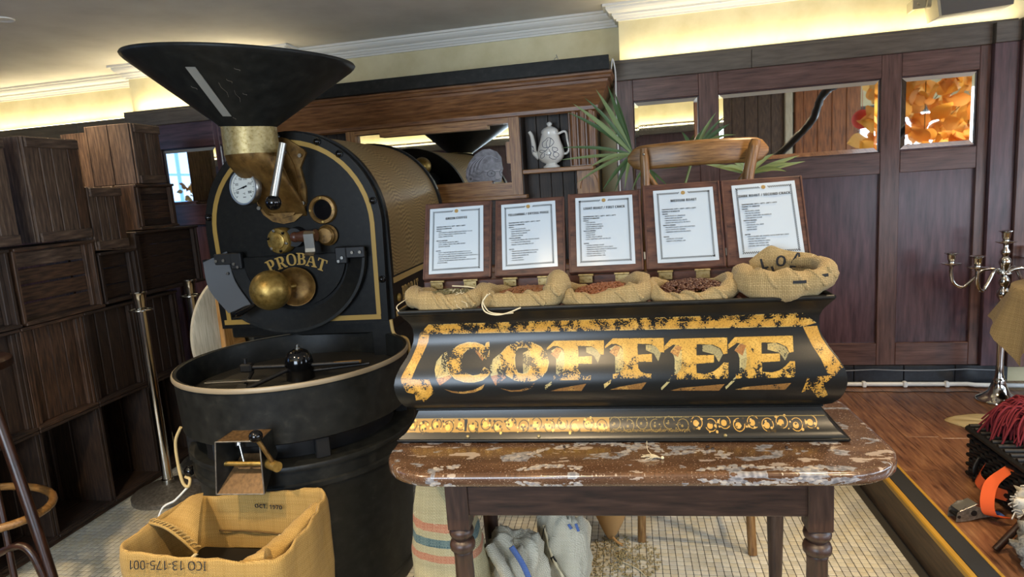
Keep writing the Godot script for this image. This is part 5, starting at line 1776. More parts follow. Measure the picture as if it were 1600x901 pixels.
	var fl := obj("inlet_flange", st, M.bronze, t)
	st = S()
	prism(st, V("-0.245,1.72 -0.235,1.51 -0.205,1.455 -0.15,1.43 -0.095,1.44 -0.062,1.48 -0.055,1.56 -0.066,1.65 -0.09,1.71 -0.15,1.755"), -0.34, -0.312, Transform3D(), 30.0)
	obj("inlet_boss", st, M.bronze, t)
	for p in [Vector3(-0.035, 1.69, -0.318), Vector3(-0.045, 1.49, -0.318), Vector3(-0.25, 1.48, -0.318)]:
		st = S(); rod(st, p, p + Vector3(0, 0, 0.008), 0.009, -1.0, 6); obj("flange_bolt", st, M.steel, fl)
	# feed lever
	st = S()
	rod(st, Vector3(-0.01, 1.73, -0.125), Vector3(-0.062, 1.52, -0.10), 0.015, 0.0165, 20)
	var lv := obj("feed_lever", st, M.steel, t)
	st = S(); ball(st, Vector3(-0.065, 1.5, -0.098), 0.031, 24); obj("lever_ball", st, M.black_gloss, lv)
	st = S(); rod(st, Vector3(-0.05, 1.70, -0.2), Vector3(-0.018, 1.70, -0.13), 0.014, -1.0, 14); obj("lever_pivot", st, M.black_iron, lv)
	# thermometer
	var dx := Transform3D(Basis(Vector3.UP, deg_to_rad(-14.0)) * Basis(Vector3.RIGHT, PI / 2 - 0.05), Vector3(-0.235, 1.57, -0.185))
	st = S()
	lathe(st, V("0.0005,-0.03 0.066,-0.03 0.074,-0.026 0.076,-0.004 0.072,0.004 0.066,0.004 0.065,0.0"), 48, dx, true, false)
	var th := obj("thermometer", st, M.steel, t)
	st = S()
	var dm := mat("dial_print", Color.WHITE, 0.08)
	dm.albedo_texture = dial()
	var face := PackedVector3Array()
	for i in 48:
		for e in [-1, i + 1, i]:
			var g: float = TAU * e / 48
			var p := Vector3.ZERO if e < 0 else Vector3(0.066 * cos(g), 0, -0.066 * sin(g))
			st.set_uv(Vector2(0.5 + p.x / 0.132, 0.5 + p.z / 0.132))
			st.add_vertex(dx * p)
	obj("dial", st, dm, th)
	st = S()
	var nb := dx * Transform3D(Basis(Vector3.UP, deg_to_rad(14.0)), Vector3(0, 0.002, 0))
	for q in [[Vector3(-0.05, 0, 0.0), Vector3(0.0, 0, 0.003), Vector3(0, 0, -0.003)], [Vector3(0.02, 0, 0.0035), Vector3(0.02, 0, -0.0035), Vector3(0, 0, -0.003)], [Vector3(0.02, 0, 0.0035), Vector3(0, 0, -0.003), Vector3(0, 0, 0.003)]]:
		tri(st, nb * q[0], nb * q[1], nb * q[2]); tri(st, nb * q[2], nb * q[1], nb * q[0])
	obj("needle", st, M.ink, th)
	st = S()
	rod(st, Vector3(-0.225, 1.565, -0.21), Vector3(-0.19, 1.545, -0.31), 0.018, 0.022, 16)
	obj("thermometer_stem", st, M.brass, th)
	# sight glass
	var f2 := Transform3D(Basis(Vector3.RIGHT, PI / 2), Vector3(0.033, 1.455, -0.335))
	st = S()
	lathe(st, V("0.0615,-0.005 0.062,0.008 0.058,0.014 0.046,0.016 0.042,0.011 0.042,-0.004"), 48, f2, false, false)
	var sg := obj("sight_glass_ring", st, M.bronze, t)
	st = S(); lathe(st, V("0.042,0.006 0.0005,0.0065"), 32, f2, false, false); obj("sight_glass", st, M.black_gloss, sg)
	st = S()
	for k in 4: rod(st, Vector3(0.033 + 0.052 * cos(k * PI / 2), 1.455 + 0.052 * sin(k * PI / 2), -0.322), Vector3(0.033 + 0.052 * cos(k * PI / 2), 1.455 + 0.052 * sin(k * PI / 2), -0.317), 0.005, -1.0, 8)
	obj("ring_screws", st, M.brass, sg)
	# sampler port, handle and clip
	var f3 := Transform3D(Basis(Vector3.UP, deg_to_rad(-8.0)) * Basis(Vector3.RIGHT, PI / 2), Vector3(-0.16, 1.335, -0.335))
	st = S()
	lathe(st, V("0.0005,0.0 0.056,0.0 0.056,0.045 0.052,0.05 0.036,0.051 0.035,0.056 0.031,0.058 0.0005,0.058"), 40, f3)
	var sm := obj("sampler_flange", st, M.brass, t)
	for k in 6:
		st = S()
		var a := TAU * (k + 0.25) / 6
		lathe(st, V("0.0065,0.048 0.0065,0.056 0.0005,0.057"), 10, f3 * Transform3D(Basis(), Vector3(0.046 * cos(a), 0, 0.046 * sin(a))))
		obj("flange_screw", st, M.black_gloss if k % 2 else M.steel, sm)
	st = S(); rod(st, Vector3(-0.095, 1.345, -0.335), Vector3(-0.095, 1.345, -0.295), 0.045, 0.04, 24); obj("sampler_block", st, M.black_iron, t)
	st = S()
	var hx2 := Transform3D(Basis(Vector3.BACK, -PI / 2 + 0.03), Vector3(-0.09, 1.348, -0.265))
	lathe(st, V("0.017,0.0 0.022,0.01 0.022,0.02 0.019,0.025 0.0225,0.04 0.0245,0.065 0.0225,0.09 0.019,0.1 0.026,0.105 0.026,0.112 0.0005,0.113"), 24, hx2)
	obj("sampler_handle", st, mat("handle_wood", Color("4a2a1c"), 0.35), t)
	st = S()
	lathe(st, V("0.0,0.0 0.044,0.0 0.046,0.01 0.036,0.016 0.034,0.03 0.04,0.034 0.032,0.044 0.0005,0.046"), 32, Transform3D(Basis(Vector3.RIGHT, PI / 2), Vector3(0.045, 1.345, -0.335)))
	obj("sampler_cup", st, M.bronze, t)
	st = S()
	var cl := V("-0.245,1.36 -0.232,1.372 -0.222,1.36 -0.226,1.30 -0.224,1.285 -0.208,1.272 -0.212,1.268 -0.230,1.28 -0.232,1.30 -0.228,1.352 -0.234,1.362")
	prism(st, cl, -0.022, 0.022, Transform3D(Basis(Vector3.UP, -PI / 2), Vector3(0.005, 0, 0)))
	obj("spring_clip", st, M.steel, t)
	# ---- discharge door: half-round bowl with hinges, lettering and counterweight
	st = S()
	var dc := -0.165
	var ly := 1.268
	var o1 := half_disc(dc, ly, 0.375, 0.34)
	prism(st, o1, -0.342, -0.322, Transform3D(), 25.0)
	obj("door_bowl", st, M.black_paint, t)
	st = S()
	band(st, half_disc(dc, ly, 0.378, 0.343), half_disc(dc, ly, 0.366, 0.331), -0.335, -0.300)
	obj("door_rim", st, M.black_satin, t)
	st = S()
	smooth(st)
	var ra := half_disc(dc, ly, 0.368, 0.333); var rb := half_disc(dc + 0.05, ly - 0.005, 0.245, 0.24)
	for i in ra.size() - 1: quad(st, Vector3(ra[i].x, ra[i].y, -0.301), Vector3(ra[i + 1].x, ra[i + 1].y, -0.301), Vector3(rb[i + 1].x, rb[i + 1].y, -0.318), Vector3(rb[i].x, rb[i].y, -0.318))
	obj("door_dish", st, M.black_paint, t)
	st = S()
	prism(st, half_disc(dc + 0.05, ly - 0.002, 0.238, 0.225), -0.322, -0.306, Transform3D(), 25.0)
	obj("door_plate", st, M.black_paint, t)
	st = S()     # flared lip at the left that catches the daylight
	smooth(st)
	var lip := V3("-0.43,1.30,-0.315 -0.40,1.17,-0.30 -0.335,1.06,-0.295")
	var lop := V3("-0.52,1.26,-0.27 -0.505,1.14,-0.265 -0.43,1.03,-0.268")
	var ca := curve(lip, 8); var cb := curve(lop, 8)
	for i in ca.size() - 1:
		quad(st, cb[i], cb[i + 1], ca[i + 1], ca[i])
		quad(st, ca[i] + Vector3(0, 0, -0.004), ca[i + 1] + Vector3(0, 0, -0.004), cb[i + 1] + Vector3(0, 0, -0.004), cb[i] + Vector3(0, 0, -0.004))
	obj("door_lip", st, mat("blue_black", Color("0d1016"), 0.5), t)
	for s in [0, 1]:
		var hxx: float = [-0.385, 0.125][s]
		st = S()
		box(st, Vector3(hxx - 0.05 + s * 0.1, ly + 0.0, -0.295), Vector3(0.085, 0.048, 0.016), 0.003)
		box(st, Vector3(hxx + 0.012 - s * 0.024, ly - 0.01, -0.293), Vector3(0.05, 0.072, 0.024), 0.004)
		var hg := obj("hinge", st, M.black_iron, t)
		var sp: Array = [[Vector3(hxx - 0.08, ly - 0.006, -0.284), Vector3(hxx - 0.045, ly - 0.005, -0.284), Vector3(hxx + 0.005, ly - 0.022, -0.279), Vector3(hxx + 0.022, ly - 0.036, -0.279), Vector3(hxx - 0.04, ly - 0.065, -0.296)], [Vector3(hxx + 0.075, ly, -0.284), Vector3(hxx + 0.04, ly, -0.284), Vector3(hxx - 0.005, ly - 0.02, -0.279), Vector3(hxx - 0.022, ly - 0.034, -0.279)]][s]
		for i in sp.size():
			st = S()
			rod(st, sp[i], sp[i] + Vector3(0, 0, 0.006), 0.0065, -1.0, 12)
			obj("hinge_screw", st, M.steel if i > 1 else M.worn_steel, hg)
	var lt := ["P", "R", "O", "B", "A", "T"]
	var lp := [Vector2(-0.222, 1.224), Vector2(-0.174, 1.236), Vector2(-0.124, 1.247), Vector2(-0.078, 1.248), Vector2(-0.034, 1.238), Vector2(0.012, 1.218)]
	for i in 6:
		text("letter", lt[i], 0.070, M.gold_paint, t, Vector3(lp[i].x, lp[i].y, -0.3045), Basis(Vector3.BACK, deg_to_rad([22.0, 14.0, 5.0, -3.0, -13.0, -22.0][i])), "Droid Serif", 700)
	st = S()
	lathe(st, V("0.0005,0.0 0.02,0.004 0.05,0.012 0.07,0.022 0.083,0.04 0.085,0.044 0.081,0.043 0.068,0.026 0.05,0.018 0.0005,0.012"), 48, Transform3D(Basis(Vector3.UP, deg_to_rad(14.0)) * Basis(Vector3.RIGHT, PI / 2), Vector3(-0.11, 1.135, -0.306)), false, false, 70.0)
	obj("weight_cup", st, M.bronze, t)
	st = S(); rod(st, Vector3(-0.12, 1.135, -0.30), Vector3(-0.17, 1.134, -0.22), 0.014, -1.0, 14); obj("weight_stem", st, M.brass, t)
	st = S(); ball(st, Vector3(-0.178, 1.134, -0.195), 0.085, 48); obj("counterweight", st, M.brass, t)
	st = S()
	tube(st, [Vector3(-0.235, 1.088, -0.2), Vector3(-0.27, 1.07, -0.2), Vector3(-0.3, 1.058, -0.2), Vector3(-0.34, 1.04, -0.2), Vector3(-0.365, 1.029, -0.2), Vector3(-0.372, 1.026, -0.2)], [0.008, 0.0095, 0.015, 0.017, 0.013, 0.006], 18)
	obj("door_handle", st, M.black_gloss, t)
	# ---- discharge spout at the front of the tray
	st = S()
	var s0 := V3("-0.052,0.742,0.50 0.103,0.744,0.50 0.096,0.562,0.50 -0.074,0.56,0.50")      # mouth
	var s1 := V3("-0.03,0.755,0.425 0.105,0.755,0.425 0.10,0.66,0.40 -0.03,0.66,0.40")    # root
	for e in [[0, 3], [2, 1]]:
		st = S()
		var a: Vector3 = s0[e[0]]; var b: Vector3 = s0[e[1]]; var c: Vector3 = s1[e[1]]; var d: Vector3 = s1[e[0]]
		for off in [Vector3.ZERO, Vector3(0.003, 0, 0)]:
			quad(st, a + off, b + off, c + off, d + off)
			quad(st, d + off, c + off, b + off, a + off)
		for w in [[a, b], [b, c], [c, d], [d, a]]:
			quad(st, w[0], w[1], w[1] + Vector3(0.003, 0, 0), w[0] + Vector3(0.003, 0, 0))
		obj("spout_cheek", st, M.black_satin, t)
	st = S()
	outq(st, s0[3] + Vector3(0, 0.002, 0), s0[2] + Vector3(0, 0.002, 0), s1[2], s1[3], Vector3(0.03, 0.0, 0.5))
	outq(st, s0[3] - Vector3(0, 0.002, 0), s0[2] - Vector3(0, 0.002, 0), s1[2] - Vector3(0, 0.004, 0), s1[3] - Vector3(0, 0.004, 0), Vector3(0.03, 2.0, 0.5))
	obj("spout_floor", st, M.chute_steel, t)
	st = S()
	outq(st, s0[0], s0[1], s1[1], s1[0], Vector3(0.03, 0.0, 0.45))
	outq(st, s0[0] - Vector3(0, 0.003, 0), s0[1] - Vector3(0, 0.003, 0), s1[1] - Vector3(0, 0.003, 0), s1[0] - Vector3(0, 0.003, 0), Vector3(0.03, 2.0, 0.45))
	obj("spout_hood", st, M.chute_steel, t)
	st = S()
	for e in [[0, 1], [1, 2], [2, 3], [3, 0]]: rod(st, s0[e[0]], s0[e[1]], 0.0025, -1.0, 6)
	obj("spout_edge", st, M.worn_steel, t)
	st = S(); rod(st, Vector3(-0.06, 0.652, 0.465), Vector3(0.105, 0.652, 0.465), 0.008, -1.0, 14); obj("gate_rod", st, M.brass, t)
	st = S()
	rod(st, Vector3(0.0, 0.715, 0.45), Vector3(0.016, 0.655, 0.462), 0.0045, -1.0, 10)
	rod(st, Vector3(-0.002, 0.722, 0.449), Vector3(0.0, 0.712, 0.451), 0.012, -1.0, 12)
	obj("gate_link", st, M.steel, t)
	st = S(); rod(st, Vector3(0.105, 0.655, 0.47), Vector3(0.155, 0.655, 0.50), 0.017, -1.0, 18); obj("lever_boss", st, M.brass, t)
	st = S(); rod(st, Vector3(0.135, 0.665, 0.49), Vector3(0.106, 0.755, 0.515), 0.0075, -1.0, 12)
	var dl := obj("discharge_lever", st, M.bronze, t)
	st = S(); ball(st, Vector3(0.104, 0.768, 0.518), 0.022, 20, Vector3(1, 0.9, 1)); obj("lever_knob", st, M.black_gloss, dl)
	# switch box and cord on the left
	st = S(); box(st, Vector3(-0.375, 0.60, 0.14), Vector3(0.05, 0.13, 0.07), 0.006); obj("switch_box", st, M.black_iron, t)
	st = S(); ball(st, Vector3(-0.39, 0.50, 0.19), 0.022, 12); obj("cord_gland", st, M.black_gloss, t)
	st = S()
	tube(st, curve(V3("-0.385,0.685,0.21 -0.415,0.63,0.21 -0.42,0.55,0.21 -0.405,0.47,0.22 -0.385,0.45,0.22 -0.38,0.475,0.21 -0.405,0.48,0.20"), 8), 0.006, 8)
	obj("power_cord", st, M.cream_cloth, t)
	st = S()
	tube(st, curve(V3("-0.385,0.45,0.22 -0.44,0.40,0.23 -0.5,0.36,0.24 -0.56,0.2,0.24 -0.6,0.006,0.2"), 8), 0.004, 8)
	obj("power_cord", st, M.white_plastic, t)

func dial() -> ImageTexture:
	var n := 256
	var im := Image.create(n, n, false, Image.FORMAT_RGB8)
	im.fill(Color("c9cdc8"))
	var c := Vector2(128, 128)
	for i in 61:
		var a := deg_to_rad(135.0 + 270.0 * i / 60)
		var d := Vector2(cos(a), sin(a))
		stroke(im, [c + d * (104 if i % 5 else 94), c + d * 114], 2.0 if i % 5 else 3.5, Color("26282a"))
	# numerals in seven strokes each
	var seg := {"0": "0,0 1,0 1,2 0,2 0,0", "1": "1,0 1,2", "2": "0,0 1,0 1,1 0,1 0,2 1,2", "3": "0,0 1,0 1,1 0,1 1,1 1,2 0,2", "5": "1,0 0,0 0,1 1,1 1,2 0,2"}
	for q in [["50", 150.0], ["100", 202.0], ["150", 248.0], ["200", 292.0], ["250", 338.0], ["300", 392.0]]:
		var a := deg_to_rad(q[1])
		var p := c + Vector2(cos(a), sin(a)) * 74.0 - Vector2(7.0 * q[0].length(), 8)
		for ch in q[0]:
			var pts := []
			for v in V(seg[ch]): pts.append(p + v * Vector2(9, 8))
			stroke(im, pts, 2.5, Color("26282a"))
			p.x += 14
	stroke(im, V("116,176 126,176"), 3, Color("26282a"))
	stroke(im, V("140,172 132,172 132,182 140,182"), 2.5, Color("26282a"))
	stroke(im, V("116,206 146,206"), 6, Color("44484a"))
	disc(im, c, 9, Color("1c1d1e"))
	return ImageTexture.create_from_image(im)

# ---------------------------------------------------------------- the painted COFFEE chest
const GILT := {
	"C gold": "463,267 464,371 451,382 432,361 415,326 389,310 360,315 342,342 333,391 339,436 359,473 391,491 422,484 444,435 476,466 460,495 435,523 396,537 352,535 308,510 278,462 266,407 268,363 286,317 321,282 360,265 399,267 431,285 444,300 450,271",
	"C side": "286,312 244,339 217,388 211,441 218,507 292,495 272,443 265,398 271,349",
	"C tan": "218,509 235,557 292,500 282,485",
	"C low": "254,585 291,602 342,609 394,594 433,563 447,548 432,590 393,615 341,625 290,615",
	"C in": "387,311 416,360 433,395 442,373 425,341 406,317",
	"O gold": "622,266 665,280 703,310 728,356 739,413 730,466 708,507 671,535 628,540 585,528 548,493 523,442 514,388 521,344 546,304 584,274",
	"O hole": "621,308 640,312 653,335 659,393 657,446 641,480 620,485 598,476 587,435 583,382 589,333 599,313",
	"O inside": "621,348 653,326 659,393 657,446 644,480 624,484",
	"O side": "518,344 484,383 471,431 474,495 520,487 536,474 518,433 513,388",
	"O tan": "474,497 496,565 545,507 529,478",
	"O low": "508,581 563,604 607,600 651,575 677,544 657,591 612,613 563,615",
	"F gold": "765,270 987,277 985,371 968,369 956,338 933,316 872,310 871,381 932,378 931,428 871,424 870,466 882,491 902,503 925,504 924,535 760,533 760,502 785,495 804,469 810,424 810,355 801,323 780,308 758,307 730,334 730,320",
	"F side": "749,339 774,317 795,323 810,355 810,433 800,482 773,495 773,397 767,362",
	"F arm": "908,322 933,319 959,342 971,374 958,424 942,377 908,354",
	"F low": "745,614 785,594 904,561 880,616",
	"F foot": "719,571 751,540 750,562 721,603",
	"E gold": "1551,280 1788,281 1783,383 1767,387 1758,350 1726,325 1658,319 1653,390 1727,389 1723,437 1649,442 1648,502 1685,508 1719,494 1742,470 1765,438 1783,439 1778,544 1539,544 1541,513 1568,504 1584,470 1591,423 1593,358 1583,324 1558,318 1519,355 1521,326",
	"E side": "1546,361 1571,318 1589,333 1593,376 1587,461 1571,504 1555,514 1561,412 1557,384",
	"E arm": "1683,328 1714,324 1752,350 1764,387 1744,433 1727,386 1680,366",
	"E low": "1535,625 1576,606 1763,581 1739,631",
	"E foot": "1496,603 1542,524 1538,554 1499,620",
	"band top": "181,119 1828,126 1884,199 1838,219 183,194 134,189",
	"band left": "132,196 179,198 172,252 145,345 123,415 100,506 49,500 65,449 91,379 117,282",
	"band left2": "49,504 185,512 197,568 206,610 146,693 141,670 110,677 112,622 74,607 53,536",
	"band right": "1832,223 1888,219 1902,297 1922,358 1948,423 1971,483 1932,530 1907,522 1888,428 1863,350",
	"band right2": "1827,548 1936,530 1963,489 1949,517 1890,596 1911,678 1881,714 1840,625 1806,655",
	"plinth": "52,850 1005,853 1897,872 1910,928 1406,948 59,944",
}

func gilt_texture() -> ImageTexture:
	var W := 2048; var H := 630
	var im := Image.create(W, H, false, Image.FORMAT_RGB8)
	var black := Color("0f1110")
	im.fill(black)
	var gold := Color("b98f3a"); var pale := Color("a3986a"); var tan := Color("8f5f30"); var tan2 := Color("79562c")
	var pt := func(key: String, dx := 0.0, dy := 0.0) -> Array:
		var r := []
		for v in V(GILT[key]): r.append(Vector2((v.x + dx) * W / 2000.0, (v.y + dy) * H / 1000.0))
		return r
	for k in ["C side", "O side"]: fill(im, pt.call(k), pale)
	for k in ["C tan", "O tan"]: fill(im, pt.call(k), tan)
	for k in ["C low", "O low"]: fill(im, pt.call(k), tan2)
	fill(im, pt.call("C in"), tan)
	fill(im, pt.call("C gold"), gold)
	fill(im, pt.call("O gold"), gold)
	fill(im, pt.call("O hole"), black)
	fill(im, pt.call("O inside"), pale.darkened(0.1))
	for d in [0.0, 262.0]:
		for k in [["F low", tan2], ["F foot", pale], ["F side", pale], ["F arm", pale.darkened(0.15)], ["F gold", gold]]: fill(im, pt.call(k[0], d, -4.0 if d > 0 else 0.0), k[1])
	for d in [-270.0, 0.0]:
		for k in [["E low", tan2], ["E foot", pale], ["E side", pale], ["E arm", pale.darkened(0.15)], ["E gold", gold]]: fill(im, pt.call(k[0], d, 0.0), k[1])
	# orange head of each shaded side, and hatching
	for q in [[774, 330], [1036, 326], [1300, 336], [1570, 336]]:
		fill(im, [Vector2(q[0] - 26, q[1] + 30) * Vector2(1.024, 0.63), Vector2(q[0] + 2, q[1] - 14) * Vector2(1.024, 0.63), Vector2(q[0] + 24, q[1]) * Vector2(1.024, 0.63), Vector2(q[0] + 4, q[1] + 62) * Vector2(1.024, 0.63)], tan)
		for i in 9: stroke(im, [Vector2(q[0] - 4, q[1] + 90 + i * 9) * Vector2(1.024, 0.63), Vector2(q[0] + 34, q[1] + 70 + i * 9) * Vector2(1.024, 0.63)], 1.5, Color("6d6238"))
	for i in 9:
		stroke(im, [Vector2(222, 420 + i * 9) * Vector2(1.024, 0.63), Vector2(262, 400 + i * 9) * Vector2(1.024, 0.63)], 1.5, Color("6d6238"))
		stroke(im, [Vector2(626, 380 + i * 11) * Vector2(1.024, 0.63), Vector2(655, 362 + i * 11) * Vector2(1.024, 0.63)], 1.5, Color("6d6238"))
	for k in ["band top", "band left", "band left2", "band right", "band right2"]: fill(im, pt.call(k), gold.lerp(Color("b07f34"), 0.5))
	var line := Color("b79d5e")
	for k in ["band top"]:
		var b: Array = pt.call(k)
		stroke(im, [b[0], b[1]], 3, line); stroke(im, [b[3], b[4]], 3, line); stroke(im, [b[1], b[2]], 3, line)
	for k in ["C gold", "O gold", "O hole"]:
		var b: Array = pt.call(k)
		b.append(b[0])
		stroke(im, b, 3, line)
	# flaking of the leaf
	var n1 := FastNoiseLite.new(); n1.seed = 4; n1.frequency = 0.016; n1.fractal_octaves = 4
	var n2 := FastNoiseLite.new(); n2.seed = 6; n2.frequency = 0.09; n2.fractal_octaves = 3
	var n3 := FastNoiseLite.new(); n3.seed = 8; n3.frequency = 0.008
	for y in H:
		for x in W:
			var c := im.get_pixel(x, y)
			var s := n2.get_noise_2d(x, y * 1.3)
			if c.r < 0.2:
				if s > 0.46: im.set_pixel(x, y, Color("1c1e1c"))
				continue
			var wear := n1.get_noise_2d(x, y) * 0.75 + s * 0.6
			var lim := 0.50
			var yy := y * 1000.0 / H; var xx := x * 2000.0 / W
			if yy < 225.0: lim = 0.02 if xx < 900 and absf(yy - 190) > 18 else (0.10 if xx < 1250 else 0.24 if yy > 160 else -0.02)
			elif yy > 430.0 and yy < 560.0 and xx > 720: lim = 0.36 - (yy - 430.0) / 130.0 * 0.42
			elif xx > 240 and xx < 480 and yy > 300 and yy < 480: lim = 0.02
			elif xx > 500 and xx < 740: lim = 0.16
			elif xx > 1820 and yy > 520: lim = 0.0
			elif xx < 220 and yy > 500: lim = 0.2
			if wear > lim: im.set_pixel(x, y, black)
			else: im.set_pixel(x, y, c.lerp(Color("d2ab58"), clampf(n3.get_noise_2d(x, y) + s * 0.4, 0, 0.55)).darkened(clampf(-s * 0.35, 0, 0.3)))
	# rosette band round the foot
	rng.seed = 15
	for k in 31:
		var cx := 70.0 + k * 61.0
		var zone := 0 if cx < 1010 else 1 if cx < 1380 else 2
		var cy := (898.0 + (8.0 if k % 2 else -8.0)) * H / 1000.0
		if zone == 0: fill(im, [Vector2(cx - 36, 852 * 0.63), Vector2(cx + 34, 853 * 0.63), Vector2(cx + 34, 940 * 0.63), Vector2(cx - 36, 942 * 0.63)], Color("9a7430"))
		var g: Color = [Color("d0a548"), Color("75622f"), Color("b58a3c")][zone]
		var ringp := []
		for i in 15: ringp.append(Vector2(cx, cy) + Vector2.from_angle(TAU * i / 18 + k) * 24.0)
		stroke(im, ringp, 3.0, Color("2e2410") if zone == 0 else g)
		disc(im, Vector2(cx - 4, cy + 3), 12.0 if zone != 1 else 5.0, g)
		for i in 9:
			var p := Vector2(cx, cy) + Vector2(rng.randf_range(-30, 30), rng.randf_range(-26, 26))
			disc(im, p, rng.randf_range(2.5, 6.0) if zone != 1 else rng.randf_range(1.0, 3.0), g.lightened(0.1) if i % 2 else Color("3a2c12"))
	fill(im, [Vector2(330, 542), Vector2(345, 542), Vector2(342, 590), Vector2(332, 590)], black)
	for x in range(960, 1380):
		for i in 3:
			if rng.randf() < 0.55: im.fill_rect(Rect2i(x, 585 + rng.randi() % 10, 2, 2), Color("7d6430"))
			if rng.randf() < 0.4: im.fill_rect(Rect2i(x, 537 + rng.randi() % 6, 3, 1), Color("8a7a4a"))
	stroke(im, V("50,537 1960,538"), 2.5, Color("7a6a3c"))
	return ImageTexture.create_from_image(im)

const FOOT := "0,0 0.008,0 0.023,-0.022 0.047,-0.040 0.080,-0.056 0.088,-0.058 0.0885,-0.050 0.097,-0.034 0.108,-0.024 0.12,-0.016 0.135,-0.010 0.15,-0.006 0.165,-0.004 0.18,-0.004 0.195,-0.007 0.21,-0.012 0.23,-0.022 0.257,-0.040 0.283,-0.053 0.30,-0.059 0.32,-0.061 0.341,-0.060 0.355,-0.055 0.364,-0.050 0.378,-0.040 0.386,-0.034 0.39,-0.030 0.399,-0.030"

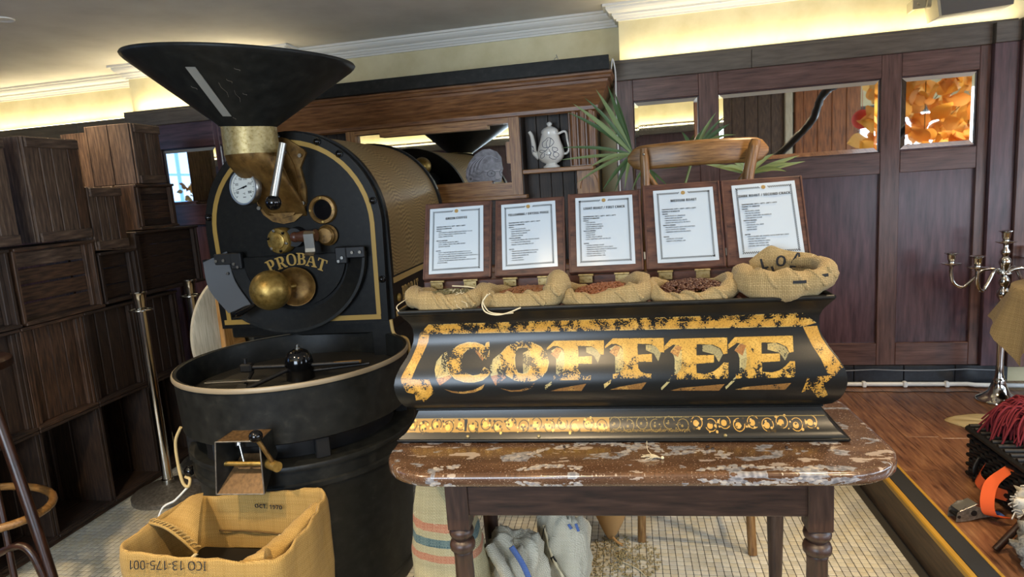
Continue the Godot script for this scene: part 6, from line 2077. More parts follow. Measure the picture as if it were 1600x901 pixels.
func coffee_chest() -> void:
	var at := Vector3(-0.138, 0.752, -1.803)
	var t := thing("coffee_chest", "black and gold painted antique chest lettered COFFEE on the painted table", "chest", at, 3.0)
	var prof := V(FOOT)      # height, offset
	var hw := 0.644; var zb := -0.325
	var m := mat("gilt_front", Color.WHITE, 0.33)
	m.albedo_texture = gilt_texture()
	var st := S()
	smooth(st)
	for j in prof.size() - 1:
		var a: Vector2 = prof[j]; var b: Vector2 = prof[j + 1]
		var q := [Vector3(-hw - a.y, a.x, a.y), Vector3(hw + a.y, a.x, a.y), Vector3(hw + b.y, b.x, b.y), Vector3(-hw - b.y, b.x, b.y)]
		for k in [0, 2, 1, 0, 3, 2]:
			st.set_uv(Vector2(q[k].x / 1.30 + 0.5, 1.0 - q[k].y / 0.40))
			st.add_vertex(q[k])
	obj("front_panel", st, m, t)
	for s in [-1.0, 1.0]:
		st = S()
		smooth(st)
		for j in prof.size() - 1:
			var a: Vector2 = prof[j]; var b: Vector2 = prof[j + 1]
			var q := [Vector3(s * (hw + a.y), a.x, a.y), Vector3(s * (hw + a.y), a.x, zb), Vector3(s * (hw + b.y), b.x, zb), Vector3(s * (hw + b.y), b.x, b.y)]
			if s > 0: quad(st, q[0], q[1], q[2], q[3])
			else: quad(st, q[3], q[2], q[1], q[0])
		obj("end_panel", st, M.black_paint, t)
	st = S()
	box(st, Vector3(0, 0.215, zb - 0.006), Vector3(1.236, 0.43, 0.014), 0.003)
	obj("back_board", st, M.lid_wood_x, t)
	block("bottom_board", -0.62, 0.62, 0.0, 0.012, zb + 0.002, -0.02, M.lid_wood_x, t)
	block("bean_floor", -0.575, 0.575, 0.33, 0.345, zb + 0.004, -0.075, M.lid_wood_x, t)
	st = S()      # rolled top rim
	var rim := [Vector3(-0.612, 0.397, zb), Vector3(-0.612, 0.397, -0.032), Vector3(0.612, 0.397, -0.032), Vector3(0.612, 0.397, zb)]
	tube(st, [rim[1], rim[2]], 0.006, 10)
	tube(st, [rim[0], rim[1]], 0.006, 10)
	tube(st, [rim[2], rim[3]], 0.006, 10)
	box(st, Vector3(0, 0.393, -0.045), Vector3(1.21, 0.008, 0.03), 0.001)
	obj("top_rim", st, M.black_satin, t)
	st = S()      # bead above the foot, thin metal lip of the foot
	tube(st, [Vector3(-hw + 0.052, 0.0855, -0.053), Vector3(hw - 0.052, 0.0855, -0.053)], 0.004, 8)
	tube(st, [Vector3(-hw, 0.005, 0.0), Vector3(hw, 0.005, 0.0)], 0.005, 8)
	tube(st, [Vector3(hw, 0.005, 0.0), Vector3(hw, 0.005, zb)], 0.005, 8)
	obj("beading", st, M.black_paint, t)
	for x in [-0.425, -0.21, 0.32]:
		st = S()
		ball(st, Vector3(x, 0.016, -0.006), 0.0055, 10)
		obj("nail_head", st, M.old_brass, t)
	for k in 4:
		block("divider", -0.375 + 0.25 * k - 0.005, -0.375 + 0.25 * k + 0.005, 0.34, 0.40, zb, -0.06, M.lid_wood_z, t)
	block("hinge_rail", -0.615, 0.63, 0.395, 0.447, zb - 0.004, zb + 0.012, M.lid_wood_x, t)
	# the five hinged lids, standing open
	var L := [[-0.4965, 0.237, 0.277], [-0.247, 0.237, 0.274], [0.003, 0.241, 0.28], [0.2545, 0.247, 0.294], [0.507, 0.251, 0.293]]
	var tip := Basis(Vector3.RIGHT, deg_to_rad(-24.0))
	var hinge := Vector3(0, 0.447, -0.30)
	var titles := ["GREEN COFFEE", "YELLOWING / DRYING PHASE", "LIGHT ROAST / FIRST CRACK", "MEDIUM ROAST", "DARK ROAST / SECOND CRACK"]
	var tw := [0.076, 0.139, 0.136, 0.082, 0.158]
	for i in 5:
		var l: Array = L[i]
		st = S()
		box(st, Vector3(0, l[2] / 2, -0.0095), Vector3(l[1], l[2], 0.019), 0.004)
		var lid := put("lid", finish(st, M.lid_wood_x), t, hinge + Vector3(l[0], 0, 0) + tip * Vector3(0, 0.008, 0), tip)
		for s in [-1, 1]:
			st = S()
			box(st, Vector3(l[1] / 2 * s - 0.004 * s, l[2] / 2, 0.001), Vector3(0.006, l[2] - 0.004, 0.003), 0.001)
			obj("lid_moulding", st, M.lid_wood_y, lid)
		for s in [-0.07, 0.045]:
			st = S()
			rod(st, Vector3(s - 0.02, -0.008, 0.002), Vector3(s + 0.028, -0.008, 0.002), 0.004, -1.0, 10)
			box(st, Vector3(s + 0.004, -0.024, 0.006), Vector3(0.042, 0.022, 0.002), 0.0005, Basis(Vector3.RIGHT, deg_to_rad(24.0)))
			for e in [-0.012, 0.018]: rod(st, Vector3(s + e, -0.024, 0.006), Vector3(s + e, -0.023, 0.009), 0.003, -1.0, 8)
			obj("hinge", st, M.old_brass, lid)
		if i in [2, 3]:
			st = S()
			box(st, Vector3(l[1] / 2 + 0.004, 0.05, -0.008), Vector3(0.007, 0.026, 0.012), 0.001)
			obj("catch", st, M.steel, lid)
		paper(i, titles[i], tw[i], at, tip, hinge)
	sacks(at)

func paper(i: int, title: String, tw: float, at: Vector3, tip: Basis, hinge: Vector3) -> void:
	var P := [[-0.5, 0.146, 0.189, 0.236, 0.9], [-0.249, 0.148, 0.185, 0.232, 1.4], [0.003, 0.15, 0.188, 0.239, 0.1], [0.261, 0.154, 0.19, 0.249, 0.5], [0.513, 0.158, 0.194, 0.245, 1.2]]
	var p: Array = P[i]
	var turn := Basis(Vector3.UP, deg_to_rad(3.0))
	var labels := ["printed sheet headed GREEN COFFEE on the first lid", "printed sheet headed YELLOWING / DRYING PHASE on the second lid", "printed sheet headed LIGHT ROAST / FIRST CRACK on the middle lid", "printed sheet headed MEDIUM ROAST on the fourth lid", "printed sheet headed DARK ROAST / SECOND CRACK on the last lid"]
	var o := thing("info_sheet", labels[i], "sign", Vector3.ZERO, 0.0, "printed roast sheets on the chest lids")
	o.transform = Transform3D(turn * tip * Basis(Vector3.BACK, deg_to_rad(p[4])), at + turn * (hinge + tip * Vector3(p[0], p[1], 0.0032)))
	var w: float = p[2]; var h: float = p[3]
	var st := S()
	var n := 8
	smooth(st)
	for k in n:
		for s in [0, 1]:
			var x0 := -w / 2 + w * k / n; var x1 := -w / 2 + w * (k + 1) / n
			var z0 := 0.0006 + 0.0006 * sin(k * 1.3 + i); var z1 := 0.0006 + 0.0006 * sin((k + 1) * 1.3 + i)
			if s == 0: quad(st, Vector3(x0, -h / 2, z0), Vector3(x1, -h / 2, z1), Vector3(x1, h / 2, z1), Vector3(x0, h / 2, z0))
			else: quad(st, Vector3(x0, h / 2, z0 - 0.0004), Vector3(x1, h / 2, z1 - 0.0004), Vector3(x1, -h / 2, z1 - 0.0004), Vector3(x0, -h / 2, z0 - 0.0004))
	obj("sheet", st, M.paper, o)
	# chequered border, two rows of small squares
	st = S()
	var c := 0.0031
	var zz := 0.0018
	var mx := w / 2 - 0.011; var my := h / 2 - 0.011
	var sq := func(x: float, y: float) -> void: quad(st, Vector3(x, y, zz), Vector3(x + c, y, zz), Vector3(x + c, y + c, zz), Vector3(x, y + c, zz))
	var nx := int(2 * mx / c); var ny := int(2 * my / c)
	for r in 2:
		for k in nx:
			if (k + r) % 2: continue
			sq.call(-mx + k * c, -my + r * c)
			if absf(-mx + k * c) > 0.013: sq.call(-mx + k * c, my - (r + 1) * c)
		for k in ny:
			if (k + r) % 2: continue
			sq.call(-mx + r * c, -my + k * c); sq.call(mx - (r + 1) * c, -my + k * c)
	obj("border", st, M.ink, o)
	st = S()
	for k in 12: 
		var g := TAU * k / 12
		rod(st, Vector3(0.0045 * cos(g), my - 0.003 + 0.0045 * sin(g), 0.0012), Vector3(0.0045 * cos(g), my - 0.003 + 0.0045 * sin(g), 0.0020), 0.0024, -1.0, 7)
	rod(st, Vector3(0, my - 0.003, 0.0012), Vector3(0, my - 0.003, 0.0021), 0.003, -1.0, 10)
	obj("seal", st, M.seal_gold, o)
	text("title", title, 0.0115, M.ink, o, Vector3(0.0, h / 2 - 0.040, 0.0016), Basis(), "Droid Sans", 700, tw)
	var body := [
		"TEMPERATURE: 21°C / 70°F - 160°C / 320°F|TIMING: 0-4 MINUTES|VISUAL:|  • RAW GREEN TO GREYISH GREEN, BLUE TINGED COLOUR|  • MATTE SURFACE WITH A SLIGHTLY SILKY FEEL|  • SMALL, DENSE TEXTURE||TASTE & AROMA:|  • RAW, GRASSY OR VEGETAL SMELL|  • LIGHT, HERBAL, TANGY SMELL WITH DRYING|  • SLIGHTLY HAY-LIKE||NOTES:|  • EARLY STAGE BEFORE ROASTING BEGINS TO COLOUR|  • THE HEAT IS SLOWLY RAISED TO EVAPORATE MOISTURE|  • DRYING PHASE: MOISTURE EVAPORATES AS BEANS WARM AND LOSE|  • CHAFF MAY BEGIN TO LOOSEN AT THIS STAGE|  • SLOW IN THE BEGINNING SINCE THE GREEN COFFEE IS DENSE|    (ENDOTHERMIC)",
		"TEMPERATURE: 160°C / 320°F - 180°C / 356°F|TIMING: 4-6 MINUTES|VISUAL:|  • LIGHT YELLOW SHADES|  • LIGHT BROWNISH OR YELLOW|  • BEANS START TO EXPAND|  • WRINKLES APPEAR|TASTE & AROMA:|  • GRASSY, HAY, BREAD-LIKE, TOASTED GRAINS|  • CUT GRASS, POPCORN AROMA|  • BREADY, TOAST-LIKE SMELL IN CUP||NOTES:|  • TRANSITION FROM DRYING TO ROASTING|  • BREAKDOWN OF MOISTURE REACTIONS|  • WEIGHT LOSS APPROX. 5%|  • SUGARS DEVELOP|  • COLOUR CHANGES",
		"TEMPERATURE: 196°C / 385°F - 205°C / 401°F|TIMING: 8-9 MINUTES|VISUAL:|  • LIGHT BROWN|  • VERY DRY BEAN SURFACE|  • SLIGHT WRINKLES REMAIN|  • BEANS BEGIN TO GROW|TASTE & AROMA:|  • HIGH ACIDITY|  • BRIGHT FRUIT|  • FLORAL, FRUIT FLAVOUR|  • LIGHT SWEETNESS, JUICY OR TEA-LIKE||NOTES:|  • AUDIBLE POPPING SOUND|  • EXPANSION OF BEAN WITH EACH CRACK|  • TRANSITION FROM DRYING TO DEVELOPMENT|  • END OF MAILLARD REACTION|  • WEIGHT LOSS APPROX. 11%|  • VOLUME GAIN APPROX. 40%",
		"TEMPERATURE: 210°C / 410°F - 220°C / 428°F|TIMING: 9-10 MINUTES|VISUAL:|  • BEANS BEGIN TO CARAMELIZE|  • EVENLY MEDIUM BROWN|  • SMOOTH SURFACE, STILL MATTE|  • MOSTLY DRY WITH LITTLE OIL SPOTS|TASTE & AROMA:|  • BALANCED ACIDITY, BODY AND SWEETNESS|  • NUTS, CHOCOLATE, CARAMEL|  • AROMATIC COMPOUNDS BALANCED||NOTES:|  • AMERICAN / CITY ROAST|  • WEIGHT LOSS APPROX. 14%",
		"TEMPERATURE: 225°C / 437°F - 245°C / 473°F|TIMING: 11+ MINUTES|VISUAL:|  • BEANS SWELL AGAIN|  • OIL ON THE SURFACE|  • SMOOTH, SHINY SKIN, NO WRINKLES|  • DARK BROWN COLOUR|TASTE & AROMA:|  • LESS ACIDITY|  • CHOCOLATE, FULL BODY|  • SMOKY NOTES|  • BITTER SWEET||NOTES:|  • CRACK SOUNDS ARE SHARPER, FASTER THAN FIRST CRACK|  • ITALIAN / FRENCH ROAST|  • SUITED FOR ESPRESSO COFFEE|  • WEIGHT LOSS APPROX. 20%|  • VOLUME GAIN APPROX. 80%"]
	var lines: PackedStringArray = body[i].split("|")
	var top := h / 2 - 0.066
	var step := 0.0072 if i in [0, 2] else 0.0078
	for k in lines.size():
		if lines[k].strip_edges() == "": continue
		var bold: bool = not lines[k].begins_with(" ")
		text("text_line", lines[k].strip_edges(), 0.0052 if bold else 0.0047, M.ink if bold else M.faint_ink, o, Vector3(-w / 2 + 0.024 + (0.0 if bold else 0.006), top - k * step, 0.0016), Basis(), "Droid Sans", 700 if bold else 400, 0.0, true)

func bean_mesh(m: Material) -> ArrayMesh:
	var st := S()
	var rg := []
	for j in 7:
		var th := PI * j / 6 - PI / 2
		var q := PackedVector3Array()
		for i in 10:
			var g := TAU * i / 10
			var v := Vector3(sin(th) * 0.0056, cos(th) * sin(g) * 0.0032, cos(th) * cos(g) * 0.0042)
			if v.y > 0.001 and absf(v.z) < 0.001: v.y *= 0.6
			q.append(v)
		rg.append(q)
	loft(st, rg, true, false, false, 0.0)
	return finish(st, m)

func beans(called: String, label: String, m: Material, at: Vector3, turn: float, hx: float, hz: float, dome: float, n: int, sd: int, ragged := false, sz := 1.0) -> void:
	rng.seed = sd
	var mm := MultiMesh.new()
	mm.transform_format = MultiMesh.TRANSFORM_3D
	mm.mesh = bean_mesh(m)
	mm.instance_count = n
	for i in n:
		var x := rng.randf_range(-1, 1); var z := rng.randf_range(-1, 1)
		if ragged:
			var a := rng.randf() * TAU; var r := pow(rng.randf(), 0.7)
			x = r * cos(a); z = r * sin(a)
		var y := dome * (1.0 - 0.6 * x * x - 0.5 * z * z) + rng.randf_range(-0.004, 0.003)
		if ragged: y = 0.003 + dome * maxf(0.0, 1.0 - (x * x + z * z) * 3.0) * rng.randf()
		var b := Basis.from_euler(Vector3(rng.randf_range(-1, 1), rng.randf() * TAU, rng.randf_range(-1, 1)) if not ragged else Vector3(rng.randf_range(-0.3, 0.3), rng.randf() * TAU, 0)).scaled(Vector3.ONE * rng.randf_range(0.85, 1.15) * sz)
		mm.set_instance_transform(i, Transform3D(b, Vector3(x * hx, y, z * hz)))
	var o := MultiMeshInstance3D.new()
	o.name = numbered(called)
	o.multimesh = mm
	add_child(o)
	o.position = at
	o.rotation.y = deg_to_rad(turn)
	o.set_meta("kind", "stuff")
	tag(o, label, "coffee beans")

func sacks(at: Vector3) -> void:
	var turn := Basis(Vector3.UP, deg_to_rad(3.0))
	var labels := ["burlap sack at the left end of the chest holding grey-green beans", "burlap sack with a loose twine loop holding yellowish beans", "burlap sack in the middle of the chest holding light brown beans", "burlap sack of dark roasted beans, fourth in the chest", "large folded burlap sack with black print at the right end of the chest"]
	# rolled mouth of each sack: points x, height, z in the chest, and the thickness there
	var rolls := [
		["-0.60,0.42,-0.20 -0.585,0.428,-0.11 -0.52,0.414,-0.066 -0.42,0.41,-0.064 -0.378,0.43,-0.12 -0.385,0.415,-0.22 -0.50,0.395,-0.265", [0.024, 0.029, 0.030, 0.026, 0.025, 0.020, 0.014]],
		["-0.35,0.43,-0.17 -0.345,0.415,-0.09 -0.27,0.409,-0.062 -0.165,0.416,-0.064 -0.138,0.452,-0.105 -0.14,0.43,-0.19 -0.24,0.395,-0.265", [0.020, 0.024, 0.023, 0.030, 0.034, 0.026, 0.013]],
		["-0.115,0.42,-0.20 -0.112,0.412,-0.10 -0.05,0.403,-0.060 0.06,0.412,-0.062 0.112,0.42,-0.10 0.10,0.44,-0.18 0.0,0.395,-0.268", [0.020, 0.022, 0.021, 0.029, 0.028, 0.025, 0.012]],
		["0.14,0.425,-0.18 0.145,0.412,-0.10 0.20,0.398,-0.062 0.30,0.402,-0.064 0.355,0.418,-0.10 0.355,0.425,-0.20 0.25,0.392,-0.268", [0.022, 0.020, 0.017, 0.020, 0.025, 0.020, 0.012]],
		["0.40,0.445,-0.15 0.41,0.435,-0.08 0.49,0.427,-0.055 0.575,0.435,-0.062 0.618,0.455,-0.11 0.60,0.47,-0.20 0.50,0.46,-0.25 0.42,0.44,-0.23", [0.030, 0.038, 0.037, 0.033, 0.026, 0.018, 0.013, 0.018]]]
	fn.seed = 33
	fn.frequency = 0.2
	for i in 5:
		var t := thing("burlap_sack", labels[i], "sack", at, 3.0, "burlap sacks in the coffee chest")
		var st := S()
		var pts := curve(V3(rolls[i][0]), 7, true)
		var rad := []
		var rs: Array = rolls[i][1]
		for k in pts.size():
			var u := float(k) / 7.0
			var a: int = int(u) % rs.size(); var b: int = (a + 1) % rs.size()
			var r: float = lerpf(rs[a], rs[b], u - int(u))
			rad.append(r * (1.0 + 0.06 * sin(k * 1.1 + i) + 0.08 * sin(k * 0.45 + 2 * i)))
		tube(st, pts, rad, 16, true, 1.15, Vector3.UP, 0.008, 9.0)
		obj("rolled_mouth", st, M.burlap, t)
		rng.seed = 200 + i
		for f in 4:      # creases lying over the roll
			var ka := int(pts.size() * (0.16 + 0.09 * f) + rng.randi() % 3)
			var pa: Vector3 = pts[ka] + Vector3(0, rad[ka] * 1.05, -0.004)
			var pb: Vector3 = pts[ka + 2] + Vector3(0.004, rad[ka + 2] * 0.2, rad[ka + 2] * 0.92)
			st = S()
			tube(st, curve([pa + Vector3(-0.012, -0.01, -0.01), pa, pa.lerp(pb, 0.55) + Vector3(0, 0.006, 0.006), pb, pb + Vector3(0.012, -0.012, -0.002)], 5), rng.randf_range(0.006, 0.010), 8, false, 0.8, Vector3.ZERO, 0.003, 9.0)
			obj("crease", st, M.burlap, t)
		# cloth running down inside
		st = S()
		var rings := []
		for j in 4:
			var q := PackedVector3Array()
			for k in pts.size():
				var c := Vector3(-0.5 + 0.25 * i, 0.36, -0.17)
				var p: Vector3 = pts[k]
				q.append(Vector3(lerpf(p.x, c.x, 0.08 * j), p.y - 0.012 - 0.02 * j, lerpf(p.z, c.z, 0.10 * j)))
			rings.append(q)
		loft(st, rings, true, false, false, 0.0)
		obj("sack_lining", st, M.burlap, t)
		if i == 4:
			st = S()      # turned-up flap at the back right, printed
			rings = []
			for j in 7:
				var q := PackedVector3Array()
				var u := j / 6.0
				for k in 13:
					var v := k / 12.0
					var x := 0.435 + 0.195 * v
					var y := 0.42 + (0.095 + 0.012 * sin(v * 7.0)) * u * pow(sin(PI * clampf(0.10 + v * 0.82, 0, 1)), 0.45)
					q.append(Vector3(x + 0.01 * u * sin(v * 9.0), y, -0.225 - 0.03 * u + 0.05 * (v - 0.3) * (v - 0.3) + 0.016 * sin(u * PI)))
				rings.append(q)
			loft(st, rings, false, false, false, 0.0)
			rings.clear()
			obj("turned_flap", st, M.burlap, t)
			for q in [["L", 0.47, 0.47, -0.212, 14.0], ["O", 0.52, 0.475, -0.218, -4.0], ["A", 0.565, 0.482, -0.214, -12.0], ["N", 0.486, 0.443, -0.205, 20.0], ["5", 0.55, 0.445, -0.207, -8.0]]:
				text("print", q[0], 0.045, M.ink, t, Vector3(q[1], q[2], q[3]), Basis(Vector3.BACK, deg_to_rad(q[4])), "Droid Sans", 700)
			st = S()
			for q in [[0.52, 0.452, 0.0], [0.583, 0.462, 0.25]]: box(st, Vector3(q[0], q[1] - 0.008, -0.0155 - q[2] * 0.1), Vector3(0.034, 0.008, 0.002), 0.0, Basis(Vector3.BACK, q[2] * 0.6))
			obj("printed_bar", st, M.ink, t)
			st = S()
			rng.seed = 9
			for k in 26:
				var v := rng.randf()
				var p := Vector3(0.60 + 0.03 * rng.randf(), 0.44 + 0.05 * v, -0.10 - 0.12 * rng.randf())
				tube(st, [p, p + Vector3(rng.randf_range(0.0, 0.02), rng.randf_range(-0.008, 0.015), rng.randf_range(-0.01, 0.012))], 0.0007, 4)
			obj("frayed_threads", st, M.twine, t)
		if i == 1:
			st = S()
			tube(st, curve(V3("-0.335,0.445,-0.02 -0.352,0.42,-0.015 -0.345,0.395,-0.012 -0.315,0.384,-0.012 -0.28,0.388,-0.012 -0.24,0.402,-0.016"), 6), 0.0022, 6)
			tube(st, curve(V3("-0.33,0.445,-0.03 -0.35,0.425,-0.02 -0.335,0.395,-0.014 -0.30,0.386,-0.014 -0.262,0.388,-0.014"), 6), 0.0018, 6)
			obj("twine_loop", st, M.twine, t)
		if i == 0:
			st = S()
			rng.seed = 19
			for k in 16:
				var p := Vector3(-0.425 + rng.randf_range(-0.02, 0.02), 0.43 + rng.randf_range(-0.03, 0.03), -0.04 + rng.randf_range(-0.005, 0.008))
				tube(st, [p, p + Vector3(rng.randf_range(-0.03, 0.02), rng.randf_range(-0.012, 0.012), 0.006)], 0.0009, 4)
			tube(st, curve(V3("-0.60,0.43,-0.1 -0.612,0.42,-0.02 -0.605,0.405,-0.01"), 5), 0.0016, 5)
			tube(st, curve(V3("-0.47,0.455,-0.14 -0.42,0.452,-0.13 -0.38,0.445,-0.12"), 5), 0.0022, 5)
			obj("frayed_threads", st, M.twine, t)
	var bl := ["grey-green raw beans heaped in the first sack of the chest", "yellow-brown beans heaped in the second sack of the chest", "light brown roasted beans heaped in the middle sack of the chest", "dark brown roasted beans heaped in the fourth sack of the chest"]
	var bm := [M.bean_green, M.bean_yellow, M.bean_light, M.bean_medium]
	for i in 4:
		beans("bean_heap", bl[i], bm[i], at + turn * Vector3(-0.49 + 0.25 * i, 0.405, -0.175), 3.0, 0.10, 0.092, 0.028, 1100, 60 + i)

# ---------------------------------------------------------------- bags, loose beans, twine
func lump(st: SurfaceTool, c: Vector3, r: Vector3, amp: float, fq: float, sd: int, floor_y := 0.0, nx := 40, lo := 0.0, hi := 1.0, tilt := Basis()) -> void:
	fn.seed = sd
	fn.frequency = 1.0
	var rg := []
	var nj := 22
	for j in nj + 1:
		var th := PI * lerpf(lo, hi, float(j) / nj) - PI / 2
		var q := PackedVector3Array()
		for i in nx:
			var g := TAU * i / nx
			var v := Vector3(signf(cos(g)) * pow(absf(cos(g)), 0.8) * pow(cos(th), 0.7), sin(th), -signf(sin(g)) * pow(absf(sin(g)), 0.8) * pow(cos(th), 0.7))
			var k := 1.0 + amp * fn.get_noise_3dv(v * fq) + amp * 0.35 * fn.get_noise_3dv(v * fq * 3.1)
			var p := c + tilt * (v * r * k)
			p.y = maxf(p.y, floor_y)
			q.append(p)
		rg.append(q)
	loft(st, rg, true, false, false, 0.0)

func small_things() -> void:
	burlap_bin()
	# striped sack behind the left table leg
	var t := thing("striped_sack", "tall jute sack with red and dark blue stripes behind the left table leg", "sack", Vector3(-0.68, 0, -1.89))
	var cuts := [[0.0, 0.345, M.burlap_olive], [0.345, 0.368, M.stripe_red], [0.368, 0.392, M.burlap_olive], [0.392, 0.418, M.stripe_blue], [0.418, 0.44, M.burlap_olive], [0.44, 0.466, M.stripe_red], [0.466, 0.62, M.burlap_olive]]
	fn.seed = 4; fn.frequency = 1.0
	for c in cuts:
		var st := S()
		var rg := []
		for j in 7:
			var y: float = lerpf(c[0], c[1], j / 6.0)
			var u := y / 0.62
			var wx := 0.115 * (0.86 + 0.5 * sin(PI * pow(u, 0.8)) * 0.5 - 0.42 * pow(u, 3.0))
			var wz := 0.10 * (0.9 + 0.2 * sin(PI * u) - 0.7 * pow(u, 2.5))
			var q := PackedVector3Array()
			for i in 36:
				var g := TAU * i / 36
				var k := 1.0 + 0.09 * fn.get_noise_3d(cos(g) * 2.0, y * 7.0, sin(g) * 2.0)
				q.append(Vector3(wx * k * signf(cos(g)) * pow(absf(cos(g)), 0.75) - 0.035 * u * u, y + 0.01 * sin(g * 2.0 + 1.0) * u, -wz * k * signf(sin(g)) * pow(absf(sin(g)), 0.75)))
			rg.append(q)
		loft(st, rg, true, c[0] == 0.0, c[1] == 0.62, 0.0)
		obj("stripe" if c[2] != M.burlap_olive else "body", st, c[2], t)
	var st := S()
	rng.seed = 5
	for k in 10:
		var a := rng.randf_range(3.6, 5.6)
		var y := rng.randf_range(0.2, 0.55)
		var p := Vector3(-0.02 + 0.105 * cos(a), y, -0.085 * sin(a))
		tube(st, [p, p + Vector3(-0.012 * rng.randf(), rng.randf_range(-0.01, 0.01), rng.randf_range(0.0, 0.015))], 0.0005, 4)
	obj("frayed_threads", st, M.twine, t)
	# white sacks slumped on the floor under the table
	t = thing("white_sack", "open off-white woven sack with a blue stripe under the table, beside the rear leg", "sack", Vector3(-0.50, 0, -2.01))
	st = S()
	lump(st, Vector3(0, 0.15, 0), Vector3(0.115, 0.185, 0.10), 0.3, 1.2, 21)
	obj("body", st, M.burlap_white, t)
	st = S()
	tube(st, curve(V3("-0.065,0.33,0.085 -0.02,0.28,0.11 0.02,0.2,0.125 0.035,0.12,0.125 0.02,0.04,0.12"), 7), 0.026, 12, false, 0.7, Vector3(1, 0.3, 0), 0.006)
	obj("rolled_edge", st, M.burlap_white, t)
	st = S()
	tube(st, curve(V3("0.015,0.34,0.098 0.05,0.29,0.108 0.072,0.23,0.110 0.078,0.18,0.112"), 7), 0.012, 8, false, 0.5)
	obj("blue_stripe", st, M.stripe_cobalt, t)
	st = S()
	for p in ["-0.08,0.3,0.1 -0.06,0.2,0.125 -0.075,0.12,0.128 -0.02,0.06,0.13", "-0.03,0.22,0.12 -0.07,0.16,0.13 -0.09,0.13,0.12", "-0.06,0.16,0.13 0.0,0.1,0.135 0.03,0.05,0.135"]: tube(st, curve(V3(p), 5), 0.0018, 5)
	obj("loose_threads", st, M.twine, t)
	t = thing("jute_sack", "slumped pale jute sack with blue marks under the middle of the table", "sack", Vector3(-0.365, 0, -2.20))
	st = S()
	lump(st, Vector3(0, 0.14, 0), Vector3(0.098, 0.20, 0.10), 0.3, 1.2, 5)
	obj("body", st, M.burlap_white, t)
	st = S()
	tube(st, curve(V3("-0.05,0.3,0.075 -0.02,0.2,0.105 0.02,0.12,0.115 0.055,0.03,0.11"), 8), 0.005, 7, false, 1.0, Vector3.ZERO, 0.004, 30.0)
	obj("seam", st, M.twine, t)
	st = S()
	box(st, Vector3(-0.015, 0.19, 0.108), Vector3(0.016, 0.024, 0.004), 0.001, Basis(Vector3.BACK, 0.5))
	obj("tag", st, M.black_iron, t)
	st = S()
	box(st, Vector3(0.045, 0.30, 0.075), Vector3(0.01, 0.02, 0.004), 0.001, Basis(Vector3.BACK, 0.5))
	box(st, Vector3(0.07, 0.295, 0.07), Vector3(0.01, 0.03, 0.004), 0.001, Basis(Vector3.BACK, 0.3))
	obj("blue_mark", st, M.stripe_cobalt, t)
	st = S()
	tube(st, [Vector3(-0.045, 0.3, 0.08), Vector3(-0.075, 0.18, 0.105), Vector3(-0.1, 0.06, 0.1)], 0.002, 5)
	obj("stitching", st, M.black_iron, t)
	# kraft bag tipped on the floor
	t = thing("kraft_bag", "brown paper bag tipped point-down on the tiles behind the pale sacks", "paper bag", Vector3(-0.215, 0, -2.56))
	st = S()
	var rg := []
	for j in 12:
		var u := j / 11.0
		var q := PackedVector3Array()
		for i in 28:
			var g := TAU * i / 28
			var w := 0.006 + 0.115 * pow(u, 0.75)
			q.append(Vector3(w * cos(g) * (1.0 + 0.05 * sin(g * 3.0 + u * 5.0)) + 0.0 * u, 0.004 + 0.26 * u, -0.085 * pow(u, 0.75) * sin(g) - 0.05 * u))
		rg.append(q)
	loft(st, rg, true, true, true, 0.0)
	obj("bag", st, M.kraft, t)
	st = S()
	tube(st, curve(V3("-0.1,0.16,0.03 -0.05,0.155,0.045 0.0,0.165,0.05 0.05,0.16,0.04"), 6), 0.002, 5)
	obj("crease", st, M.kraft, t)
	st = S()
	tube(st, curve(V3("0.01,0.02,0.01 0.03,0.01,0.03 0.05,0.005,0.04"), 4), 0.006, 6)
	obj("bag_tip", st, M.kraft, t)
	beans("spilled_beans", "pale raw beans spilled over the white tiles beside the sacks", M.bean_raw, Vector3(-0.17, 0.0, -2.43), 0.0, 0.16, 0.17, 0.010, 520, 90, true, 0.8)
	st = S()
	tube(st, curve(V3("-0.16,0.006,-2.40 -0.1,0.004,-2.36 -0.06,0.005,-2.30 -0.02,0.004,-2.26"), 6), 0.0025, 5)
	tag(obj("twine_piece", st, M.twine), "piece of twine lying on the tiles in front of the paper bag", "twine")
	# on the table top
	t = thing("twine_tuft", "small tuft of frayed white twine lying on the painted table top", "twine", Vector3(-0.012, 0.751, -1.695))
	st = S()
	rng.seed = 31
	for k in 14:
		var a := rng.randf_range(PI - 0.5, PI + 0.75)
		var ln := rng.randf_range(0.03, 0.052)
		tube(st, curve([Vector3(0.012, 0.004, 0.0), Vector3(0.012 + cos(a) * ln * 0.5, 0.006 + rng.randf() * 0.006, -sin(a) * ln * 0.4), Vector3(0.012 + cos(a) * ln, 0.002 + rng.randf() * 0.008, -sin(a) * ln * 0.8)], 4), 0.0007, 4)
	tube(st, curve(V3("0.0,0.004,0.0 -0.02,0.02,-0.01 -0.022,0.045,-0.012"), 4), 0.0008, 4)
	obj("threads", st, M.twine, t)
	st = S()
	ball(st, Vector3(0.018, 0.004, 0), 0.0045, 10)
	obj("knot", st, M.twine, t)
	var bl := [[Vector3(0.129, 0.7545, -1.777), "dark coffee bean on the table below the first E of the chest"], [Vector3(0.141, 0.7545, -1.765), "dark coffee bean touching another, on the table below the first E"], [Vector3(0.335, 0.7545, -1.785), "single dark coffee bean on the table near its right end"], [Vector3(-0.268, 0.7545, -1.758), "single dark coffee bean on the table below the first F"]]
	var bmesh := bean_mesh(M.bean_dark)
	for k in bl.size():
		var o := put("coffee_bean", bmesh, self, bl[k][0], Basis(Vector3.UP, 0.7 * k))
		tag(o, bl[k][1], "coffee bean")

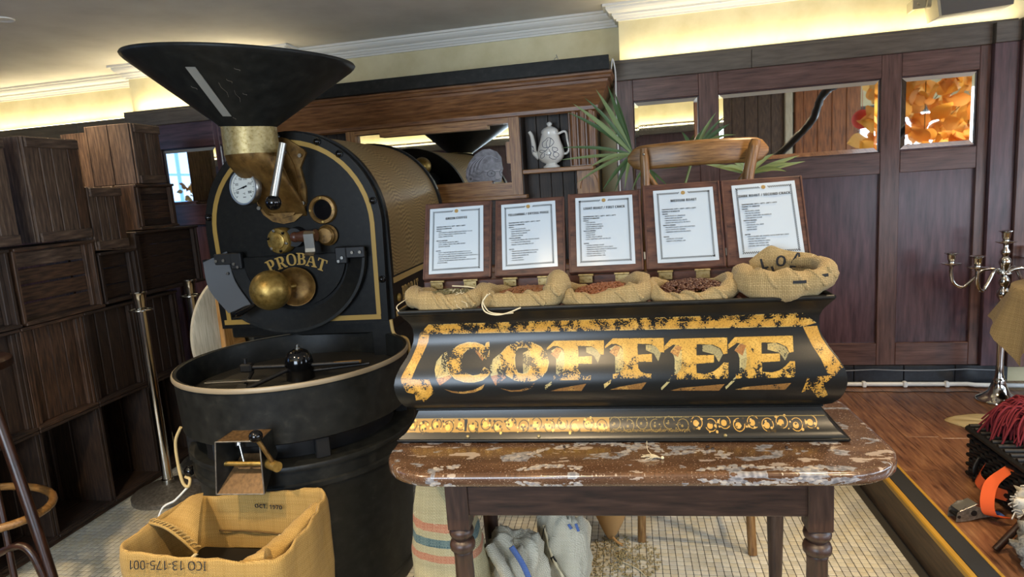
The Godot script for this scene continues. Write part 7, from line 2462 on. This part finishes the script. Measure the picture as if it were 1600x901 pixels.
func burlap_bin() -> void:
	var at := Vector3(-1.325, 0, -1.662)
	var t := thing("burlap_bin", "golden burlap bag lining a square bin under the roaster spout", "bag", at, 1.5)
	var st := S()
	fn.seed = 61
	fn.frequency = 1.0
	var hx := 0.268; var hz := 0.18
	var sec := func(k: float, y: float, amp: float, rise: float) -> PackedVector3Array:
		var q := PackedVector3Array()
		var r := 0.055
		for c in 4:
			var cx: float = [hx - r, -hx + r, -hx + r, hx - r][c]
			var cz: float = [-hz + r, -hz + r, hz - r, hz - r][c]
			for i in 14:
				var g := PI / 2 * (c + i / 13.0)
				var p := Vector3(cx + r * cos(g), y, cz - r * sin(g))
				p.x *= k; p.z *= k
				var d := fn.get_noise_3d(p.x * 7.0, y * 6.0, p.z * 7.0)
				p += Vector3(cos(g), 0, -sin(g)) * d * amp
				var corner := clampf((p.x / hx) * (-p.z / hz), 0.0, 1.0) * (1.0 if p.x > 0 else 0.6)
				p.y += rise * (corner * 0.045 + 0.02 * fn.get_noise_2d(p.x * 5.0, p.z * 5.0) - 0.012 * clampf(p.z / hz, 0, 1))
				q.append(p)
		# the straight sides need points too
		var e := PackedVector3Array()
		for i in q.size():
			var a := q[i]; var b := q[(i + 1) % q.size()]
			e.append(a)
			if a.distance_to(b) > 0.06:
				for s in range(1, 10):
					var p := a.lerp(b, s / 10.0)
					var nrm := Vector3(p.x / hx, 0, p.z / hz)
					nrm = Vector3(signf(nrm.x) if absf(nrm.x) > absf(nrm.z) else 0.0, 0, signf(nrm.z) if absf(nrm.z) >= absf(nrm.x) else 0.0)
					p += nrm * (fn.get_noise_3d(p.x * 9.0, p.y * 7.0, p.z * 9.0) * amp + sin(PI * s / 10.0) * amp * 0.6)
					p.y += rise * 0.012 * fn.get_noise_2d(p.x * 12.0, p.z * 12.0 + 9.0)
					e.append(p)
		return e
	var rings := []
	for v in [[0.93, 0.0, 0.004], [0.95, 0.1, 0.008], [0.965, 0.2, 0.012], [0.98, 0.3, 0.014], [0.99, 0.38, 0.014], [0.998, 0.44, 0.012], [1.0, 0.485, 0.01], [0.99, 0.508, 0.01], [0.975, 0.518, 0.01], [0.955, 0.516, 0.01], [0.935, 0.503, 0.01], [0.92, 0.47, 0.012], [0.90, 0.42, 0.014], [0.88, 0.37, 0.014], [0.86, 0.335, 0.012]]:
		rings.append(sec.call(v[0], v[1], v[2], clampf((v[1] - 0.2) / 0.28, 0, 1)))
	loft(st, rings, true, true, false, 0.0)
	obj("bag_cloth", st, M.burlap_gold, t)
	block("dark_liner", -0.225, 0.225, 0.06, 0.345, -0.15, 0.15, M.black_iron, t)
	# corner flap hanging in at the back left
	st = S()
	var a0 := Vector3(-0.205, 0.535, -0.165); var a1 := Vector3(-0.265, 0.525, 0.02); var tipp := Vector3(-0.10, 0.435, 0.035)
	var rows := []
	for j in 9:
		var q := PackedVector3Array()
		for i in 9:
			var u := i / 8.0; var v := j / 8.0
			var p: Vector3 = a0.lerp(a1, u).lerp(tipp, v)
			p.y += 0.02 * sin(PI * v) + 0.012 * sin(u * PI * 2.0) * (1.0 - v)
			q.append(p)
		rows.append(q)
	loft(st, rows, false, false, false, 0.0)
	obj("corner_flap", st, M.burlap_gold, t)
	st = S()
	for i in 14:
		var p := a1.lerp(tipp, i / 14.0) + Vector3(0.008, 0.004 + 0.02 * sin(PI * i / 14.0), 0.0)
		tube(st, [p + Vector3(-0.004, 0.005, 0.004), p + Vector3(0.004, 0.006, -0.006), p + Vector3(0.012, 0.002, -0.01)], 0.0028, 6)
	tube(st, curve([a1, a1.lerp(tipp, 0.35) + Vector3(0, 0.02, 0), a1.lerp(tipp, 0.7) + Vector3(0, 0.016, 0), tipp], 6), 0.006, 8)
	obj("stitched_edge", st, M.burlap_gold, t)
	st = S()
	tube(st, curve([tipp, tipp + Vector3(-0.015, -0.012, 0.012), tipp + Vector3(-0.03, -0.02, 0.015), tipp + Vector3(-0.032, -0.034, 0.012), tipp + Vector3(-0.015, -0.034, 0.012), tipp + Vector3(-0.01, -0.018, 0.014)], 5), 0.006, 8)
	obj("knot", st, M.twine, t)
	st = S()
	for d in [[0.0, 0.06], [0.008, 0.065], [0.016, 0.05]]: tube(st, [tipp + Vector3(d[0], -0.02, 0.01), tipp + Vector3(d[0] + 0.004, -d[1], 0.012)], 0.0006, 4)
	obj("loose_threads", st, M.twine, t)
	# folded-in front right corner
	st = S()
	tube(st, curve(V3("0.238,0.53,-0.12 0.215,0.50,-0.06 0.18,0.465,0.005 0.135,0.43,0.06 0.10,0.415,0.10"), 7), [0.012, 0.014, 0.016, 0.018, 0.02, 0.022, 0.024, 0.026, 0.028, 0.03, 0.031, 0.032, 0.033, 0.033, 0.038, 0.04, 0.042, 0.044, 0.045, 0.046, 0.046, 0.046, 0.045, 0.044, 0.043, 0.042, 0.04, 0.038, 0.03], 16, false, 0.55, Vector3.UP, 0.006)
	tube(st, curve(V3("0.07,0.41,0.10 0.10,0.44,0.13 0.15,0.475,0.14 0.21,0.50,0.13"), 7), 0.024, 12, false, 0.8, Vector3.UP, 0.006)
	obj("folded_corner", st, M.burlap_gold, t)
	# seam along the inside of the back, with a tuft of cord
	st = S()
	tube(st, curve(V3("-0.16,0.402,-0.158 -0.05,0.40,-0.162 0.05,0.395,-0.162 0.14,0.39,-0.158"), 8), 0.0032, 6, false, 1.0, Vector3.ZERO, 0.002, 60.0)
	obj("back_seam", st, mat("seam_dark", Color("5a4420"), 0.95), t)
	st = S()
	rng.seed = 71
	for k in 7:
		var p := Vector3(0.07 + k * 0.012, 0.398 + rng.randf_range(-0.006, 0.006), -0.145 + rng.randf_range(-0.004, 0.004))
		tube(st, curve([p, p + Vector3(0.01, 0.008, 0.006), p + Vector3(0.02, -0.004, 0.004)], 4), 0.0045, 7)
	for k in 4: tube(st, [Vector3(0.075 + k * 0.01, 0.39, -0.142), Vector3(0.068 + k * 0.011, 0.372, -0.138)], 0.0022, 5)
	obj("cord_tuft", st, M.twine, t)
	text("print", "ICO 13-175-001", 0.034, M.ink, t, Vector3(-0.075, 0.494, 0.1915), Basis(Vector3.BACK, PI + 0.03) * Basis(Vector3.RIGHT, 0.25), "Droid Sans", 400, 0.25)
	text("print", "OCT. 1970", 0.02, M.ink, t, Vector3(0.035, 0.492, -0.1615), Basis(Vector3.BACK, -0.04), "Droid Sans", 700, 0.1)
